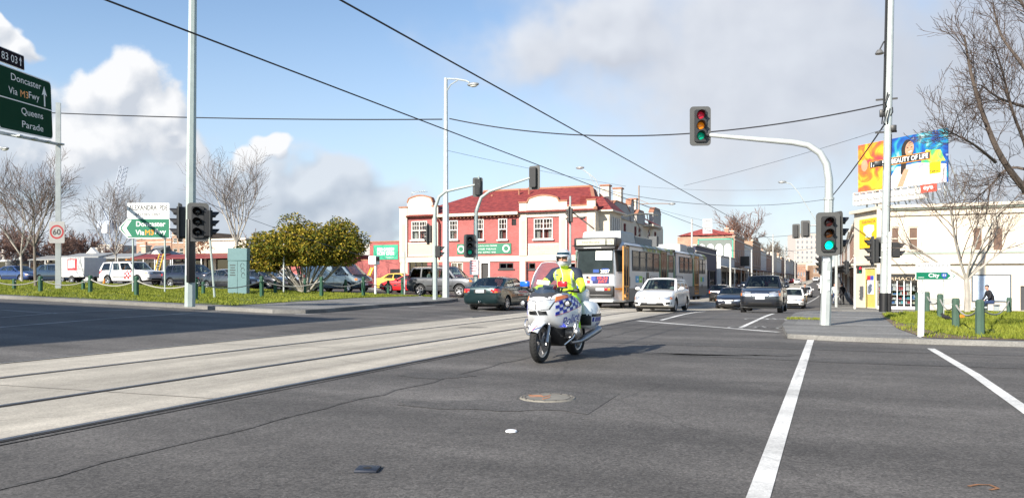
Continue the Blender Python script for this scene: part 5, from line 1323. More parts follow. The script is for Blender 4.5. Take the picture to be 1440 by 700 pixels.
# ------------------------------------------------------------------ lamps, signs, bollards, wires
def lamp_pole(label, px, Z, ytop, arms, r=.15, base=.13, cat='street lamp', m0=GALV, n=8):
    p = gnd(px, Z, base); t = thing('street_lamp', label, cat, p); zz = lambda y: hz(y, Z) - p.z
    m = MB(m0); h = zz(ytop); m.tube([p, p + V((0, 0, h * .42)), p + V((0, 0, h * .425)), p + V((0, 0, h))], [r, r * .9, r * .72, r * .5], n); m.build('pole', t)
    for pts, br in arms:
        ap = [at(px, Z)] ; P_ = []
        for (qx, qy) in pts: P_.append(p + V(((qx - px) / F * Z / CT, 0, zz(qy))))
        m = MB(m0); m.tube(P_, .045, 6)
        if br: m.tube([p + V(((a - px) / F * Z / CT, 0, zz(b))) for a, b in br], .03, 6)
        m.build('arm', t)
        e = P_[-1]; d = (P_[-1] - P_[-2]).normalized()
        m = MB(mat('lamp_housing', (.30, .31, .31), .4, .3)); rot = Matrix(((d.x, 0, 0), (0, 1, 0), (0, 0, 1)))
        m.ball(e + d * .25, (.36, .16, .11), 14, 8); hd = m.build('lamp_head', t)
        m = MB(mat('lamp_diffuser', (.7, .7, .66), .2)); m.ball(e + d * .28 - V((0, 0, .05)), (.25, .13, .09), 12, 6); m.build('diffuser', hd)
    return t
lamp_pole('tallest lamp pole before the hotel with one short bracketed lamp', 627, 43.5, 110, [([(627, 111), (642, 113), (656, 117), (661, 120)], [(628, 129), (634, 120), (644, 115)])], .20)
lamp_pole('lamp post behind the tram front with a curved arm leaning left', 842, 61, 262, [([(842, 264), (838, 252), (828, 243), (820, 237)], [(842, 276), (836, 258), (828, 243)])], .11)
lamp_pole('brown tram pole with a horizontal bracket and pale lamp above the pantograph', 898.5, 76, 261, [([(899, 287), (920, 287), (938, 288)], [(899, 281), (912, 287)])], .13, m0=mat('pole_brown', (.28, .20, .15), .7))
lamp_pole('thin lamp pole on the far right footpath, its arm slanting over the street', 1166, 66, 330, [([(1166, 340), (1148, 306), (1128, 268), (1119, 256), (1112, 254)], None)], .09)
lamp_pole('lamp arm reaching in from the left edge under the motorway sign', -60, 50, 205, [([(-60, 210), (-20, 210), (15, 211), (26, 214)], None)], .15)
# more poles down the street
for k, (px, Z, y, w) in enumerate(((973, 92, 309, .10), (1027, 105, 345, .11), (1057, 118, 352, .10), (1087, 145, 330, .10), (1104, 190, 345, .1), (1118, 230, 352, .1), (1165, 175, 330, .12), (1176, 120, 318, .12))):
    p = gnd(px, Z, .1); m = MB(mat('pole_pale', (.5, .49, .46), .7)); m.tube([p, p + V((0, 0, hz(y, Z) - p.z))], [w * 1.3, w], 8); t = thing('tram_pole', ['pale span wire pole beside the tram rear', 'pole in front of the mural corner building', 'pole in front of the brown brick building', 'pale pole above the roof of the grey SUV', 'thin distant pole left of the cyclist', 'thinnest distant pole at the end of the street', 'distant pole at the right of the street', 'street pole half hidden behind the nearest signal'][k], 'pole', p, 'poles along the street'); m.build('shaft', t); m = MB(GALV); m.lathe([(.001, 0), (w * 1.3, 0), (w * 1.3, .08), (.001, .14)], 8, Matrix.Translation(p + V((0, 0, hz(y, Z) - p.z)))); m.build('cap', t)
# hanging white placard over the street
p = V((*at(995, 80), 0)); p.z = hz(318, 80); m = MB(mat('placard_white', (.48, .49, .5), .6)); m.box(p, (1.0, .05, 1.5), -.2); m.use(mat('placard_ink', (.3, .3, .3), .6))
for k in range(4): m.box(p + V((0, -.04, .52 - k * .34)), (.7, .012, .13), -.2)
m.build('hanging_sign', label='white printed placard hung from the wires above the tram', cat='sign')
# ---- overhead direction sign
Zs = 42.0; pr = V((*at(82, Zs), 0)); pr.z = zg(pr.x, pr.y) + .15
gs = thing('overhead_sign', 'big dark green motorway sign on a steel gantry at the left edge', 'road sign', pr)
Rp = V((*at(73, 41.5), 0)); Lp = V((*at(0, 36.2), 0)); du = (Rp - Lp).normalized()     # runs left to right as read
m = MB(GALV); m.tube([pr, pr + V((0, 0, hz(145, Zs) - pr.z))], [.19, .16], 4, smooth=False); m.build('post', gs)
zb, zt = hz(196, 41.5), hz(116.5, 41.5); Wd = 5.6; nrm = V((du.y, -du.x, 0))
if nrm.dot(V((0, -1, 0)) * 1 + V((1, 0, 0))) < 0: nrm = -nrm
du = V((du.x, du.y, .085)).normalized(); upv = nrm.cross(du); C0 = V((Rp.x, Rp.y, (zb + zt) / 2)) - du * Wd / 2; Mf = frame(C0, du, nrm, upv); Hh = zt - zb
m = MB(SIGW); m.prism(rrect(Wd, Hh, .25), Mf, -.06, 0); pn = m.build('sign_border', gs)
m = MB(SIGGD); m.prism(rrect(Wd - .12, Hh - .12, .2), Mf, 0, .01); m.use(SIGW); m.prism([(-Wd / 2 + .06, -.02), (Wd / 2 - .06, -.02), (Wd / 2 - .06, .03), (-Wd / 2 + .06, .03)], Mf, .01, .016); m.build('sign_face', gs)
m = MB(SIGW)
put_text(m, 'Doncaster', Mf @ Matrix.Translation((.06, 1.08, .012)), .34, 3.1, .004); put_text(m, 'Fwy', Mf @ Matrix.Translation((.80, .42, .012)), .34, 1.12); put_text(m, 'Via', Mf @ Matrix.Translation((-1.35, .42, .012)), .34, .85)
put_text(m, 'Queens', Mf @ Matrix.Translation((.55, -.44, .012)), .34, 2.3); put_text(m, 'Parade', Mf @ Matrix.Translation((.55, -1.05, .012)), .34, 2.25)
ax, ay = 1.95, .62
m.prism([(ax - .07, ay - .5), (ax + .07, ay - .5), (ax + .07, ay + .12), (ax + .28, ay + .05), (ax, ay + .52), (ax - .28, ay + .05), (ax - .07, ay + .12)], Mf, .011, .018); m.build('sign_lettering', gs)
m = MB(SIGO); put_text(m, 'M3', Mf @ Matrix.Translation((-.22, .42, .012)), .34, .8); m.build('route_number', gs)
Zc = zt + .44; Mt = frame(C0 - du * 1.45 + upv * (Hh / 2 + .44), du, nrm, upv)
m = MB(SIGW); m.prism(rrect(2.75, .72, .06), Mt, -.06, 0); m.use(mat('sign_black_panel', (.012, .008, .014), .9, spec=.1)); m.prism(rrect(2.68, .65, .05), Mt, 0, .01); ts = m.build('route_panel', gs)
m = MB(SIGW); put_text(m, '83 03', Mt @ Matrix.Translation((-.1, 0, .012)), .36, 1.5); m.prism([(.97 - .04, -.2), (.97 + .04, -.2), (.97 + .04, .05), (1.1, .02), (.97, .24), (.84, .02), (.93, .05)], Mt, .011, .016); m.build('route_lettering', ts)
m = MB(GALV); zbm = hz(203, Zs); e0 = V((pr.x, pr.y, zbm)); m.bar(e0, e0 - du * 9, .12, .14); 
for k in range(4): q = e0 - du * (1.0 + k * 1.5); m.bar(q, q + nrm * .5 + V((0, 0, -.1)), .05, .05); m.rbox(q + nrm * .55 + V((0, 0, -.08)), (.3, .2, .1), .03)
m.build('beam', gs)
# ---- 60 sign
q = V((*at(86, 41.6), 0)); q.z = hz(327, 41.6); q += V((0, -.25, 0))
s6 = thing('speed_sign', 'speed limit 60 sign clamped to the overhead gantry post', 'road sign', q)
Mf = frame(q, (CT, ST, 0), (ST, -CT, 0)); m = MB(mat('sign_plate_shaded', (.27, .27, .265), .6)); m.prism(rrect(.82, 1.14, .06), Mf, -.02, 0); m.build('plate', s6)  # plate colour darkened to read as out of the sun
T6 = Mf @ Matrix.Translation((0, .02, 0)); m = MB(mat('sign_red', (.30, .015, .02), .4)); m.lathe([(.28, .006), (.37, .006)], 32, T6); m.build('red_ring', s6)
text('numerals', '60', T6, .30, INK, s6, .40, .006, .01)
# ---- Doncaster sign
Zs = 40.5
def flat(px, y, Z=Zs): v_ = V((*at(px, Z), 0)); v_.z = hz(y, Z); return v_
U_ = V((CT, ST, 0)); Nn = V((ST, -CT, 0))
ds = thing('direction_sign', 'white and green arrow sign pointing left to Doncaster on two posts', 'road sign', gnd(208, Zs, .13))
k = Zs / F
m = MB(GALVG)
for px in (187, 232): g = gnd(px, Zs, .13); m.tube([g, V((g.x, g.y, hz(290, Zs)))], .045, 8); m.build('post', ds); m = MB(GALVG)
Mw = frame(flat(209.5, 296) + Nn * .08, U_, Nn); w, h = 59 * k, 20.5 * k
m = MB(SIGW); m.prism(rrect(w, h, .04), Mw, -.02, 0); pw = m.build('white_panel', ds)
m = MB(INK); put_text(m, 'ALEXANDRA  PDE', Mw @ Matrix.Translation((0, .14, 0)), .26, w * .92, .004, .004); put_text(m, 'EASTERN  HWY', Mw @ Matrix.Translation((0, -.21, 0)), .15, w * .6, .004, .002); m.build('sign_lettering', pw)
Mg = frame(flat(204.5, 321) + Nn * .08, U_, Nn); w, h = 71 * k, 28.5 * k
def arrow(w, h, e, sg, ins=0):
    a = [(w / 2 - ins, h / 2 - ins), (-w / 2 + e, h / 2 - ins), (-w / 2 + ins * 1.3, .06 * h), (-w / 2 + ins * 1.3, -.06 * h), (-w / 2 + e, -h / 2 + ins), (w / 2 - ins, -h / 2 + ins)]
    return a if sg < 0 else [(-x, y) for x, y in a[::-1]]
m = MB(SIGW); m.prism(arrow(w, h, .42, -1), Mg, -.02, 0); pg = m.build('green_panel', ds); m = MB(SIGG); m.prism(arrow(w, h, .44, -1, .05), Mg, 0, .008); m.use(SIGW); m.prism([(-w / 2 + .12, 0), (-w / 2 + .42, .42), (-w / 2 + .64, .42), (-w / 2 + .36, 0), (-w / 2 + .64, -.42), (-w / 2 + .42, -.42)], Mg, .008, .014); m.build('arrow_face', pg)
m = MB(SIGW); put_text(m, 'Doncaster', Mg @ Matrix.Translation((.32, .22, .008)), .26, 1.5, .004, .010); put_text(m, 'Via', Mg @ Matrix.Translation((-.24, -.22, .008)), .26, .44, .004, .010); put_text(m, 'Fwy', Mg @ Matrix.Translation((.82, -.22, .008)), .26, .55, .004, .010); m.build('sign_lettering', pg)
m = MB(SIGO); put_text(m, 'M3', Mg @ Matrix.Translation((.25, -.22, .008)), .26, .42, .004, .010); m.build('route_number', pg)
# ---- City sign on the right
Zs = 26.5; k = Zs / F
cs = thing('direction_sign', 'small white and green arrow sign pointing right to the City', 'road sign', gnd(1312, Zs, .12))
for px in (1297, 1327): g = gnd(px, Zs, .12); m = MB(GALV); m.tube([g, V((g.x, g.y, hz(372, Zs)))], .022, 6); m.build('post', cs)
Mw = frame(flat(1311, 375.7, Zs) + Nn * .05, U_, Nn); w, h = 48 * k, 12 * k
m = MB(SIGW); m.prism(rrect(w, h, .02), Mw, -.02, 0); pw = m.build('white_panel', cs)
m = MB(mat('faded_ink', (.22, .22, .24), .6)); put_text(m, 'ALEXANDRA PDE', Mw @ Matrix.Translation((0, .06, 0)), .10, w * .9, .004, .002); put_text(m, 'EASTERN HWY', Mw @ Matrix.Translation((0, -.08, 0)), .06, w * .55, .004, .001); m.build('sign_lettering', pw)
Mg = frame(flat(1314.5, 387.7, Zs) + Nn * .05, U_, Nn); w, h = 56 * k, 11.5 * k
m = MB(SIGW); m.prism(arrow(w, h, .17, 1), Mg, -.02, 0); pg = m.build('green_panel', cs); m = MB(SIGG); m.prism(arrow(w, h, .175, 1, .02), Mg, 0, .006); m.use(SIGW); m.prism([(w / 2 - .05, 0), (w / 2 - .17, -.10), (w / 2 - .28, -.10), (w / 2 - .16, 0), (w / 2 - .28, .10), (w / 2 - .17, .10)], Mg, .006, .01); m.build('arrow_face', pg)
m = MB(SIGW); put_text(m, 'City', Mg @ Matrix.Translation((-.06, 0, .006)), .13, .36, .004, .006); m.prism([(-w / 2 + .08, -.06), (-w / 2 + .28, -.06), (-w / 2 + .28, -.045), (-w / 2 + .08, -.045)], Mg, .006, .01); m.build('sign_lettering', pg)
m = MB(mat('route_shield_blue', (.03, .08, .35), .4)); m.prism([(.20, .09), (.38, .09), (.39, 0), (.29, -.11), (.19, 0)], Mg, .006, .01); m.use(SIGW); put_text(m, '83', Mg @ Matrix.Translation((.29, .02, .009)), .08, .11); m.build('route_shield', pg)
# ---- street furniture
p = gnd(336, 41.5, .13); cb = thing('utility_cabinet', 'tall teal metal service cabinet with graffiti on the left grass', 'cabinet', p)
TEAL = mat('cabinet_teal', (.16, .27, .28), .55, var=.07); ar = R(-22 + 25); a_ = R(30)
Mc = Matrix.Translation(p) @ Matrix.Rotation(a_, 4, 'Z'); hC = hz(349, 41.5) - p.z
def cbox(m, c, d): return m.rbox(Mc @ V(c), d, .015, 1, rz=a_)
m = MB(TEAL); cbox(m, (0, 0, hC * .36), (.95, .78, hC * .72)); cbox(m, (0, 0, hC * .86), (.99, .82, hC * .27)); m.build('case', cb)
m = MB(BLACK); m.box(Mc @ V((0, -.392, hC * .36)), (.008, .01, hC * .7), a_); m.build('door_seam', cb)
m = MB(mat('cabinet_pale_paint', (.5, .56, .55), .6)); m.box(Mc @ V((-.477, 0, .42)), (.01, .74, .84), a_); m.build('paint_patch', cb)
m = MB(mat('cabinet_stencil', (.07, .08, .08), .7))
for q_ in range(5): m.box(Mc @ V((-.24, -.394, 1.52 - q_ * .13)), (.28 - .05 * (q_ % 2), .006, .05), a_)
for q_ in range(3): m.tube([Mc @ V((.25 + .09 * math.cos(t) + .02 * q_, -.397, 1.5 - q_ * .26 + .13 * math.sin(t))) for t in [j * .5 for j in range(12)]], .008, 4)
m.box(Mc @ V((-.482, .05, 1.42)), (.006, .3, .06), a_); m.build('graffiti', cb)
BOLL = mat('bollard_green', (.015, .075, .04), .65, var=.25, scale=8, stretch=(1, 1, .2)); ROPE = mat('rope', (.36, .35, .31), .9, var=.2, scale=30)
BOLP = mat('bollard_pale_green', (.05, .095, .068), .8, var=.3, scale=8, stretch=(1, 1, .2))
def bollard(label, px, y, ytop, grp, r=.10, dz=.13):
    p = G(px, y, dz); h = (y - ytop) / F * depth(p)
    t = thing('bollard', label, 'bollard', p, grp)
    m = MB(BOLP if 'pale' in label else BOLL); m.tube([p + V((0, 0, -.05)), p + V((0, 0, h * .93)), p + V((0, 0, h))], [r, r, r * .72], 8, smooth=False); m.build('post', t)
    m = MB(GALV); m.tube([p + V((-r - .04, 0, h * .78)), p + V((r + .04, 0, h * .78))], .02, 6); m.build('rope_ring', t)
    return p + V((0, 0, h * .78))
def sag(a, b, d, n=12): return [a.lerp(b, i / n) - V((0, 0, 4 * d * (i / n) * (1 - i / n))) for i in range(n + 1)]
fr = [(-18, 410, 386, 'out past the left edge of the grass verge'), (57, 411, 388, 'left of the speed sign post'), (127, 412, 387, 'before the front wheel of the white utility'), (192, 417, 388, 'between the two posts of the Doncaster sign'), (275, 422, 391, 'just right of the tall square signal pole'), (368, 418, 388, 'right of the teal cabinet'), (452, 418, 389, 'before the middle of the panel van'), (511, 417, 389, 'before the black bonnet of the panel van'), (566, 414, 391, 'before the red car')]
tops = [bollard('green timber bollard ' + l, a, b, c, 'green bollards along the left verge') for a, b, c, l in fr]
where = [x[3] for x in fr]
for i in range(len(tops) - 1):
    m = MB(ROPE); m.tube(sag(tops[i], tops[i + 1], .28), .025, 5); m.build('rope', label='slack rope from the bollard ' + ' '.join(where[i].split()[:7]), cat='rope', group='ropes of the left verge')
bk = [(20, 408, 392, 'far bollard under the bare trees at left'), (117, 408, 394, 'before the grey trailer'), (286, 414, 396, 'behind the tall signal pole before the navy wagon'), (387, 413, 394, 'before the white car with the red guard'), (429, 413, 392, 'at the foot of the green tree'), (486, 412, 393, 'between the two doors of the panel van'), (546, 413, 394, 'before the yellow car')]
for a, b, c, l in bk: bollard('smaller green bollard ' + l, a, b, c, 'green bollards along the far edge of the verge', .09)
rb = [(1290, 438.6, 411, 'right behind the white post'), (1304, 440, 410, 'second from the white post'), (1322, 446.6, 413, 'under the City sign'), (1344, 459.7, 419, 'left of the bare tree trunk'), (1378, 472, 421, 'nearest and largest on the right grass'), (1419, 441, 418, 'right of the seated person'), (1470, 476, 424, 'past the right edge')]
tops = [bollard('pale green bollard ' + l, a, b, c, 'green bollards on the right grass', .088, .11) for a, b, c, l in rb]
for i in (1, 2, 3): m = MB(ROPE); m.tube(sag(tops[i], tops[i + 1], .22), .022, 5); m.build('rope', label='sagging rope before the ' + ['pharmacy between the second and third bollards', 'bare tree between the sign and trunk bollards', 'bare tree ending at the nearest bollard'][i - 1], cat='rope', group='ropes of the right verge')
m = MB(ROPE); m.tube(sag(tops[4], tops[5], .3), .022, 5); m.build('rope', label='rope from the nearest bollard back towards the far right one', cat='rope', group='ropes of the right verge')
p = G(1295, 473, .10); wp = thing('marker_post', 'short white painted post with a round sticker at the kerb', 'post', p); h = 73 / F * depth(p)
m = MB(WHITE); m.tube([p, p + V((.015, 0, h))], .065, 10); m.build('post', wp); m = MB(mat('cabinet_stencil', 0)); m.lathe([(.018, .07), (.03, .07)], 12, Matrix.Translation(p + V((.01, 0, h * .86))) @ Matrix.Rotation(R(90), 4, 'X')); m.build('sticker', wp)
p = gnd(528, 46, .13); sc_ = thing('traffic_camera', 'boxy white traffic camera on a post before the red beer garden wall', 'camera', p); zz = lambda y: hz(y, 46) - p.z
m = MB(WHITE); m.tube([p, p + V((0, 0, zz(372)))], .07, 8); m.build('post', sc_); m = MB(WHITE); m.rbox(p + V((-.1, 0, zz(366))), (.5, .45, .5), .03); bxo = m.build('camera_box', sc_); m = MB(BLACK); m.box(p + V((.17, -.05, zz(364))), (.08, .3, .25)); m.build('lens_hood', bxo)
p = gnd(569, 47, .13); m = MB(GALV); m.tube([p, p + V((0, 0, hz(354, 47) - p.z))], .05, 8); m.ball(p + V((0, 0, hz(354, 47) - p.z)), .055, 8, 4); m.build('sign_post', label='bare thin steel post before the red car', cat='post')
p = gnd(399, 45, .13); m = MB(GALV); m.tube([p, p + V((0, 0, hz(344, 45) - p.z))], .05, 8); m.ball(p + V((0, 0, hz(344, 45) - p.z)), .055, 8, 4); m.build('sign_post', label='bare thin steel post under the green tree', cat='post')
p = G(302, 420, .13); q = V((*at(295, depth(p)), 0)); q.z = hz(332, depth(p)); m = MB(GALVG); m.tube([p, q], .05, 8); m.ball(q, .055, 8, 4); m.build('sign_post', label='leaning thin steel post right of the signal cluster', cat='post')
# white trailer with a red notice, cone, ladders
p = P2(117, 60); tr_ = thing('trailer', 'grey white box trailer with a red notice left of the white utility', 'trailer', p, None, True, R(-2))
m = MB(mat('trailer_white', (.56, .56, .55), .5, var=.1)); m.rbox((0, 0, 1.25), (2.7, 1.9, 1.5), .03, 1); bo_ = m.build('box', tr_)
m = MB(mat('notice_red', (.55, .04, .05), .5)); m.box((.05, -.96, 1.45), (1.05, .012, .85)); m.use(WHITE); m.box((.0, -.968, 1.5), (.75, .01, .6)); m.build('notice', bo_); text('notice_lettering', '1', frame((.40, -.975, 1.5), (1, 0, 0), (0, -1, 0)), .4, mat('notice_red', 0), bo_)
m = MB(BLACK); m.bar((1.3, 0, .5), (2.3, 0, .48), .1, .1); m.build('tow_bar', tr_)
for s in (-1, 1): w_ = link('wheel', wheel_meshes(.32, .2, 'steel')[0], tr_); w_.location = (0, s * .9, .32); link('rim', wheel_meshes(.32, .2, 'steel')[1], w_)
p = P2(146.5, 56); cn = thing('traffic_cone', 'small orange cone by the rear wheel of the white utility', 'cone', p); m = MB(HVO); m.lathe([(.13, .03), (.03, .5), (.001, .5)], 14, Matrix.Translation(p)); m.build('cone', cn); m = MB(BLACK); m.box(p + V((0, 0, .02)), (.34, .34, .04)); m.build('base', cn)
LADY = mat('ladder_yellow', (.75, .42, .02), .5)
def ladder(label, px0, y0, px1, y1, Z, w):
    a = V((*at(px0, Z), 0)); a.z = hz(y0, Z); b = V((*at(px1, Z + .6), 0)); b.z = hz(y1, Z + .6); s_ = V((w, 0, 0))
    t = thing('ladder', label, 'ladder', a)
    for k in (0, 1): m = MB(LADY); m.bar(a + s_ * k, b + s_ * k, .07, .09, (1, 0, 0)); m.build('rail', t)
    m = MB(GALV)
    for k in range(1, 9): q = a.lerp(b, k / 9); m.bar(q, q + s_, .04, .04)
    m.build('rungs', t)
ladder('yellow ladder leaning by the white shopfront behind the Doncaster sign', 216, 388, 224.5, 357, 60.5, .42)
ladder('short yellow ladder behind the panel van nose', 517, 388, 522, 376, 58, .2)
# ---- wires
WIRE = mat('wire', (.02, .02, .025), .6); WIRET = mat('thin_wire', (.10, .11, .13), .6)
def wire(label, a, b, r, d=0, m=WIRE, n=16): mb = MB(m); mb.tube(sag(V(a), V(b), d, n), r, 5, False); return mb.build('overhead_wire', label=label, cat='wire', group='overhead wires')
def pt(px, y, Z): q = at(px, Z); return V((q.x, q.y, hz(y, Z)))
wire('tram contact wire running overhead from the top centre down the street', (-7.0, 3, 5.5), (-7.0, 180, 6.6), .017)
wire('tram contact wire from the upper left past the lamp pole', (-10.25, 3, 5.5), (-10.6, 130, 6.0), .017)
wire('thick black cable from the motorway sign to the tallest lamp pole', pt(-60, 152, 52), pt(622, 168, 43.5), .035, .25)
wire('thick black cable sagging from the tallest lamp pole to the utility pole', pt(632, 167, 43.5), pt(1243, 147, 33.6), .032, 1.15, n=30)
wire('black cable slanting from the utility pole to the far pole', pt(1244, 175, 33.5), pt(1163, 284, 60), .035, .15)
wire('thin span wire right of the lamp pole down to the left tram wire', pt(630, 212, 43.5), pt(880, 262, 62), .010, .1, WIRET)
wire('thin span wire from the tram wires up to the utility pole', pt(962, 261, 50), pt(1243, 182, 34), .012, .1, WIRET)
wire('slender cross street cable above the tram roof', pt(842, 265, 61), pt(1163, 280, 66), .022, .9, WIRET, 24)
wire('higher thin cross street cable', pt(898, 262, 76), pt(1166, 262, 76), .012, .4, WIRET, 20)
wire('distant cross street cable over the shops', pt(973, 332, 92), pt(1176, 322, 110), .025, .6, WIRET, 20)
wire('distant lower cross street cable above the grey SUV', pt(1027, 352, 105), pt(1165, 345, 150), .03, .6, WIRET, 20)
wire('thin stay wire from the square signal pole to the right', pt(272, 278, 30.5), pt(560, 372, 52), .010, .2, WIRET)
wire('pale thin cable beside the tram contact wire', pt(842, 268, 61), pt(1000, 312, 95), .012, .2, WIRET)
# ------------------------------------------------------------------ buildings
def onY(px, y, Yp): k = (px - 720) / F; Z = Yp / (k * ST + CT); return Z * (k * CT - ST), hz(y, Z)
def brick(name, col, mortar, sc=1., bump=.4, var=.25):
    m, nt, out = newmat(name); L = nt.links.new; b = N(nt, 'ShaderNodeBsdfPrincipled'); b.inputs['Roughness'].default_value = .8; L(b.outputs[0], out.inputs[0])
    tc = N(nt, 'ShaderNodeTexCoord'); ge = N(nt, 'ShaderNodeSeparateXYZ'); L(tc.outputs['Object'], ge.inputs[0]); ad = N(nt, 'ShaderNodeMath', operation='ADD'); L(ge.outputs[0], ad.inputs[0]); L(ge.outputs[1], ad.inputs[1])
    cb = N(nt, 'ShaderNodeCombineXYZ'); L(ad.outputs[0], cb.inputs[0]); L(ge.outputs[2], cb.inputs[1])
    br = N(nt, 'ShaderNodeTexBrick'); L(cb.outputs[0], br.inputs[0]); br.inputs['Scale'].default_value = sc
    br.inputs['Color1'].default_value = (*[c * (1 + var) for c in col], 1); br.inputs['Color2'].default_value = (*[c * (1 - var) for c in col], 1); br.inputs['Mortar'].default_value = (*mortar, 1)
    br.inputs['Mortar Size'].default_value = .012; br.inputs['Brick Width'].default_value = .24; br.inputs['Row Height'].default_value = .086
    no = N(nt, 'ShaderNodeTexNoise'); no.inputs['Scale'].default_value = .8; no.inputs['Detail'].default_value = 6; L(tc.outputs['Object'], no.inputs[0]); r = N(nt, 'ShaderNodeMapRange'); r.inputs[1].default_value = .3; r.inputs[2].default_value = .7; r.inputs[3].default_value = .82; r.inputs[4].default_value = 1.15; L(no.outputs[0], r.inputs[0])
    s = N(nt, 'ShaderNodeVectorMath', operation='SCALE'); L(br.outputs[0], s.inputs[0]); L(r.outputs[0], s.inputs['Scale']); L(s.outputs[0], b.inputs['Base Color'])
    bp = N(nt, 'ShaderNodeBump'); bp.inputs['Strength'].default_value = bump; bp.inputs['Distance'].default_value = .01; bp.invert = True; L(br.outputs['Fac'], bp.inputs['Height']); L(bp.outputs[0], b.inputs['Normal'])
    MATS[name] = m; return m
REDB = brick('painted_red_brick', (.40, .115, .105), (.31, .085, .08), var=.12)
BROWNB = brick('brown_brick', (.30, .16, .09), (.3, .25, .2)); ORGB = brick('orange_brick', (.38, .17, .10), (.36, .3, .24))
CREAM = mat('cream_render', (.60, .53, .43), .75, var=.08, scale=1.5, bump=.15); PINKC = mat('peach_render', (.60, .42, .33), .75, var=.06, scale=1.5); WREN = mat('white_render', (.62, .60, .56), .75, var=.10, scale=1.2)
GREYR = mat('grey_render', (.34, .33, .31), .8, var=.12, scale=1.2); DGREY = mat('dark_weatherboard', (.055, .055, .058), .8, var=.15); BEIGE = mat('beige_render', (.42, .34, .26), .8, var=.1)
CORR = mat('corrugated_iron', (.30, .30, .29), .5, .3, var=.12, stretch=(12, 1, 1)); MAROON = mat('maroon_paint', (.17, .025, .025), .6); TCOT = mat('terracotta_trim', (.34, .15, .09), .8, var=.2)
SASH = mat('sash_white', (.62, .60, .56), .5, var=.05); CURT = mat('curtain', (.50, .47, .44), .9, var=.3, scale=6, stretch=(6, 6, .4)); DARKIN = mat('dark_interior', (.02, .02, .022), .9); NAVYW = mat('navy_wall', (.01, .014, .05), .6)
def tilemat():
    m, nt, out = newmat('red_roof_tiles'); L = nt.links.new; b = N(nt, 'ShaderNodeBsdfPrincipled'); b.inputs['Roughness'].default_value = .7; L(b.outputs[0], out.inputs[0])
    tc = N(nt, 'ShaderNodeTexCoord'); w = N(nt, 'ShaderNodeTexWave', bands_direction='Z'); w.inputs['Scale'].default_value = 2.2; w.inputs['Distortion'].default_value = .4; L(tc.outputs['Object'], w.inputs[0])
    no = N(nt, 'ShaderNodeTexNoise'); no.inputs['Scale'].default_value = 3; no.inputs['Detail'].default_value = 8; L(tc.outputs['Object'], no.inputs[0])
    cr = N(nt, 'ShaderNodeValToRGB'); cr.color_ramp.elements[0].position = .3; cr.color_ramp.elements[0].color = (.14, .018, .018, 1); cr.color_ramp.elements[1].position = .75; cr.color_ramp.elements[1].color = (.30, .05, .04, 1); L(no.outputs[0], cr.inputs[0]); L(cr.outputs[0], b.inputs['Base Color'])
    bp = N(nt, 'ShaderNodeBump'); bp.inputs['Strength'].default_value = .8; bp.inputs['Distance'].default_value = .05; L(w.outputs[0], bp.inputs['Height']); L(bp.outputs[0], b.inputs['Normal'])
    MATS['red_roof_tiles'] = m; return m
TILE = tilemat()
def wall(mb, M, a0, a1, z0, z1, holes=(), dep=.16):
    """a wall face on frame M with real openings: cells, reveals and nothing in the holes"""
    A = sorted(set([a0, a1] + [x for h in holes for x in h[:2]])); B = sorted(set([z0, z1] + [x for h in holes for x in h[2:4]]))
    for i in range(len(A) - 1):
        for j in range(len(B) - 1):
            ca, cb = (A[i] + A[i + 1]) / 2, (B[j] + B[j + 1]) / 2
            if any(h[0] < ca < h[1] and h[2] < cb < h[3] for h in holes): continue
            mb.add([M @ V((a, b, 0)) for a, b in ((A[i], B[j]), (A[i + 1], B[j]), (A[i + 1], B[j + 1]), (A[i], B[j + 1]))], [(0, 1, 2, 3)])
    for h in holes:
        c = [(h[0], h[2]), (h[1], h[2]), (h[1], h[3]), (h[0], h[3])]
        for k in range(4):
            p, q = c[k], c[(k + 1) % 4]
            mb.add([M @ V((*p, 0)), M @ V((*q, 0)), M @ V((*q, -dep)), M @ V((*p, -dep))], [(3, 2, 1, 0)])
def fbox(mb, M, a0, a1, z0, z1, n0, n1):
    return mb.prism([(a0, z0), (a1, z0), (a1, z1), (a0, z1)], M, n0, n1)
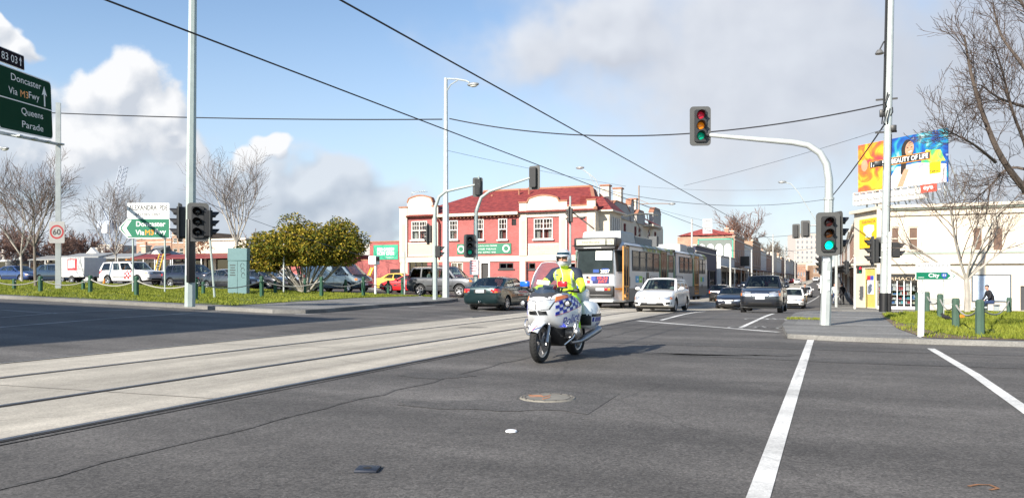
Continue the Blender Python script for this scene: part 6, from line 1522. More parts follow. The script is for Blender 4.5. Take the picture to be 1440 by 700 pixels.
def window(par, M, h, nx=2, nz=1, fr=SASH, sill=True, curtain=True, glass=None, bars=None, proud=0., name='window'):
    a0, a1, z0, z1 = h; m = MB(fr); w = .07; n0, n1 = -.14, -.05 + proud
    fbox(m, M, a0, a1, z1 - w, z1, n0, n1); fbox(m, M, a0, a1, z0, z0 + w, n0, n1); fbox(m, M, a0, a0 + w, z0 + w, z1 - w, n0, n1); fbox(m, M, a1 - w, a1, z0 + w, z1 - w, n0, n1)
    for k in range(1, nx): x = a0 + (a1 - a0) * k / nx; fbox(m, M, x - w / 2, x + w / 2, z0 + w, z1 - w, n0, n1 - .01)
    if nz > 1: z = (z0 + z1) / 2; fbox(m, M, a0 + w, a1 - w, z - w / 2, z + w / 2, n0, n1 - .004)
    if bars:
        for k in range(1, nx * bars): x = a0 + (a1 - a0) * k / (nx * bars); fbox(m, M, x - .015, x + .015, (z0 + z1) / 2, z1 - w, n0 + .02, n1 - .02)
        z = z0 * .25 + z1 * .75; fbox(m, M, a0 + w, a1 - w, z - .015, z + .015, n0 + .02, n1 - .024)
    o = m.build(name, par)
    g = MB(glass or WGLASS); g.add([M @ V((a, b, -.11)) for a, b in ((a0, z0), (a1, z0), (a1, z1), (a0, z1))], [(0, 1, 2, 3)]); g.build('pane', o)
    if curtain:
        c = MB(CURT); s = (a1 - a0) * .28
        for x0, x1 in ((a0, a0 + s), (a1 - s, a1)): c.add([M @ V((a, b, -.22)) for a, b in ((x0, z0), (x1, z0), (x1, z1), (x0, z1))], [(0, 1, 2, 3)])
        c.build('curtain', o)
    if sill: s_ = MB(fr); fbox(s_, M, a0 - .1, a1 + .1, z0 - .1, z0, -.1, .08 + proud); s_.build('sill', o)
    return o
def core(mb, M, a0, a1, z0, z1, n1, n0=-.35): return fbox(mb, M, a0, a1, z0, z1, n1, n0)
# ---- the hotel
HX0, HX1, HYp = onY(563, 400, 56)[0], onY(838, 400, 56)[0], 56.0
hb = V((HX0, HYp, zg(HX0, 56) + .1)); HT = thing('hotel', 'two storey red brick corner hotel with cream parapets and red tiled roof', 'hotel', hb)
MH = frame((HX0, HYp, 0), (1, 0, 0), (0, -1, 0))
def ha(px, y): x, z = onY(px, y, HYp); return x - HX0, z
def hbx(p0, y1, p1, y0): a0, z0 = ha((p0), y0); a1, z1 = ha(p1, y1); return (a0, a1, z0, ha((p0 + p1) / 2, y1)[1])
WH = HX1 - HX0; zgB = zg(HX0, 56) - .3; zband = ha(690, 364)[1]; zeave = ha(690, 303)[1]; zpar = ha(763, 279)[1]
A = lambda px: ha(px, 300)[0]
ups = [hbx(579, 311, 601, 337.5), hbx(632, 310, 644, 337), hbx(670, 308, 680.5, 337), hbx(701, 307.5, 713.5, 337), hbx(751, 307, 777.5, 336.5)]
lows = [hbx(575, 368, 601, 392), hbx(634, 369, 651, 384), hbx(677, 370, 687, 412), hbx(702, 369.5, 722, 378), hbx(743.5, 369.5, 753, 378.5), hbx(800, 369, 818, 384)]
for h in (lows[2],): pass
holes = ups + lows; holes[7] = (holes[7][0], holes[7][1], zgB + .35, holes[7][3])
vent = hbx(719.5, 308, 726, 317)
m = MB(REDB); wall(m, MH, 0, WH, zgB, zeave + .3, holes + [vent]); core(m, MH, .2, WH - .2, zgB, zeave, -12); m.build('wall', HT)
W0 = 0
for i, h in enumerate(ups): window(HT, MH, h, 2 if i in (0, 4) else 1, 2, bars=3, proud=.1)
window(HT, MH, lows[0], 3, 1, fr=mat('dark_frame', (.03, .028, .028), .5), curtain=False, glass=DGLASS); window(HT, MH, lows[1], 2, 1, glass=WGLASS)
window(HT, MH, lows[3], 2, 1, fr=mat('dark_frame', 0), glass=DGLASS); window(HT, MH, lows[4], 1, 1, fr=mat('dark_frame', 0), glass=DGLASS, curtain=False); window(HT, MH, lows[5], 2, 1, curtain=False, glass=DGLASS)
m = MB(mat('blue_blind', (.03, .04, .2), .8)); h = lows[3]; fbox(m, MH, h[0] + .1, (h[0] * .4 + h[1] * .6), h[2], h[3], -.2, -.18); m.use(mat('poster_red', 0)); fbox(m, MH, (h[0] * .4 + h[1] * .6), h[1] - .1, h[2], h[3], -.2, -.18); m.build('blind', HT)
m = MB(mat('dark_frame', 0)); h = holes[7]; fbox(m, MH, h[0], h[1], h[2], h[3], -.14, -.1); dr = m.build('door', HT); m = MB(SASH); fbox(m, MH, h[0] - .14, h[0], h[2], h[3] + .12, -.02, .04); fbox(m, MH, h[1], h[1] + .14, h[2], h[3] + .12, -.02, .04); fbox(m, MH, h[0], h[1], h[3], h[3] + .12, -.02, .04); m.build('door_frame', dr); m = MB(ALLOY); m.ball(MH @ V((h[1] - .12, h[2] + 1.0, -.08)), .05, 8, 6); m.build('door_handle', dr)
m = MB(DARKIN); fbox(m, MH, *vent, -.13, -.08); m.build('vent', HT)
m = MB(CREAM)
fbox(m, MH, -.02, WH + .02, zband - .2, zband + .22, 0, .08)                                           # band between the floors
for p0, p1 in ((563, 573.5), (609, 617), (731, 741.5), (787, 798), (826, 838)):
    fbox(m, MH, A(p0), A(p1), zband + .22, zpar - (.3 if p0 > 560 else .1), 0, .14); fbox(m, MH, A(p0), A(p1), zgB, zband - .2, 0, .05)
m.use(TCOT)
for p0, p1 in ((563, 573.5), (609, 617), (731, 741.5), (787, 798), (826, 838)):
    fbox(m, MH, A(p0) - .05, A(p1) + .05, zpar - (.3 if p0 > 560 else .1), zpar - .2 + (0 if p0 > 560 else .2), -.1, .2)
    if p1 - p0 > 9.5: m.use(PINKC); fbox(m, MH, A(p0 + 3), A(p1 - 3), ha(690, 352)[1], ha(690, 312)[1], .142, .16); m.use(TCOT)
m.build('pilasters', HT)
for p0, p1, k in ((573.5, 609, 0), (741.5, 787, 1), (798, 826, 2)):
    a0, a1 = A(p0), A(p1); zb_, z1_ = ha((p0 + p1) / 2, 305)[1], ha((p0 + p1) / 2, 285 if k < 2 else 289)[1]
    poly = [(a0, zb_), (a1, zb_), (a1, z1_ + .02)] + ([(a1 - (a1 - a0) * t, z1_ + .3 + .28 * math.sin(math.pi * t)) for t in [.06 + .88 * j / 10 for j in range(11)]] if k < 2 else []) + [(a0, z1_ + .02)]
    m = MB(CREAM); m.prism(poly, MH, -.3, .10); pp = m.build('parapet', HT); m = MB(TCOT)
    q = poly[2:]
    for i in range(len(q) - 1): m.bar(MH @ V((*q[i], -.1)), MH @ V((*q[i + 1], -.1)), .5, .1)
    m.build('coping', pp)
m = MB(PINKC); h = hbx(574.5, 343, 608, 358.5); fbox(m, MH, h[0], h[1], h[2], h[3], .0, .06); m.use(CREAM)
for b in ((h[0], h[1], h[2] - .12, h[2]), (h[0], h[1], h[3], h[3] + .12)): fbox(m, MH, *b, 0, .09)
m.build('render_panel', HT)
m = MB(CREAM); h = hbx(743, 342, 786, 360); fbox(m, MH, h[0], h[1], h[2], h[3], 0, .07); m.use(PINKC); fbox(m, MH, h[0] + .1, h[1] - .1, h[2] + .1, h[3] - .1, .072, .10); np_ = m.build('name_panel', HT)
c = (h[0] + h[1]) / 2; m = MB(CREAM); put_text(m, 'ROYAL DERBY', MH @ Matrix.Translation((c, h[2] + .68, .10)), .27, 1.9, .02, .006); put_text(m, 'HOTEL', MH @ Matrix.Translation((c, h[2] + .30, .10)), .27, .95, .02, .006); m.build('raised_lettering', np_)
h = hbx(643, 342.5, 719, 357.5); m = MB(mat('banner_green', (.015, .17, .09), .5, var=.15, scale=2)); fbox(m, MH, h[0], h[1], h[2], h[3], .03, .05); bn = m.build('banner', HT)
m = MB(WHITE)
for k, s in enumerate(('OPEN FOR LUNCH AND DINNER', 'COUNTER MEALS', 'FUNCTIONS  BISTRO  BAR')): put_text(m, s, MH @ Matrix.Translation(((h[0] + h[1]) / 2 - .1, h[3] - .18 - k * .25, .052)), .12, 2.3 + .2 * (k == 0))
for a in (h[0] + .36, h[1] - .42): m.prism([(a + .3 * math.cos(t), (h[2] + h[3]) / 2 + .3 * math.sin(t)) for t in [j * 2 * math.pi / 20 for j in range(20)]], MH, .05, .056)
m.use(mat('banner_green', 0))
for a in (h[0] + .36, h[1] - .42): m.prism([(a + .2 * math.cos(t), (h[2] + h[3]) / 2 + .2 * math.sin(t)) for t in [j * 2 * math.pi / 20 for j in range(20)]], MH, .056, .06)
m.build('banner_lettering', bn)
# eave, roof
zr_ = hz(265, 65); a0, a1 = A(609), WH - .2
def hip(mb, x0, x1, y0, y1, z0, zrd, ends=(1, 1)):
    d = (y1 - y0) / 2; ym = (y0 + y1) / 2; xa_, xb_ = x0 + d * ends[0], x1 - d * ends[1]
    P_ = [(x0, y0, z0), (x1, y0, z0), (x1, y1, z0), (x0, y1, z0), (xa_, ym, zrd), (xb_, ym, zrd)]
    return mb.add(P_, [(0, 1, 5, 4), (2, 3, 4, 5), (1, 2, 5), (3, 0, 4), (0, 3, 2, 1)])
m = MB(TILE); hip(m, HX0 + .6, HX1 + .1, HYp - .45, HYp + 11, zeave + .12, zr_, (.8, .35)); rf = m.build('roof', HT)
m = MB(TCOT); m.bar((HX0 + .6 + 5.7 * .8, HYp + 5.27, zr_ + .03), (HX1 + .1 - 5.7 * .35, HYp + 5.27, zr_ + .03), .3, .14); m.bar((HX1 - 1.95, HYp + 5.27, zr_ + .03), (HX1 + .1, HYp - .45, zeave + .18), .26, .12); m.build('ridge_cap', rf)
m = MB(CREAM); fbox(m, MH, A(617), A(731), zeave - .02, zeave + .2, .36, .5); fbox(m, MH, A(617), A(731), zeave + .0, zeave + .05, 0, .36); m.use(TCOT)
for k in range(22): x = A(619) + (A(730) - A(619)) * k / 21; fbox(m, MH, x - .05, x + .05, zeave - .16, zeave, .0, .3)
m.build('eave', HT)
for px, y, h in ((692, 276, 1.0), (730, 268, 1.3), (744, 266, .6)):
    x, z = onY(px, y, 60); m = MB(TCOT); m.tube([(x, 60, z - 1.2), (x, 60, z)], .07, 8); m.lathe([(.11, 0), (.11, .12), (.001, .16)], 8, Matrix.Translation((x, 60, z))); m.build('roof_pipe', HT)
m = MB(MAROON)
for px in (614.5, 741): m.tube([MH @ V((A(px), zgB, .2)), MH @ V((A(px), zband - .2, .2))], .05, 6)
m.tube([MH @ V((A(618.5), zband, .16)), MH @ V((A(618.5), zeave - .5, .16)), MH @ V((A(615), zeave, .3))], .06, 6); m.build('drainpipe', HT)
x, z = onY(579, 271, 58); m = MB(GALV); m.tube([(x, 58, z - 1.5), (x, 58, z)], .03, 6); m.bar((x, 58, z), (x + 1.3, 58, z + .1), .03, .03)
for k in range(5): m.bar((x + .3 + k * .25, 57.6, z + .05), (x + .3 + k * .25, 58.4, z + .05), .02, .02)
m.build('aerial', HT)
# wing running up the street, east wall seen above the tram
MW_ = frame((HX1, HYp, 0), (0, 1, 0), (1, 0, 0)); WL = 24.5
wh = [(2.2, 3.4, 4.2, 6.0), (6.6, 7.5, 4.3, 6.1), (8.2, 9.1, 4.3, 6.1), (12.0, 12.9, 4.3, 6.1), (13.6, 14.5, 4.3, 6.1), (17.5, 18.4, 4.3, 6.1), (20.2, 21.2, 4.3, 6.1)]
m = MB(CREAM); wall(m, MW_, 0, WL, zgB, 6.6, wh); core(m, MW_, 12.2, WL, zgB, 6.6, -10); m.build('wing_wall', HT)
for h in wh: window(HT, MW_, h, 2, 2, fr=MAROON, glass=DGLASS, curtain=False, bars=2)
for k, (a0, a1, zt_) in enumerate(((4.2, 9.8, 7.7), (10.2, 11.4, 8.3), (12.6, 15.6, 7.6), (19.2, 22.8, 8.4))):
    poly = [(a0, 6.4), (a1, 6.4), (a1, zt_ - .5)] + ([(a1 - (a1 - a0) * .2, zt_), (a0 + (a1 - a0) * .2, zt_)]) + [(a0, zt_ - .5)]
    m = MB(GREYR); m.prism(poly, MW_, -.3, .12); pp = m.build('parapet', HT); m = MB(TCOT)
    for i in range(2, len(poly)): m.bar(MW_ @ V((*poly[i], -.1)), MW_ @ V((*poly[(i + 1) % len(poly)], -.1)), .5, .1) if i < len(poly) - 1 else None
    m.build('coping', pp)
m = MB(TILE); hip(m, HX1 - 7.5, HX1 - .3, HYp + 6, HYp + WL - .5, 6.6, 9.0, (.5, .5)); rg2 = [[V((HX1 + 1.1 - e * .9, HYp + .6 + e, z)), V((HX1 + 1.1 - e * .9, HYp + 4.6 - e, z)), V((HX1 - 1.5, HYp + 4.6 - e * .3, z)), V((HX1 - 1.5, HYp + .6 + e * .3, z))] for z, e in ((6.55, 0), (7.7, 1.25))]; m.loft(rg2, False); m.add([(HX1 + .9, HYp + 15.5, 6.5), (HX1 + .9, HYp + 19.5, 6.5), (HX1 - 1.2, HYp + 19.5, 7.6), (HX1 - 1.2, HYp + 15.5, 7.6)], [(0, 1, 2, 3)]); m.build('roof', HT)
m = MB(CREAM); fbox(m, MW_, .9, 4.3, 3.6, 6.5, 0, .8); fbox(m, MW_, .5, 4.7, 6.44, 6.56, 0, 1.15); m.build('oriel', HT); m = MB(CREAM); fbox(m, MW_, 15.4, 19.6, 6.3, 6.48, 0, .95); m.build('hood', HT)
m = MB(DGLASS); fbox(m, MW_, 1.5, 3.7, 4.6, 6.1, .8, .82); m.build('oriel_window', HT); m = MB(SASH)
for a in (1.5, 2.05, 2.6, 3.15, 3.7): fbox(m, MW_, a - .04, a + .04, 4.6, 6.1, .82, .85)
m.build('oriel_bars', HT)
for y, z in ((7.0, 9.0), (11.0, 9.2), (16.5, 8.8)):
    m = MB(CREAM); m.box((HX1 - 1.2, HYp + y, z - .7), (.7, .7, 1.6)); m.use(TCOT); m.box((HX1 - 1.2, HYp + y, z + .15), (.85, .85, .12)); m.build('chimney', HT)
# ---- beer garden wall with banner
def lowwall(label, px0, px1, ytop, Yp, mt, dep=.35, name='garden_wall', cat='wall', cop=TCOT):
    x0 = onY(px0, 400, Yp)[0]; x1, zt_ = onY(px1, ytop, Yp); t = thing(name, label, cat, ((x0 + x1) / 2, Yp, zg(x0, Yp) + .1)); M = frame((x0, Yp, 0), (1, 0, 0), (0, -1, 0))
    m = MB(mt); fbox(m, M, 0, x1 - x0, zg(x0, Yp) - .2, zt_, -dep, 0); m.build('wall', t); m = MB(cop); fbox(m, M, -.04, x1 - x0 + .04, zt_, zt_ + .09, -dep - .05, .05); m.build('coping', t)
    return t, M, x0, zt_
bg_, Mb, bx0, bzt = lowwall('red wall beside the hotel carrying the green beer garden banner', 520, 562.5, 340, 56.2, REDB, 5)
h0, z0 = onY(525.5, 365, 56.2); h1, z1 = onY(560, 344, 56.2); cx, cz = (h0 + h1) / 2 - bx0, (z0 + z1) / 2
m = MB(mat('banner_bright', (.02, .33, .19), .5, var=.1)); fbox(m, Mb, h0 - bx0, h1 - bx0, z0, z1, .02, .04); bn = m.build('banner', bg_)
m = MB(WHITE); put_text(m, 'BEER GARDEN', Mb @ Matrix.Translation((cx, cz + .24, .042)), .26, 1.6, .004, .012); put_text(m, 'NOW OPEN', Mb @ Matrix.Translation((cx, cz - .10, .042)), .30, 1.6, .004, .016); put_text(m, '*facebook', Mb @ Matrix.Translation((cx + .4, cz - .43, .042)), .12, .8); m.build('banner_lettering', bn)
m = MB(DARKIN); fbox(m, Mb, 2.0, 2.9, z0 - 1.4, z0 - .8, .0, .03); m.build('vent', bg_)
rw, M_, x0_, zt_ = lowwall('long red brick wall behind the panel van and green tree', 408, 519.5, 366, 58, REDB, 6); m = MB(MAROON); fbox(m, M_, 1.0, 7.5, zt_ + .1, zt_ + .5, -5, .4); m.build('dark_awning', rw)
# ---- generic shop / terrace
def building(name, label, cat, O, u, n, W, H, D, wm, rows=(), shop=None, awn=None, para=None, cop=CREAM, chim=0, group=None, base=None, fr=SASH, gl=None, roof=None, curt=False):
    """O front-left foot, u along the front, n outwards; rows = (z0, z1, count, width)"""
    t = thing(name, label, cat, O, group); M = frame(O, u, n); holes = []
    for z0, z1, c, w in rows:
        for k in range(c): a = W * (k + .5) / c; holes.append((a - w / 2, a + w / 2, z0, z1))
    sh = []
    if shop: sh = [(W * a, W * b, z0, z1) for a, b, z0, z1 in shop]
    m = MB(wm); wall(m, M, 0, W, -.6, H, holes + sh); core(m, M, .02, W - .02, -.6, H - .02, -D); fbox(m, M, 0, .02, -.6, H, -.36, -.001); fbox(m, M, W - .02, W, -.6, H, -.36, -.001); wl = m.build('wall', t)
    for h in holes: window(t, M, h, 1, 2, fr=fr, glass=gl or DGLASS, curtain=curt)
    for h in sh: window(t, M, h, max(1, int((h[1] - h[0]) / 1.1)), 1, fr=mat('dark_frame', 0), sill=False, curtain=False, glass=DGLASS, name='shop_window' if h[2] > .2 else 'door')
    m = MB(cop); fbox(m, M, -.08, W + .08, H - .02, H + .16, -.4, .16)
    if rows or H > 5: fbox(m, M, -.04, W + .04, H - .75, H - .6, 0, .1); fbox(m, M, 0, W, 3.45, 3.6, 0, .1) if H > 6 else None
    m.build('cornice', t)
    if para:
        m = MB(wm); P_ = [(0, H + .16)] + [(W * (1 - a), H + .16 + b) for a, b in para][::-1][::-1] + [(W, H + .16)] if False else [(W * a, H + .16 + b) for a, b in para]
        m.prism([(W, H + .16), (0, H + .16)][::-1] and ([(0, H + .16)] + P_ + [(W, H + .16)])[::-1], M, -.3, .02); pp = m.build('parapet', t); m = MB(cop)
        for i in range(len(P_) - 1): m.bar(M @ V((*P_[i], -.14)), M @ V((*P_[i + 1], -.14)), .42, .09)
        m.build('coping', pp)
    if awn:
        m = MB(awn[0]); z, d = awn[1], awn[2]; m.add([M @ V(p) for p in ((-.1, z + .45, .02), (W + .1, z + .45, .02), (W + .1, z, d), (-.1, z, d), (-.1, z + .38, .02), (W + .1, z + .38, .02), (W + .1, z - .12, d), (-.1, z - .12, d))], [(0, 3, 2, 1), (4, 5, 6, 7), (2, 3, 7, 6), (1, 2, 6, 5), (3, 0, 4, 7)]); ao = m.build('awning', t)
        for k in range(3): a = .1 + (W - .2) * k / 2; m = MB(WHITE if len(awn) < 4 else awn[3]); m.tube([M @ V((a, 0, d - .1)), M @ V((a, z, d - .1))], .06, 6); m.build('post', ao)
    for k in range(chim): m = MB(wm); a = W * (k + .5) / chim; fbox(m, M, a - .3, a + .3, H, H + 1.5, -2.2, -1.5); m.use(cop); fbox(m, M, a - .4, a + .4, H + 1.5, H + 1.64, -2.3, -1.4); m.use(TCOT); m.tube([M @ V((a, H + 1.64, -1.85)), M @ V((a, H + 2.0, -1.85))], .12, 8); m.build('chimney', t)
    if roof:
        m = MB(roof[0]); e = .3; zr = H + roof[1]; f = roof[2] if len(roof) > 2 else 1
        m.add([M @ V(p) for p in ((-e, H + .17, e), (W + e, H + .17, e), (W + e, H + .17, -D), (-e, H + .17, -D), (D * .4 * f, zr, -D / 2), (W - D * .4 * f, zr, -D / 2))], [(0, 1, 5, 4), (2, 3, 4, 5), (1, 2, 5), (3, 0, 4)]); m.build('roof', t)
    return t, M
def leftrow(name, label, px0, px1, ytop, wm, Yp=60, D=8, **kw):
    x0 = onY(px0, 390, Yp)[0]; x1, zt_ = onY(px1, ytop, Yp); zt_ = onY((px0 + px1) / 2, ytop, Yp)[1]; b = zg((x0 + x1) / 2, Yp) + .12
    return building(name, label, 'house' if 'house' in name else 'shop', V((x0, Yp, b)), (1, 0, 0), (0, -1, 0), x1 - x0, zt_ - b, D, wm, **kw)
SHF = [(.08, .62, .5, 2.3), (.68, .9, .02, 2.3)]
t, M = leftrow('shop', 'pale grey corner shop with a white urn on its parapet at the left edge', -70, 16.5, 368, GREYR, cop=WREN, shop=SHF)
m = MB(WREN); x, z = onY(8, 367, 60.5); m.lathe([(.32, 0), (.32, .12), (.16, .2), (.16, .5), (.3, .62), (.36, .85), (.2, .95), (.2, 1.05), (.3, 1.15), (.24, 1.35), (.001, 1.45)], 14, Matrix.Translation((x, 60.3, z))); m.build('urn', t)
t, M = leftrow('shop', 'dark grey gabled shop with a small white sign beside the pale urn shop', 17, 66, 371, DGREY, shop=[(.1, .45, .4, 2.1), (.5, .9, .4, 2.1)], cop=DGREY, para=[(0, .0), (.35, 1.1), (.65, 1.15), (1, 0)]); m = MB(WHITE); fbox(m, M, .4, 1.5, 2.35, 2.7, .0, .06); sb = m.build('sign', t); text('sign_lettering', 'Style', M @ Matrix.Translation((.95, 2.52, .062)), .2, INK, sb, .7)
leftrow('house', 'cream cottage with a posted verandah behind the speed sign', 66.5, 112, 372, CREAM, shop=SHF, awn=(CORR, 2.3, 2.2), roof=(CORR, 1.5))
leftrow('shop', 'white shop with a scalloped pediment above the trailer', 112.5, 164, 368, WREN, shop=SHF, awn=(CORR, 2.5, 2.3), para=[(0, 0), (.04, .1), (.12, .25), (.18, .7), (.25, .95), (.32, 1.35), (.40, .95), (.47, .7), (.53, .25), (.75, .1), (1, .0)], cop=WREN)
leftrow('house', 'beige house with grey iron hip roof behind the white utility', 164.5, 206, 366, BEIGE, shop=SHF, roof=(CORR, 1.7), awn=(CORR, 2.4, 1.8), chim=1)
leftrow('shop', 'white shop with stepped pediment behind the Doncaster sign', 206.5, 240, 369, WREN, shop=SHF, awn=(MAROON, 2.3, 2.0), para=[(0, .1), (.12, .15), (.18, .5), (.3, .95), (.42, 1.1), (.55, .6), (.62, .2), (1, .1)], cop=WREN)
leftrow('house', 'cream house with pale iron roof left of the square signal pole', 240.5, 262, 372, CREAM, shop=SHF, awn=(MAROON, 2.2, 2.0), roof=(CORR, 2.2, .3))
t, M = leftrow('shop', 'tall cream shop with maroon awning and brown creeper right of the signal pole', 262.5, 346, 338, CREAM, shop=[(.06, .3, .4, 2.3), (.34, .44, .02, 2.3), (.5, .9, .4, 2.3)], awn=(MAROON, 2.3, 2.0))
m = MB(mat('creeper', (.22, .10, .05), .9, var=.4, scale=9)); rr_ = random.Random(5)
for k in range(420):
    a, z = rr_.gauss(1.6, .7), abs(rr_.gauss(3.9, .7)); c = M @ V((a, z, .05 + rr_.random() * .12)); r = .1 + .1 * rr_.random(); d = V((rr_.uniform(-1, 1), rr_.uniform(-1, 1), rr_.uniform(-1, 1))); e = V((rr_.uniform(-1, 1), rr_.uniform(-1, 1), rr_.uniform(-1, 1))); m.add([c + d * r, c + e * r, c - d * r * .5], [(0, 1, 2)])
m.build('creeper', t)
leftrow('shop', 'low brown rendered building behind the green tree', 346.5, 408, 367, BEIGE, shop=[(.1, .4, .6, 2.0)], cop=GREYR)
# flats and roofs rising behind the row
def backbuild(name, label, px0, px1, ytop, Yp, wm, rows, D=12):
    x0, x1 = onY(px0, 390, Yp)[0], onY(px1, 390, Yp)[0]; H = onY((px0 + px1) / 2, ytop, Yp)[1] - 1.2
    return building(name, label, 'building', V((x0, Yp, 1.2)), (1, 0, 0), (0, -1, 0), x1 - x0, H, D, wm, rows=rows)
backbuild('apartment_building', 'red brick flats with rows of windows behind the Doncaster sign', 192, 241, 336, 112, ORGB, [(2.2, 3.4, 5, 1.0), (4.6, 5.8, 5, 1.0)])
backbuild('apartment_building', 'dark brown flats rising behind the tall signal pole', 242, 268, 325, 105, BROWNB, [(2.2, 3.4, 3, .9), (4.6, 5.8, 3, .9), (6.8, 7.6, 3, .9)])
backbuild('building', 'pale building with a flat roof under the tower crane', 128, 172, 345, 130, GREYR, [(2.5, 3.8, 4, 1.2), (5, 6, 4, 1.2)])
backbuild('building', 'distant grey block above the red brick wall', 500, 528, 345, 120, GREYR, [(2.5, 3.8, 3, 1.2)])
# tower crane
p = V((*at(153, 150), 1)); tc_ = thing('tower_crane', 'lattice luffing tower crane over the roofs at the left', 'crane', p); CR = mat('crane_grey', (.34, .38, .45), .6)
def lattice(a, b, w, n, name):
    a, b = V(a), V(b); d = (b - a).normalized(); s = d.cross(V((0, 1, 0))).normalized() * w; y = V((0, w, 0)); m = MB(CR); cs_ = [s + y, s - y, -s - y, -s + y]
    for c in cs_: m.bar(a + c, b + c, .11, .11)
    for k in range(n):
        for i in range(4): m.bar(a.lerp(b, k / n) + cs_[i], a.lerp(b, (k + 1) / n) + cs_[(i + 1) % 4], .06, .06)
    m.build(name, tc_)
top = V((*at(156, 150), hz(318, 150))); tip = V((*at(174, 150), hz(234, 150))); lattice(V((top.x, top.y, 1)), top, .7, 8, 'mast'); lattice(top, tip, .5, 14, 'jib')
m = MB(CR); m.box(top + V((-1.2, 0, .3)), (3.4, 1.6, 1.4)); m.bar(top + V((-2.6, 0, 4)), top, .2, .2); m.bar(top + V((-2.6, 0, 4)), tip, .06, .06); m.build('machine_deck', tc_); m = MB(WHITE); m.box(top + V((.4, -1.2, -.6)), (1.4, 1.2, 1.6)); m.build('cab', tc_)
# ---- left side of the street beyond the hotel
LX = -16.4
def streetb(label, y0, y1, H, wm, side='L', **kw):
    b = zg(LX if side == 'L' else 1.6, (y0 + y1) / 2) + .12
    if side == 'L': return building('shop', label, 'shop', V((LX, y0, b)), (0, 1, 0), (1, 0, 0), y1 - y0, H, 10, wm, **kw)
    return building('shop', label, 'shop', V((1.6, y1, b)), (0, -1, 0), (-1, 0, 0), y1 - y0, H, 10, wm, **kw)
SF2 = [(.05, .4, .5, 2.6), (.45, .6, .02, 2.6), (.64, .95, .5, 2.6)]
streetb('low brick shop hidden behind the tram roof', 81.5, 100, 4.6, ORGB, shop=SF2)
streetb('navy painted shop just right of the tram rear', 100.5, 119.5, 5.6, NAVYW, shop=SF2)
t, M = streetb('white single storey corner shop under the arched mural', 124, 141.8, 4.9, WREN, shop=SF2, awn=(GREYR, 3.0, 2.2, GALV), cop=GREYR)
m = MB(GREYR); M2 = frame((LX - 6, 124, zg(LX, 124) + .1), (1, 0, 0), (0, -1, 0)); fbox(m, M2, 1.4, 5.4, .3, 4.2, .0, .05); m.build('roller_door', t); m = MB(mat('orange_sign', (.8, .18, .02), .5)); fbox(m, M2, 3.2, 3.9, 1.9, 2.7, .05, .1); m.build('orange_sign', t)
MB_ = streetb('two storey brick shop whose side wall carries a mural of white arches', 142, 158, 9.0, ORGB, rows=[(4.6, 6.8, 4, 1.1)], shop=SF2, awn=(DGREY, 3.2, 2.4), chim=2, roof=(TILE, 1.6, .2))
m = MB(mat('mural_grey', (.15, .17, .155), .8, var=.15)); M2 = frame((LX - 6.6, 142, zg(LX, 142)), (1, 0, 0), (0, -1, 0)); fbox(m, M2, .3, 6.3, 3.4, 8.6, .0, .05); mu = m.build('mural', MB_[0]); m = MB(mat('mural_green', (.06, .32, .22), .7))
for b in ((.2, 6.4, 3.2, 3.45), (.2, 6.4, 8.5, 8.7), (.2, .4, 3.4, 8.6), (6.2, 6.4, 3.4, 8.6)): fbox(m, M2, *b, .03, .08)
m.use(WHITE)
for k in range(4): a = .95 + k * 1.5; m.prism([(a - .62, 3.7), (a + .62, 3.7), (a + .62, 7.0)] + [(a + .62 * math.cos(t_), 7.0 + .75 * math.sin(t_)) for t_ in [math.pi * j / 10 for j in range(1, 10)]] + [(a - .62, 7.0)], M2, .05, .06)
m.use(mat('mural_figure', (.36, .35, .34), .8))
for k in range(4): a = .95 + k * 1.5; m.prism([(a - .35, 4.1), (a + .3, 4.0), (a + .25, 5.6), (a + .1, 6.7), (a - .2, 6.5), (a - .3, 5.2)], M2, .06, .066)
m.build('mural_figures', mu)
m = MB(BLACK); m.box((LX + 1.0, 149, zg(LX, 149) + 4.8), (1.6, .2, 1.8)); m.build('hanging_sign', MB_[0])
kinds = [('white', WREN), ('brown brick', BROWNB), ('cream', CREAM), ('grey', GREYR), ('orange brick', ORGB), ('pale', WREN)]
yl = 158.3
for k, (W_, H_, c, ex) in enumerate(((16, 8.2, 0, 1), (20, 9.6, 1, 2), (16, 8.0, 0, 0), (18, 7.6, 4, 1), (20, 8.8, 2, 0), (22, 7.6, 5, 2), (24, 8.6, 1, 1), (26, 8.0, 0, 0), (30, 9.0, 2, 2), (34, 8.6, 4, 1))):
    streetb('%s terrace shop, %s up the left side of the far street' % (kinds[c][0], ('first', 'second', 'third', 'fourth', 'fifth', 'sixth', 'seventh', 'eighth', 'ninth', 'tenth')[k] + ' past the mural'), yl, yl + W_ - .3, H_, kinds[c][1], rows=[(4.4, 6.6, 4, 1.0)], shop=SF2 if k < 5 else None, awn=(DGREY if k % 2 else MAROON, 3.1, 2.3), chim=ex, para=[(0, .1), (.3, .2), (.4, .9), (.6, .9), (.7, .2), (1, .1)] if k % 2 else None, group='far terrace shops on the left'); yl += W_
# right side of the street
yr = 64
for k, (W_, H_, c) in enumerate(((18, 7.0, 2), (22, 7.4, 4), (24, 8.0, 0), (30, 7.6, 1), (34, 8.4, 2), (40, 8.2, 4), (50, 8.8, 0), (60, 8.4, 1))):
    streetb('%s shop, %s behind the pharmacy on the right of the street' % (kinds[c][0], ('next', 'second', 'third', 'fourth', 'fifth', 'sixth', 'seventh', 'eighth')[k]), yr, yr + W_ - .3, H_, kinds[c][1], 'R', rows=[(4.4, 6.4, 4, 1.0)], shop=SF2, awn=(DGREY, 3.0, 2.1, BLACK), chim=1, group='shops on the right of the street'); yr += W_
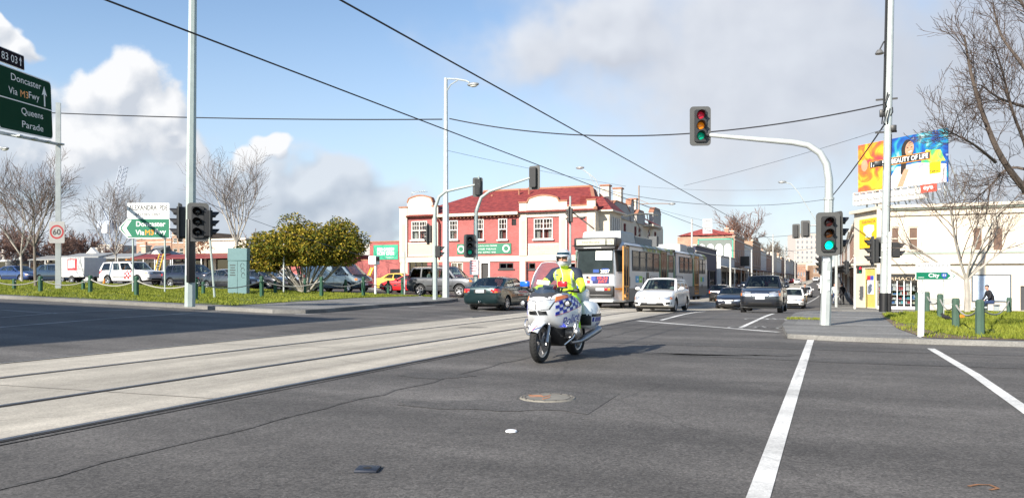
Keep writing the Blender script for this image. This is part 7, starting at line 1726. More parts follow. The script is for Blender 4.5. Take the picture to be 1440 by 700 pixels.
# end of the street and the pale tower
def farblock(label, px0, px1, ytop, Z, wm, rows, name='building', cat='building'):
    a, b = at(px0, Z), at(px1, Z); W_ = (b - a).length; base = min(zg(a.x, a.y), zg(b.x, b.y)); u = V((b.x - a.x, b.y - a.y, 0)).normalized(); H = hz(ytop, Z) - base
    return building(name, label, cat, V((a.x, a.y, base)), u, V((u.y, -u.x, 0)), W_, H, 14, wm, rows=rows, gl=mat('hazed_window', (.20, .21, .23), .3))  # pane colour lightened to stand in for haze over the distance
farblock('pale high rise apartment tower beyond the end of the street', 1119, 1151, 329, 470, mat('tower_render', (.5, .44, .40), .8, var=.1), [(8 + 3.1 * k, 9.6 + 3.1 * k, 5, 1.3) for k in range(7)], 'apartment_tower', 'tower')
for k, (a, b, y, c) in enumerate(((1098, 1110, 368, 2), (1110, 1121, 366, 0), (1121, 1133, 372, 4), (1133, 1143, 369, 2), (1143, 1156, 373, 1), (1156, 1172, 366, 0))):
    farblock('distant %s building, %s along the street end' % (kinds[c][0], ('leftmost', 'second', 'third', 'fourth', 'fifth', 'rightmost')[k]), a, b, y, 440 + (k % 2) * 8, kinds[c][1], [(4, 6, 3, .9)])
# ---- the pharmacy corner
PY = 58.0; pb_ = zg(6, PY) + .12; PX0, PX1 = 3.1, 24.0
ph = thing('pharmacy', 'cream two storey corner pharmacy with yellow banner on its splayed corner', 'shop', (PX0, PY, pb_)); MP = frame((PX0, PY, 0), (1, 0, 0), (0, -1, 0))
def pz(px, y): x, z = onY(px, y, PY); return x - PX0, z
def pb2(p0, y1, p1, y0): a0, z0 = pz(p0, y0); a1 = pz(p1, y0)[0]; return (a0, a1, z0, pz((p0 + p1) / 2, y1)[1])
ztop = pz(1330, 291)[1]; zled = pz(1330, 369)[1]
uw = [pb2(1253, 319, 1265, 352), pb2(1277.5, 319, 1291.5, 352), pb2(1367.5, 319, 1382.5, 353), pb2(1395.5, 319, 1411.5, 353)]
sf = [pb2(1233, 385, 1291, 433.5), (pz(1435, 400)[0], pz(1448, 400)[0], pb_ + .02, pz(1440, 402)[1])]
m = MB(CREAM); wall(m, MP, 0, PX1 - PX0, pb_ - .5, ztop, uw + sf, .2); core(m, MP, .6, PX1 - PX0, pb_ - .5, ztop - .05, -14, -3); fbox(m, MP, 0, PX1 - PX0, ztop - .3, ztop, -14, -.02); m.build('wall', ph)
for i, h in enumerate(uw): window(ph, MP, h, 1, 2 if i < 2 else 1, fr=CREAM, curtain=False, glass=mat('boarded_brown', (.13, .075, .05) if True else 0, .7, var=.25, scale=2))
m = MB(DGREY); fbox(m, MP, *sf[1], -.19, -.1); m.build('side_door', ph)
h = sf[0]; m = MB(mat('fascia_black', (.02, .018, .016), .4)); fz = pz(1262, 394.5)[1]; fbox(m, MP, h[0], h[1], fz, h[3], -.12, -.06); fa_ = m.build('fascia', ph); text('fascia_lettering', 'FARMACIA', MP @ Matrix.Translation(((h[0] + h[1]) / 2 + .15, (fz + h[3]) / 2 - .1, -.06)), .22, mat('gilt_letters', (.55, .42, .28), .4), fa_, 2.1)
m = MB(WHITE); w = .05
for k in range(7): a = h[0] + (h[1] - h[0]) * k / 6; fbox(m, MP, a - w / 2, a + w / 2, h[2], fz, -.15, -.08)
fbox(m, MP, h[0], h[1], h[2], h[2] + .15, -.14, -.07); sw = m.build('shop_window', ph); m = MB(WGLASS); m.add([MP @ V((a, b, -.12)) for a, b in ((h[0], h[2]), (h[1], h[2]), (h[1], fz), (h[0], fz))], [(0, 1, 2, 3)]); m.build('pane', sw)
rr_ = random.Random(11); m = MB(DARKIN); fbox(m, MP, h[0], h[1], h[2], h[3], -1.4, -1.3); m.use(WHITE)
for k in range(6): fbox(m, MP, h[0] + .1, h[1] - .1, h[2] + .3 + k * .3, h[2] + .33 + k * .3, -.75, -.4)
m.build('shelves', ph)
gm = [mat('goods_%s' % c, v, .5) for c, v in (('white', (.7, .7, .7)), ('red', (.5, .04, .05)), ('blue', (.06, .2, .5)), ('teal', (.1, .45, .5)), ('cream', (.6, .55, .4)))]; m = MB(gm[0])
for k in range(6):
    a = h[0] + .15
    while a < h[1] - .3:
        w = rr_.uniform(.06, .28); hh = rr_.uniform(.08, .24)
        if rr_.random() < .8: m.use(rr_.choice(gm + gm[:1] * 3)); fbox(m, MP, a, a + w, h[2] + .332 + k * .3, h[2] + .332 + k * .3 + hh, -.7, -.45)
        a += w + .03
m.build('stocked_goods', ph)
m = MB(CREAM); fbox(m, MP, -.1, PX1 - PX0, ztop, ztop + .2, -.5, .35); fbox(m, MP, -.06, PX1 - PX0, ztop - .5, ztop - .36, 0, .14); fbox(m, MP, -.06, PX1 - PX0, zled - .1, zled + .05, 0, .22); m.use(mat('trim_green_grey', (.28, .33, .28), .6)); fbox(m, MP, -.08, PX1 - PX0, ztop - .1, ztop, 0, .22); fbox(m, MP, 0, PX1 - PX0, pz(1330, 354)[1] - .12, pz(1330, 354)[1], 0, .05); m.build('cornice', ph)
h = pb2(1366, 386, 1422, 424); m = MB(mat('mural_frame', (.06, .07, .08), .6)); fbox(m, MP, h[0], h[1], h[2], h[3], 0, .05); bd = m.build('notice_frame', ph); m = MB(mat('mural_sky', (.50, .58, .68), .5, var=.25, scale=1.2)); fbox(m, MP, h[0] + .08, h[1] - .08, h[2] + .08, h[3] - .08, .052, .07); m.build('notice_face', bd)
m = MB(GREYR); fbox(m, MP, pz(1292, 400)[0], pz(1350, 400)[0], pz(1320, 428)[1], pz(1320, 424)[1] + .25, 0, .02); m.build('grey_dado', ph)
# splayed corner
S0, S1 = V((1.25, 62.0, 0)), V((3.1, 58.0, 0)); su = (S1 - S0).normalized(); MS = frame(S0, su, (su.y, -su.x, 0)); SW = (S1 - S0).length
m = MB(CREAM); dh = (1.5, 3.0, pb_ + .05, pb_ + 2.75); wall(m, MS, 0, SW, pb_ - .5, ztop, [dh], .2); m.build('corner_wall', ph); m = MB(CREAM); fbox(m, MS, -.1, SW + .1, ztop, ztop + .2, -.5, .33); fbox(m, MS, -.05, SW + .05, zled - .1, zled + .05, 0, .22); m.build('cornice', ph)
m = MB(mat('banner_yellow', (.80, .50, .02), .5)); zb0, zb1 = hz(349, 55), hz(308, 55); fbox(m, MS, .9, 3.6, zb0, zb1, .03, .06); yb = m.build('banner', ph)
m = MB(WHITE); c = 2.25; m.prism([(c - .75, zb1 - .85), (c - .1, zb1 - 1.25), (c + .1, zb1 - 1.25), (c + .75, zb1 - .85), (c + .7, zb1 - .5), (c, zb1 - .42), (c - .7, zb1 - .5)][::-1], MS, .061, .07); m.prism([(c - .45, zb1 - 1.3), (c + .45, zb1 - 1.3), (c + .3, zb1 - .9), (c - .3, zb1 - .9)], MS, .071, .078); m.build('emblem', yb)
m = MB(mat('banner_ink', (.30, .14, .03), .5)); put_text(m, 'FARMACIA', MS @ Matrix.Translation((c, zb1 - .22, .061)), .2, 1.9, .004, .006); put_text(m, 'FARMAC', MS @ Matrix.Translation((c, zb1 - 1.45, .061)), .18, 1.2); m.build('banner_lettering', yb)
m = MB(mat('door_panel_yellow', (.62, .48, .12), .5)); fbox(m, MS, *dh, -.18, -.08); dp = m.build('door', ph); m = MB(mat('poster_pale', (.66, .68, .72), .5)); fbox(m, MS, dh[0] + .3, dh[1] - .3, dh[2] + .9, dh[2] + 2.2, -.078, -.06); m.use(mat('poster_red', 0)); fbox(m, MS, dh[0] + .3, dh[0] + .75, dh[2] + 1.9, dh[2] + 2.2, -.058, -.05); m.use(mat('poster_blue', 0)); fbox(m, MS, dh[0] + .75, dh[1] - .3, dh[2] + 1.9, dh[2] + 2.2, -.058, -.05); m.build('poster', dp)
# ---- billboard over the pharmacy
BL, BR = V((1.6, 65.6, 0)), V((7.0, 60.2, 0)); bu = (BR - BL).normalized(); BW = (BR - BL).length; ZL = depth(BL); b0, b1 = hz(272, ZL), hz(205, ZL); BH = b1 - b0
bb = thing('billboard', 'big colourful billboard of a smiling woman above the pharmacy roof', 'billboard', V((BL.x, BL.y, ztop + .2))); MBb = frame((BL.x, BL.y, b0), bu, (bu.y, -bu.x, 0))
def powder(name, stops, sc, seedv):
    m, nt, out = newmat(name); L = nt.links.new; b = N(nt, 'ShaderNodeBsdfPrincipled'); b.inputs['Roughness'].default_value = .5; L(b.outputs[0], out.inputs[0]); tc = N(nt, 'ShaderNodeTexCoord'); mp = N(nt, 'ShaderNodeMapping'); mp.inputs['Location'].default_value = seedv; L(tc.outputs['Object'], mp.inputs[0])
    no = N(nt, 'ShaderNodeTexNoise'); no.inputs['Scale'].default_value = sc; no.inputs['Detail'].default_value = 5; no.inputs['Distortion'].default_value = 1.2; L(mp.outputs[0], no.inputs[0]); cr = N(nt, 'ShaderNodeValToRGB'); e = cr.color_ramp.elements; e[0].position, e[0].color = stops[0][0], (*stops[0][1], 1); e[1].position, e[1].color = stops[-1][0], (*stops[-1][1], 1)
    for p, c in stops[1:-1]: e.new(p).color = (*c, 1)
    L(no.outputs[0], cr.inputs[0]); L(cr.outputs[0], b.inputs['Base Color']); return m
m = MB(powder('yellow_powder', [(.3, (.75, .30, .01)), (.42, (.85, .48, .03)), (.5, (.75, .18, .02)), (.6, (.55, .03, .06)), (.75, (.8, .35, .3))], .6, (0, 0, 0))); fbox(m, MBb, 0, BW * .31, 0, BH, -.1, 0)
m.use(powder('teal_powder', [(.3, (.5, .6, .65)), (.45, (.02, .28, .35)), (.55, (.01, .10, .36)), (.66, (.01, .03, .22)), (.72, (.4, .55, .7))], .7, (5, 2, 0))); fbox(m, MBb, BW * .31, BW, 0, BH, -.1, 0); fc = m.build('poster_face', bb)
m = MB(powder('green_powder', [(.35, (.75, .6, .05)), (.5, (.10, .45, .12)), (.65, (.02, .3, .3))], 1.0, (1, 1, 1))); m.prism([(BW * .72, BH * .40), (BW * .98, BH * .40), (BW * .93, BH * .62), (BW * .78, BH * .66)], MBb, 0, .004)
m.use(powder('white_powder', [(.35, (.75, .72, .72)), (.6, (.62, .60, .62)), (.7, (.6, .3, .4))], 1.2, (4, 1, 1))); m.prism([(BW * .36, 0), (BW * .99, 0), (BW * .99, BH * .34), (BW * .82, BH * .40), (BW * .7, BH * .44), (BW * .46, BH * .42), (BW * .38, BH * .2)], MBb, .004, .008); m.build('powder_clouds', fc)
def ell(cx, cz, rx, rz, n=20, a=0): return [(cx + rx * math.cos(t) * math.cos(a) - rz * math.sin(t) * math.sin(a), cz + rx * math.cos(t) * math.sin(a) + rz * math.sin(t) * math.cos(a)) for t in [2 * math.pi * j / n for j in range(n)]]
m = MB(HAIR); hx, hz_ = BW * .60, BH * .74; m.prism(ell(hx - .12, hz_ - .05, .52, .72), MBb, .008, .012); m.prism([(hx - .6, hz_ - .1), (hx - .1, hz_ - .2), (hx - .35, BH * .2), (hx - .72, BH * .28)], MBb, .008, .013); m.use(mat('poster_skin', (.50, .27, .17), .5, var=.2, scale=3)); m.prism(ell(hx + .05, hz_, .36, .52, 20, -.2), MBb, .013, .018); m.prism([(hx - .1, hz_ - .8), (hx + .3, hz_ - .8), (hx + .25, hz_ - .4), (hx - .05, hz_ - .4)], MBb, .013, .0185); m.prism([(BW * .46, 0), (BW * .53, 0), (BW * .60, BH * .34), (BW * .55, BH * .36)], MBb, .013, .019); m.prism(ell(BW * .08, BH * .56, .3, .45), MBb, .004, .01)
m.use(mat('poster_pale', 0)); m.prism(ell(hx + .1, hz_ - .22, .14, .05, 12, .2), MBb, .019, .023); m.use(HAIR)
for e in (-.1, .22): m.prism(ell(hx + e, hz_ + .08, .09, .03, 10, .15), MBb, .019, .023)
m.prism(ell(hx + .03, hz_ - .12, .05, .02, 8), MBb, .019, .023); m.build('pictured_woman', fc)
m = MB(SIGO); fbox(m, MBb, BW * .14, BW * .83, BH * .475, BH * .62, .024, .03); m.use(mat('poster_ink', (.03, .03, .03), .5)); fbox(m, MBb, BW * .15, BW * .825, BH * .485, BH * .61, .03, .036); m.use(WHITE); put_text(m, 'I AM THE BEAUTY OF LIFE', MBb @ Matrix.Translation((BW * .487, BH * .548, .037)), .34, BW * .64, .004, .012); m.build('slogan', fc)
m = MB(mat('logo_yellow', (.85, .62, .01), .4)); fbox(m, MBb, BW * .82, BW * .935, BH * .19, BH * .40, .024, .03); m.use(INK); put_text(m, 'Nikon', MBb @ Matrix.Translation((BW * .878, BH * .235, .031)), .16, .72, .004, .008); m.build('logo', fc)
m = MB(GALV)
for k in range(8): a = BW * (k + .5) / 8; m.bar(MBb @ V((a, -1.1, -.4)), MBb @ V((a, BH, -.25)), .08, .12); m.bar(MBb @ V((a, BH * .6, -.3)), MBb @ V((a, -1.1, -2.4)), .06, .06)
m.build('frame', bb)
m = MB(mat('catwalk_white', (.58, .57, .54), .6, var=.1)); fbox(m, MBb, -.05, BW * .80, -.95, -.12, -.1, .3)
for k in range(11): a = BW * .8 * k / 10; fbox(m, MBb, a - .03, a + .03, -.95, .0, .3, .5)
m.bar(MBb @ V((0, -.02, .5)), MBb @ V((BW, -.02, .5)), .05, .05); m.bar(MBb @ V((0, -.5, .5)), MBb @ V((BW, -.5, .5)), .04, .04); m.build('catwalk', bb)
m = MB(mat('eye_red', (.62, .08, .05), .5)); fbox(m, MBb, BW * .79, BW * .95, -.62, -.08, .52, .6); ey = m.build('owner_sign', bb); text('owner_lettering', 'eye', MBb @ Matrix.Translation((BW * .87, -.36, .6)), .30, WHITE, ey, .74, .004, .02)
# building behind us on the left whose shadow lies over the near road
t, M = building('warehouse', 'brick warehouse on the near corner, outside the left of the photo', 'building', V((-21.5, -30, zg(-21.5, -10))), (0, 1, 0), (1, 0, 0), 28, 12.6, 34, BROWNB, rows=[(4, 6, 6, 1.4), (8, 10, 6, 1.4)])
# ------------------------------------------------------------------ grass
GRASSG = asphalt('grass_ground', (.10, .12, .028), .25)
def grassmat(name, a, b):
    m, nt, out = newmat(name); L = nt.links.new; bs = N(nt, 'ShaderNodeBsdfPrincipled'); bs.inputs['Roughness'].default_value = .7; L(bs.outputs[0], out.inputs[0]); bs.inputs['Specular IOR Level'].default_value = .2
    tc = N(nt, 'ShaderNodeTexCoord'); no = N(nt, 'ShaderNodeTexNoise'); no.inputs['Scale'].default_value = .9; no.inputs['Detail'].default_value = 8; no.inputs['Roughness'].default_value = .75; L(tc.outputs['Object'], no.inputs[0]); cr = N(nt, 'ShaderNodeValToRGB'); cr.color_ramp.elements[0].position = .32; cr.color_ramp.elements[0].color = (*a, 1); cr.color_ramp.elements[1].position = .68; cr.color_ramp.elements[1].color = (*b, 1); L(no.outputs[0], cr.inputs[0]); L(cr.outputs[0], bs.inputs['Base Color'])
    tr = N(nt, 'ShaderNodeBsdfTranslucent'); L(cr.outputs[0], tr.inputs[0]); mx = N(nt, 'ShaderNodeMixShader'); mx.inputs[0].default_value = .3; L(bs.outputs[0], mx.inputs[1]); L(tr.outputs[0], mx.inputs[2]); L(mx.outputs[0], out.inputs[0]); MATS[name] = m; return m
GRS = grassmat('grass_blades', (.14, .19, .02), (.32, .33, .05))
def inpoly(x, y, P_):
    c = False; j = len(P_) - 1
    for i in range(len(P_)):
        if (P_[i][1] > y) != (P_[j][1] > y) and x < (P_[j][0] - P_[i][0]) * (y - P_[i][1]) / (P_[j][1] - P_[i][1]) + P_[i][0]: c = not c
        j = i
    return c
def blades(name, poly, n, dz, box, hmin, hmax, thin=None):
    rr_ = random.Random(len(name) + n); vs = []; fs = []; k = 0
    while k < n:
        x = rr_.uniform(box[0], box[1]); y = rr_.uniform(box[2], box[3]); k += 1
        if not inpoly(x, y, poly): continue
        q = noise.noise(V((x * .8, y * .8, 0))) + .5 * noise.noise(V((x * 2.7, y * 2.7, 3)))
        if rr_.random() > .62 + q: continue
        if thin and rr_.random() < thin(x, y): continue
        xc = x * CT + y * ST; zc = -x * ST + y * CT
        if zc < 5 or not (-.78 < xc / zc < .78): continue
        h = rr_.uniform(hmin, hmax) * (1 + .6 * q); a = rr_.uniform(0, 6.283); w = h * rr_.uniform(.16, .3); z = zg(x, y) + dz; l = h * .6
        o = len(vs); vs += [(x - w * math.cos(a), y - w * math.sin(a), z), (x + w * math.cos(a), y + w * math.sin(a), z), (x + l * rr_.uniform(-1, 1), y + l * rr_.uniform(-1, 1), z + h)]; fs.append((o, o + 1, o + 2))
    me = bpy.data.meshes.new(name); me.from_pydata(vs, [], fs); me.materials.append(GRS); return tag(link(name, me, None), kind='stuff')
f_ = [G(a, b, .13) for a, b in ((0, 419), (150, 424.5), (255, 431.5), (300, 431), (400, 425), (500, 419), (560, 417.2), (620, 416))]
for p in f_: p.y = max(p.y, 22.75)
lp = [(-120, 22.9)] + [(p.x, p.y) for p in f_] + [(-20.2, 38.6), (-24.5, 40.1), (-120, 40.9)]
drape('grass_ground', lp, .145, GRASSG)
blades('grass', lp, 230000, .14, (-62, -18, 20, 42), .04, .10)
f2 = [G(a, b, .10) for a, b in ((1243, 447), (1262, 462), (1300, 475), (1370, 481), (1440, 485.5), (1600, 494))]
for p in f2: p.y = max(p.y, 17.75)
rp = [(p.x, p.y) for p in f2] + [(40, f2[-1].y), (40, 39.3), (4.6, 39.3)] + [(G(1239, 441, .1).x, G(1239, 441, .1).y)]
drape('grass_ground', rp, .112, DIRT)
f3 = [G(a, b, .10) for a, b in ((1245, 447), (1285, 461), (1340, 472), (1440, 479), (1600, 486))]
for p in f3: p.y = max(p.y, 17.95)
rp2 = [(p.x, p.y) for p in f3] + [(40, f3[-1].y), (40, 39.2), (4.7, 39.2)] + [(G(1241, 442, .1).x, G(1241, 442, .1).y)]
drape('grass_ground', rp2, .117, GRASSG)
blades('grass', rp2, 190000, .115, (1, 17, 17, 40), .03, .09)
blades('grass', rp, 26000, .11, (1, 14, 17, 24), .03, .08, lambda x, y: .6)
for a, b in ((1130, 449), (1138, 448.5)):
    c = G(a, b, .1); blades('grass', [(c.x - .5, c.y - .25), (c.x + .5, c.y - .25), (c.x + .5, c.y + .25), (c.x - .5, c.y + .25)], 500, .11, (c.x - .5, c.x + .5, c.y - .3, c.y + .3), .04, .08)
# ------------------------------------------------------------------ trees
BARK = mat('grey_bark', (.17, .145, .12), .9, var=.35, scale=6, bump=.5, bscale=20, stretch=(1, 1, .3)); TWIG = mat('twig_brown', (.115, .080, .062), .9, var=.25, scale=3); PALEB = mat('pale_bark', (.36, .33, .29), .85, var=.3, scale=7, stretch=(1, 1, .4)); TWIGP = mat('twig_grey', (.135, .105, .088), .9, var=.2, scale=3); TWIGR = mat('twig_red', (.15, .085, .065), .9, var=.25)
class Tree:
    def __init__(s, seed): s.r = random.Random(seed); s.t = MB(BARK); s.c = MB(TWIG)
    def limb(s, pts, r0, r1, big=True): (s.t if big else s.c).tube(pts, [r0 + (r1 - r0) * (i / (len(pts) - 1)) ** .8 for i in range(len(pts))], 7 if big else 3, False)
    def grow(s, p, d, L, r, dep, up=.12, kids=4, wob=.22, minr=.004, ang=(.45, .85)):
        n = 5 if dep > 1 else 3; pts = [p]; dd = d.copy()
        for i in range(n):
            dd = (dd + V((s.r.gauss(0, wob), s.r.gauss(0, wob), s.r.gauss(0, wob) * .7 + up)) * .55).normalized(); pts.append(pts[-1] + dd * L / n)
        s.limb(pts, r, max(r * .45, minr), r > .035)
        if dep <= 0: return
        for k in range(kids):
            f = .25 + .75 * (k + s.r.random()) / kids; i = min(int(f * n), n - 1); q = pts[i].lerp(pts[i + 1], f * n - i); ax = (pts[i + 1] - pts[i]).normalized(); e = ax.cross(V((s.r.gauss(0, 1), s.r.gauss(0, 1), s.r.gauss(0, 1)))).normalized(); a = s.r.uniform(*ang); nd = (ax * math.cos(a) + e * math.sin(a)).normalized()
            s.grow(q, nd, L * s.r.uniform(.5, .78) * (1.08 - .3 * f), max(r * .52 * (1.1 - .35 * f), minr), dep - 1, up, kids, wob, minr, ang)
    def along(s, pts, r, n, L, dep, **kw):
        for k in range(n):
            f = (k + s.r.random()) / n * (len(pts) - 1); i = min(int(f), len(pts) - 2); q = pts[i].lerp(pts[i + 1], f - i); ax = (pts[i + 1] - pts[i]).normalized(); e = ax.cross(V((s.r.gauss(0, 1), s.r.gauss(0, 1), s.r.gauss(0, 1)))).normalized(); a = s.r.uniform(.4, .9); s.grow(q, (ax * math.cos(a) + e * math.sin(a)).normalized(), L * s.r.uniform(.6, 1.2), r * s.r.uniform(.7, 1.1), dep, **kw)
    def done(s, label, base, group=None, name='bare_tree', tm=None, cm=None):
        t = thing(name, label, 'tree', base, group)
        if tm: s.t.mats[0] = tm
        if cm: s.c.mats[0] = cm
        s.t.build('trunk', t)
        if s.c.v: s.c.build('crown', t)
        return t
def smoothpath(P_, k=4):
    o = []
    for i in range(len(P_) - 1):
        p0, p1, p2, p3 = P_[max(i - 1, 0)], P_[i], P_[i + 1], P_[min(i + 2, len(P_) - 1)]
        for j in range(k): t = j / k; o.append(.5 * ((2 * p1) + (p2 - p0) * t + (2 * p0 - 5 * p1 + 4 * p2 - p3) * t * t + (3 * p1 - p0 - 3 * p2 + p3) * t ** 3))
    return o + [P_[-1]]
# large bare tree leaning in at the right edge
T = Tree(21); ZT = 17.0; base = gnd(1535, ZT, .1)
lims = [([(1560, 480, 17), (1545, 400, 17), (1512, 330, 17), (1450, 275, 16.6), (1410, 224, 16.2), (1384, 165, 16), (1366, 105, 15.8), (1356, 50, 15.6)], .14, .016),
        ([(1500, 330, 17), (1505, 240, 17), (1478, 160, 17.3), (1440, 95, 17.6), (1408, 50, 17.8), (1396, 5, 18)], .09, .014),
        ([(1440, 273, 16.6), (1444, 215, 16.2), (1425, 160, 15.8), (1412, 110, 15.6), (1400, 70, 15.4)], .05, .012), ([(1522, 400, 17), (1560, 280, 17.5), (1540, 120, 18), (1500, 0, 18.4), (1470, -80, 18.6)], .10, .02),
        ([(1400, 228, 16.2), (1372, 205, 15.6), (1345, 190, 15.2), (1330, 182, 15)], .035, .008), ([(1462, 244, 17), (1420, 236, 17.4), (1392, 262, 17.6), (1366, 285, 17.7)], .04, .01), ([(1478, 160, 17.3), (1440, 150, 17), (1405, 138, 16.7), (1380, 120, 16.5)], .05, .012), ([(1540, 120, 18), (1480, 60, 17.6), (1440, 10, 17.4), (1415, -40, 17.2)], .06, .02)]
for P_, r0, r1 in lims:
    p_ = smoothpath([pt(*q) for q in P_]); T.limb(p_, r0, r1); T.along(p_[len(p_) // 3:], max(r1 * .8, .011), 12 + int(len(p_) * .5), .8, 2, up=.14, kids=4, wob=.22, minr=.0035)
T.done('large bare tree whose branches reach in at the right edge', base, tm=mat('dark_bark', (.10, .078, .064), .9, var=.35, scale=6, bump=.5, bscale=20, stretch=(1, 1, .3)), cm=mat('dark_twig', (.065, .045, .036), .9, var=.25))
# smaller bare tree before the pharmacy
T = Tree(5); base = gnd(1360, 29.5, .1); tr_p = [base, base + V((.02, 0, .7)), base + V((-.02, 0, 1.35))]; T.limb(tr_p, .12, .085)
for a, l, o in ((-.95, 2.5, .15), (-.45, 3.0, -.3), (-.1, 3.1, .3), (.35, 3.0, -.1), (.75, 2.8, .3), (1.05, 2.2, -.2), (.1, 2.9, -.6)): T.grow(tr_p[2] - V((0, 0, .1)), V((math.sin(a) * CT, math.sin(a) * ST + o, math.cos(a))).normalized(), l, .048, 3, up=.10, kids=4, wob=.16, minr=.005, ang=(.3, .7))
T.done('small grey bare tree in front of the cream pharmacy wall', base, tm=PALEB, cm=TWIGP)
def bare(label, px, Z, ytop, seed, tm, cm, trunk=.32, spread=.6, minr=.009, group=None, r=.11, dep=3, n=6):
    T = Tree(seed); b = gnd(px, Z, .1); H = hz(ytop, Z) - b.z; th = H * trunk; q = b + V((T.r.uniform(-.2, .2), 0, th)); T.limb([b, b.lerp(q, .5), q], r, r * .75)
    for k in range(n): a = 2 * math.pi * (k + T.r.random() * .6) / n; sp = spread * T.r.uniform(.5, 1.2); T.grow(q, V((math.cos(a) * sp, math.sin(a) * sp, 1)).normalized(), (H - th) * T.r.uniform(.62, .86), r * .5, dep, up=.12, kids=5, wob=.2, minr=minr, ang=(.4, .85))
    return T.done(label, b, group, tm=tm, cm=cm)
BT = 'bare trees on the left'
bare('leafless tree left of the speed sign post, trunk on the grass', 50, 46, 232, 3, BARK, TWIG, .33, .65, .007, BT, r=.09)
bare('leafless pale stemmed tree at the far left edge', 31, 55, 262, 8, PALEB, TWIGP, .28, .65, .008, BT, r=.09)
bare('leafless tree rising behind the white utility, before the crane', 163, 63, 272, 12, PALEB, TWIGP, .3, .6, .008, BT, r=.09)
bare('tall leafless tree above the teal cabinet', 333, 57, 228, 17, PALEB, TWIGP, .34, .45, .007, BT, r=.12)
for k, (px, Z, y) in enumerate(((-25, 84, 318), (28, 92, 330), (72, 88, 335), (108, 98, 332), (150, 120, 345), (372, 90, 335))):
    bare(['rust brown leafless tree behind the urn shop', 'rust brown leafless tree above the dark gabled shop', 'rust brown leafless tree above the cottage roof', 'rust brown leafless tree behind the scalloped pediment', 'small leafless tree at the foot of the crane', 'leafless tree behind the brown building'][k], px, Z, y, 30 + k, BARK, TWIGR, .2, 1.0, .028, 'trees behind the left shops', n=8)
bare('tall leafless tree above the mural building down the street', 1040, 172, 306, 44, BARK, TWIGR, .4, .6, .035, n=7); bare('leafless tree over the far left terraces', 1082, 300, 345, 47, BARK, TWIGR, .4, .6, .06, n=6)
# evergreen with yellow green leaves
T = Tree(2); b = gnd(430, 46.5, .13); LFM = [grassmat('leaf_green', (.09, .115, .015), (.22, .22, .028)), grassmat('leaf_yellow', (.30, .24, .025), (.50, .37, .05)), grassmat('leaf_brown', (.10, .065, .02), (.20, .13, .03)), grassmat('leaf_dark', (.02, .035, .010), (.05, .065, .014))]
T.t.mats[0] = PALEB; tips = []; rr_ = random.Random(9)
for k, (dx, dy, dz) in enumerate(((-2.6, .3, 2.5), (-1.8, -.6, 3.1), (-.9, .5, 3.5), (.2, -.4, 3.7), (1.3, .5, 3.6), (2.2, -.3, 3.2), (2.7, .3, 2.6), (-.2, 1.2, 3.2), (1.7, -1.2, 2.7), (-1.5, 1.3, 2.6), (2.2, 1.2, 2.7), (-3.0, -.3, 1.8), (2.8, -.2, 2.3), (.6, -1.5, 2.6), (-.7, -1.4, 2.4), (.1, .2, 3.0), (.5, -.9, 3.2), (-.4, -.9, 3.0), (2.0, .1, 2.9), (-1.6, .2, 2.6), (-2.7, -.8, 2.0), (-2.1, -1.0, 2.4), (2.3, -.9, 2.5), (1.0, -1.2, 2.3), (0, -1.3, 2.35), (-1.2, -1.1, 2.3))):
    e = b + V((dx * CT, dx * ST + dy, dz)); mid = b + (e - b) * .45 + V((0, 0, -.25)); p_ = smoothpath([b + V((rr_.uniform(-.12, .12), rr_.uniform(-.12, .12), 0)), mid, e]); T.limb(p_, .085, .02); tips += [p_[-1], p_[-3], p_[-1] + V((rr_.uniform(-.6, .6), rr_.uniform(-.5, .5), .2 + rr_.uniform(-.2, .55)))]
    for _ in range(3): q = p_[rr_.randrange(4, len(p_))]; f = q + V((rr_.uniform(-.7, .7), rr_.uniform(-.6, .6), rr_.uniform(-.1, .7))); T.limb([q, q.lerp(f, .5) + V((0, 0, .06)), f], .03, .01); tips.append(f)
gt = thing('leafy_tree', 'broad low evergreen with yellow green leaves and pale stems', 'tree', b); T.t.build('trunk', gt); m = MB(LFM[0])
for q in tips:
    R_ = rr_.uniform(.48, .92); bias = rr_.random()
    for _ in range(int(430 * R_)):
        u = V((rr_.gauss(0, 1), rr_.gauss(0, 1), rr_.gauss(0, 1))).normalized() * R_ * rr_.uniform(.35, 1.08) ** .6; u.z *= .72; c = q + u
        if c.z < b.z + (1.25 if (c - b).dot(V((CT, ST, 0))) < -1.6 else 1.6): continue
        m.use(LFM[0] if rr_.random() < .38 else (LFM[1] if rr_.random() < .48 + .3 * bias else (LFM[2] if rr_.random() < .25 else LFM[3]))); s = rr_.uniform(.06, .13); d = (u.normalized() * .7 + V((rr_.uniform(-1, 1), rr_.uniform(-1, 1), rr_.uniform(-1.2, .4)))).normalized() * s; e = d.cross(V((rr_.uniform(-1, 1), rr_.uniform(-1, 1), rr_.uniform(-1, 1)))).normalized() * s * .42; m.add([c - d, c + e, c + d, c - e], [(0, 1, 2, 3)])
m.build('crown', gt)
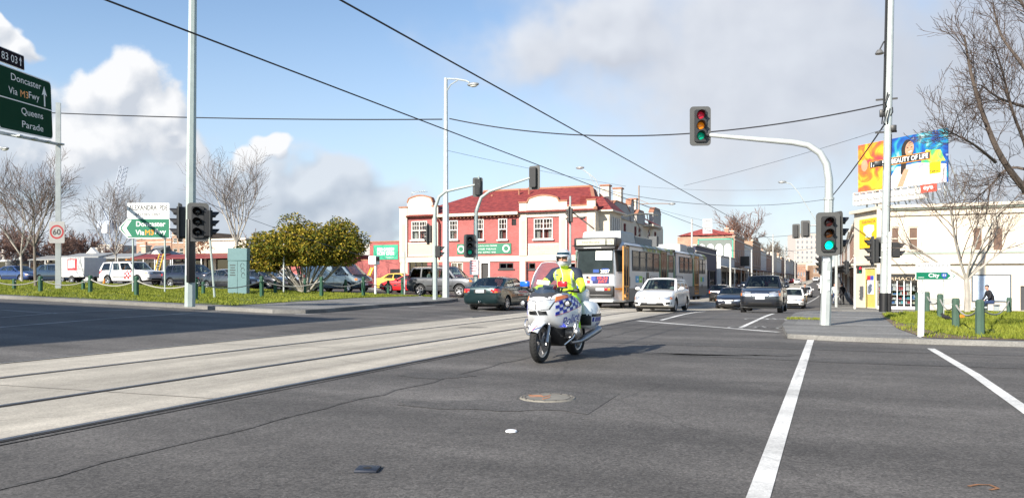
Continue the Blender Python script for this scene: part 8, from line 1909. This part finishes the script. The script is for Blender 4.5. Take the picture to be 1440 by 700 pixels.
# ------------------------------------------------------------------ people
KHAKI = mat('khaki_cloth', (.22, .17, .11), .85); DARKC = mat('dark_cloth', (.014, .014, .018), .85); JEAN = mat('denim', (.025, .045, .11), .85)
def figure(label, loc, rz, caps, hairm=HAIR, head_=None, vox=.022):
    me = capsule_body(caps, vox, 3); o = link('person', me, None); o.location = loc; o.rotation_euler = (0, 0, rz); tag(o, label, 'person'); OFF[o.name] = V((0, 0, 0))
    h = MB(hairm); h.ball(V(head_) + V((-.02, 0, .045)), (.105, .088, .085), 12, 8); h.build('hair' if hairm == HAIR else 'helmet', o); return o
def bicycle(label, loc, rz, col):
    t = thing('bicycle', label, 'bicycle', loc, None, True, rz); XX = Matrix.Rotation(R(90), 4, 'X')
    for x in (-.52, .53):
        w = MB(RUBBER); n = 24; w.lathe([(.31, -.015), (.34, -.018), (.34, .018), (.31, .015), (.31, -.015)], n, Matrix.Translation((x, 0, .34)) @ XX); wo_ = w.build('wheel', t); w = MB(ALLOY)
        for k in range(10): a = k * math.pi / 5; w.bar((x, 0, .34), (x + .31 * math.cos(a), 0, .34 + .31 * math.sin(a)), .006, .006, (0, 1, 0))
        w.build('spokes', wo_)
    m = MB(col); J = dict(bb=(-.08, 0, .30), st=(-.22, 0, .82), hd=(.36, 0, .86), ra=(-.52, 0, .34), fa=(.53, 0, .34), hs=(.32, 0, .98))
    for a, b_ in (('bb', 'st'), ('bb', 'hd'), ('st', 'hd'), ('bb', 'ra'), ('st', 'ra'), ('hd', 'fa'), ('hd', 'hs')): m.tube([J[a], J[b_]], .017, 6)
    m.build('frame', t); m = MB(BLACK); m.rbox((-.24, 0, .92), (.25, .14, .06), .02); m.build('saddle', t); m = MB(BLACK); m.tube([(.40, -.28, 1.02), (.36, -.1, 1.0), (.32, 0, .99), (.36, .1, 1.0), (.40, .28, 1.02)], .013, 6); m.build('handlebar', t); m = MB(BLACK); m.tube([(-.08, -.1, .42), (-.08, -.1, .30), (-.08, .1, .30), (-.08, .1, .18)], .015, 5); m.build('cranks', t); return t
cl = gp(*at(1132, 62)); bicycle('bicycle ridden by the person in the dark jacket on the street', cl, R(-92), BLACK)
cp = [((-.20, 0, .98), (-.08, 0, 1.22), .14, .15, DARKC), ((-.08, 0, 1.22), (.02, 0, 1.42), .15, .15, DARKC), ((.0, -.12, 1.45), (.0, .12, 1.45), .09, .09, DARKC), ((.04, 0, 1.5), (.08, 0, 1.6), .06, .055, SKIN), ((.10, 0, 1.66), (.10, 0, 1.73), .085, .09, SKIN)]
for s in (-1, 1): cp += [((0, s * .19, 1.44), (.16, s * .26, 1.22), .06, .05, DARKC), ((.16, s * .26, 1.22), (.38, s * .26, 1.06), .048, .036, DARKC), ((.38, s * .26, 1.06), (.43, s * .26, 1.04), .035, .03, SKIN), ((-.2, s * .09, .98), (.16, s * .12, .74 + .1 * s), .10, .075, KHAKI), ((.16, s * .12, .74 + .1 * s), (-.06, s * .11, .30 + .1 * s), .072, .05, KHAKI), ((-.1, s * .11, .24 + .1 * s), (.10, s * .12, .20 + .1 * s), .045, .035, BLACK)]
figure('cyclist in a dark jacket and khaki trousers riding towards us', cl, R(-92), cp, BLACK, (.10, 0, 1.72))
# pedestrian and parked bicycles under the verandah
def standing(top, low, stride=.12): 
    c = [((0, 0, .95), (0, 0, 1.15), .145, .14, top), ((0, 0, 1.15), (.01, 0, 1.36), .145, .155, top), ((0, -.12, 1.40), (0, .12, 1.40), .085, .085, top), ((0, 0, 1.46), (.01, 0, 1.55), .06, .055, SKIN), ((.02, 0, 1.60), (.02, 0, 1.68), .085, .09, SKIN)]
    for s in (-1, 1): c += [((0, s * .19, 1.40), (-.02 - s * .06, s * .25, 1.12), .058, .048, top), ((-.02 - s * .06, s * .25, 1.12), (.06 - s * .1, s * .25, .88), .046, .036, top), ((.06 - s * .1, s * .25, .87), (.08 - s * .1, s * .25, .80), .036, .026, SKIN), ((0, s * .09, .93), (s * stride * .6 + .03, s * .1, .50), .095, .07, low), ((s * stride * .6 + .03, s * .1, .50), (s * stride, s * .1, .10), .068, .048, low), ((s * stride - .03, s * .1, .045), (s * stride + .17, s * .11, .04), .045, .035, BLACK)]
    return c
q = gnd(1184, 66, .13); figure('dark figure standing under the verandah behind the mast arm pole', q, R(120), standing(DARKC, DARKC), HAIR, (.02, 0, 1.67)); q = gnd(1176.5, 64, .13); bicycle('white bicycle parked under the verandah by the dark figure', q, R(60), WHITE); figure('person in a pale top wheeling a bicycle under the verandah', gnd(1174, 66, .13), R(-80), standing(SH3, JEAN), HAIR, (.02, 0, 1.67))
# person on a bench at the right
q = gnd(1393, 40.5, .02) ; q.z += .11
bn_ = thing('bench', 'low grey bench under the seated person on the right', 'bench', q, None, True, R(180) + TH)
m = MB(GREYR)
for k in range(3): m.rbox((0, 0, .44), (.42, 1.3, .05), .01) if k == 0 else None
m.build('seat', bn_)
for y in (-.5, .5): m = MB(GALV); m.box((0, y, .21), (.3, .06, .42)); m.build('leg', bn_)
c = [((-.05, 0, .56), (-.02, 0, .80), .145, .15, DARKC), ((-.02, 0, .80), (.10, 0, 1.04), .15, .15, DARKC), ((.10, -.12, 1.07), (.10, .12, 1.07), .085, .085, DARKC), ((.13, 0, 1.12), (.17, 0, 1.20), .06, .055, SKIN), ((.19, 0, 1.26), (.20, 0, 1.33), .085, .09, SKIN)]
for s in (-1, 1): c += [((.1, s * .19, 1.06), (.16, s * .24, .80), .058, .05, DARKC), ((.16, s * .24, .80), (.36, s * .12, .66), .047, .036, DARKC), ((.36, s * .12, .66), (.42, s * .10, .64), .035, .028, SKIN), ((-.05, s * .10, .54), (.40, s * .13, .54), .10, .075, JEAN), ((.40, s * .13, .54), (.34 + .12 * s, s * .13, .10), .07, .048, JEAN), ((.32 + .12 * s, s * .13, .045), (.50 + .12 * s, s * .13, .04), .045, .035, BLACK)]
figure('person in a black jacket and jeans sitting on the bench facing left', q, R(180) + TH, c, HAIR, (.20, 0, 1.32))
# roadside worker crouching by the white utility
q = P2(243, 58); c = [((0, 0, .34), (.06, 0, .58), .15, .15, DARKC), ((.06, 0, .58), (.16, 0, .78), .15, .15, DARKC), ((.16, -.12, .80), (.16, .12, .80), .085, .085, DARKC), ((.2, 0, .85), (.24, 0, .92), .06, .055, SKIN), ((.26, 0, .98), (.27, 0, 1.05), .085, .09, SKIN)]
for s in (-1, 1): c += [((.16, s * .19, .8), (.3, s * .22, .58), .058, .05, DARKC), ((.3, s * .22, .58), (.48, s * .12, .48), .047, .036, SKIN), ((0, s * .1, .34), (.34, s * .15, .42), .10, .075, JEAN), ((.34, s * .15, .42), (.08, s * .14, .10), .07, .05, JEAN), ((.04, s * .14, .05), (.22, s * .14, .04), .045, .035, BLACK)]
figure('worker in dark clothes crouching between the utility and the navy wagon', q, R(200), c, HAIR, (.27, 0, 1.04))

q = G(1330, 452, .12); me = capsule_body([((-.07, 0, .11), (.05, 0, .14), .05, .055, DARKC), ((.06, 0, .16), (.09, 0, .21), .035, .033, DARKC), ((.11, 0, .21), (.16, 0, .20), .012, .005, DARKC), ((-.10, 0, .10), (-.20, 0, .06), .03, .014, DARKC), ((0, .02, .08), (.01, .02, 0), .012, .008, DARKC), ((0, -.02, .08), (.01, -.02, 0), .012, .008, DARKC)], .008, 2, 'bird'); o = link('bird', me, None); o.location = q; o.rotation_euler = (0, 0, R(160)); tag(o, 'small dark bird standing on the right grass below the ropes', 'bird')
q = G(1352, 447, .12); m = MB(HVO); m.rbox(q + V((0, 0, .05)), (.16, .1, .09), .02, 1, .5); m.build('litter', label='scrap of orange litter on the right grass', cat='litter')
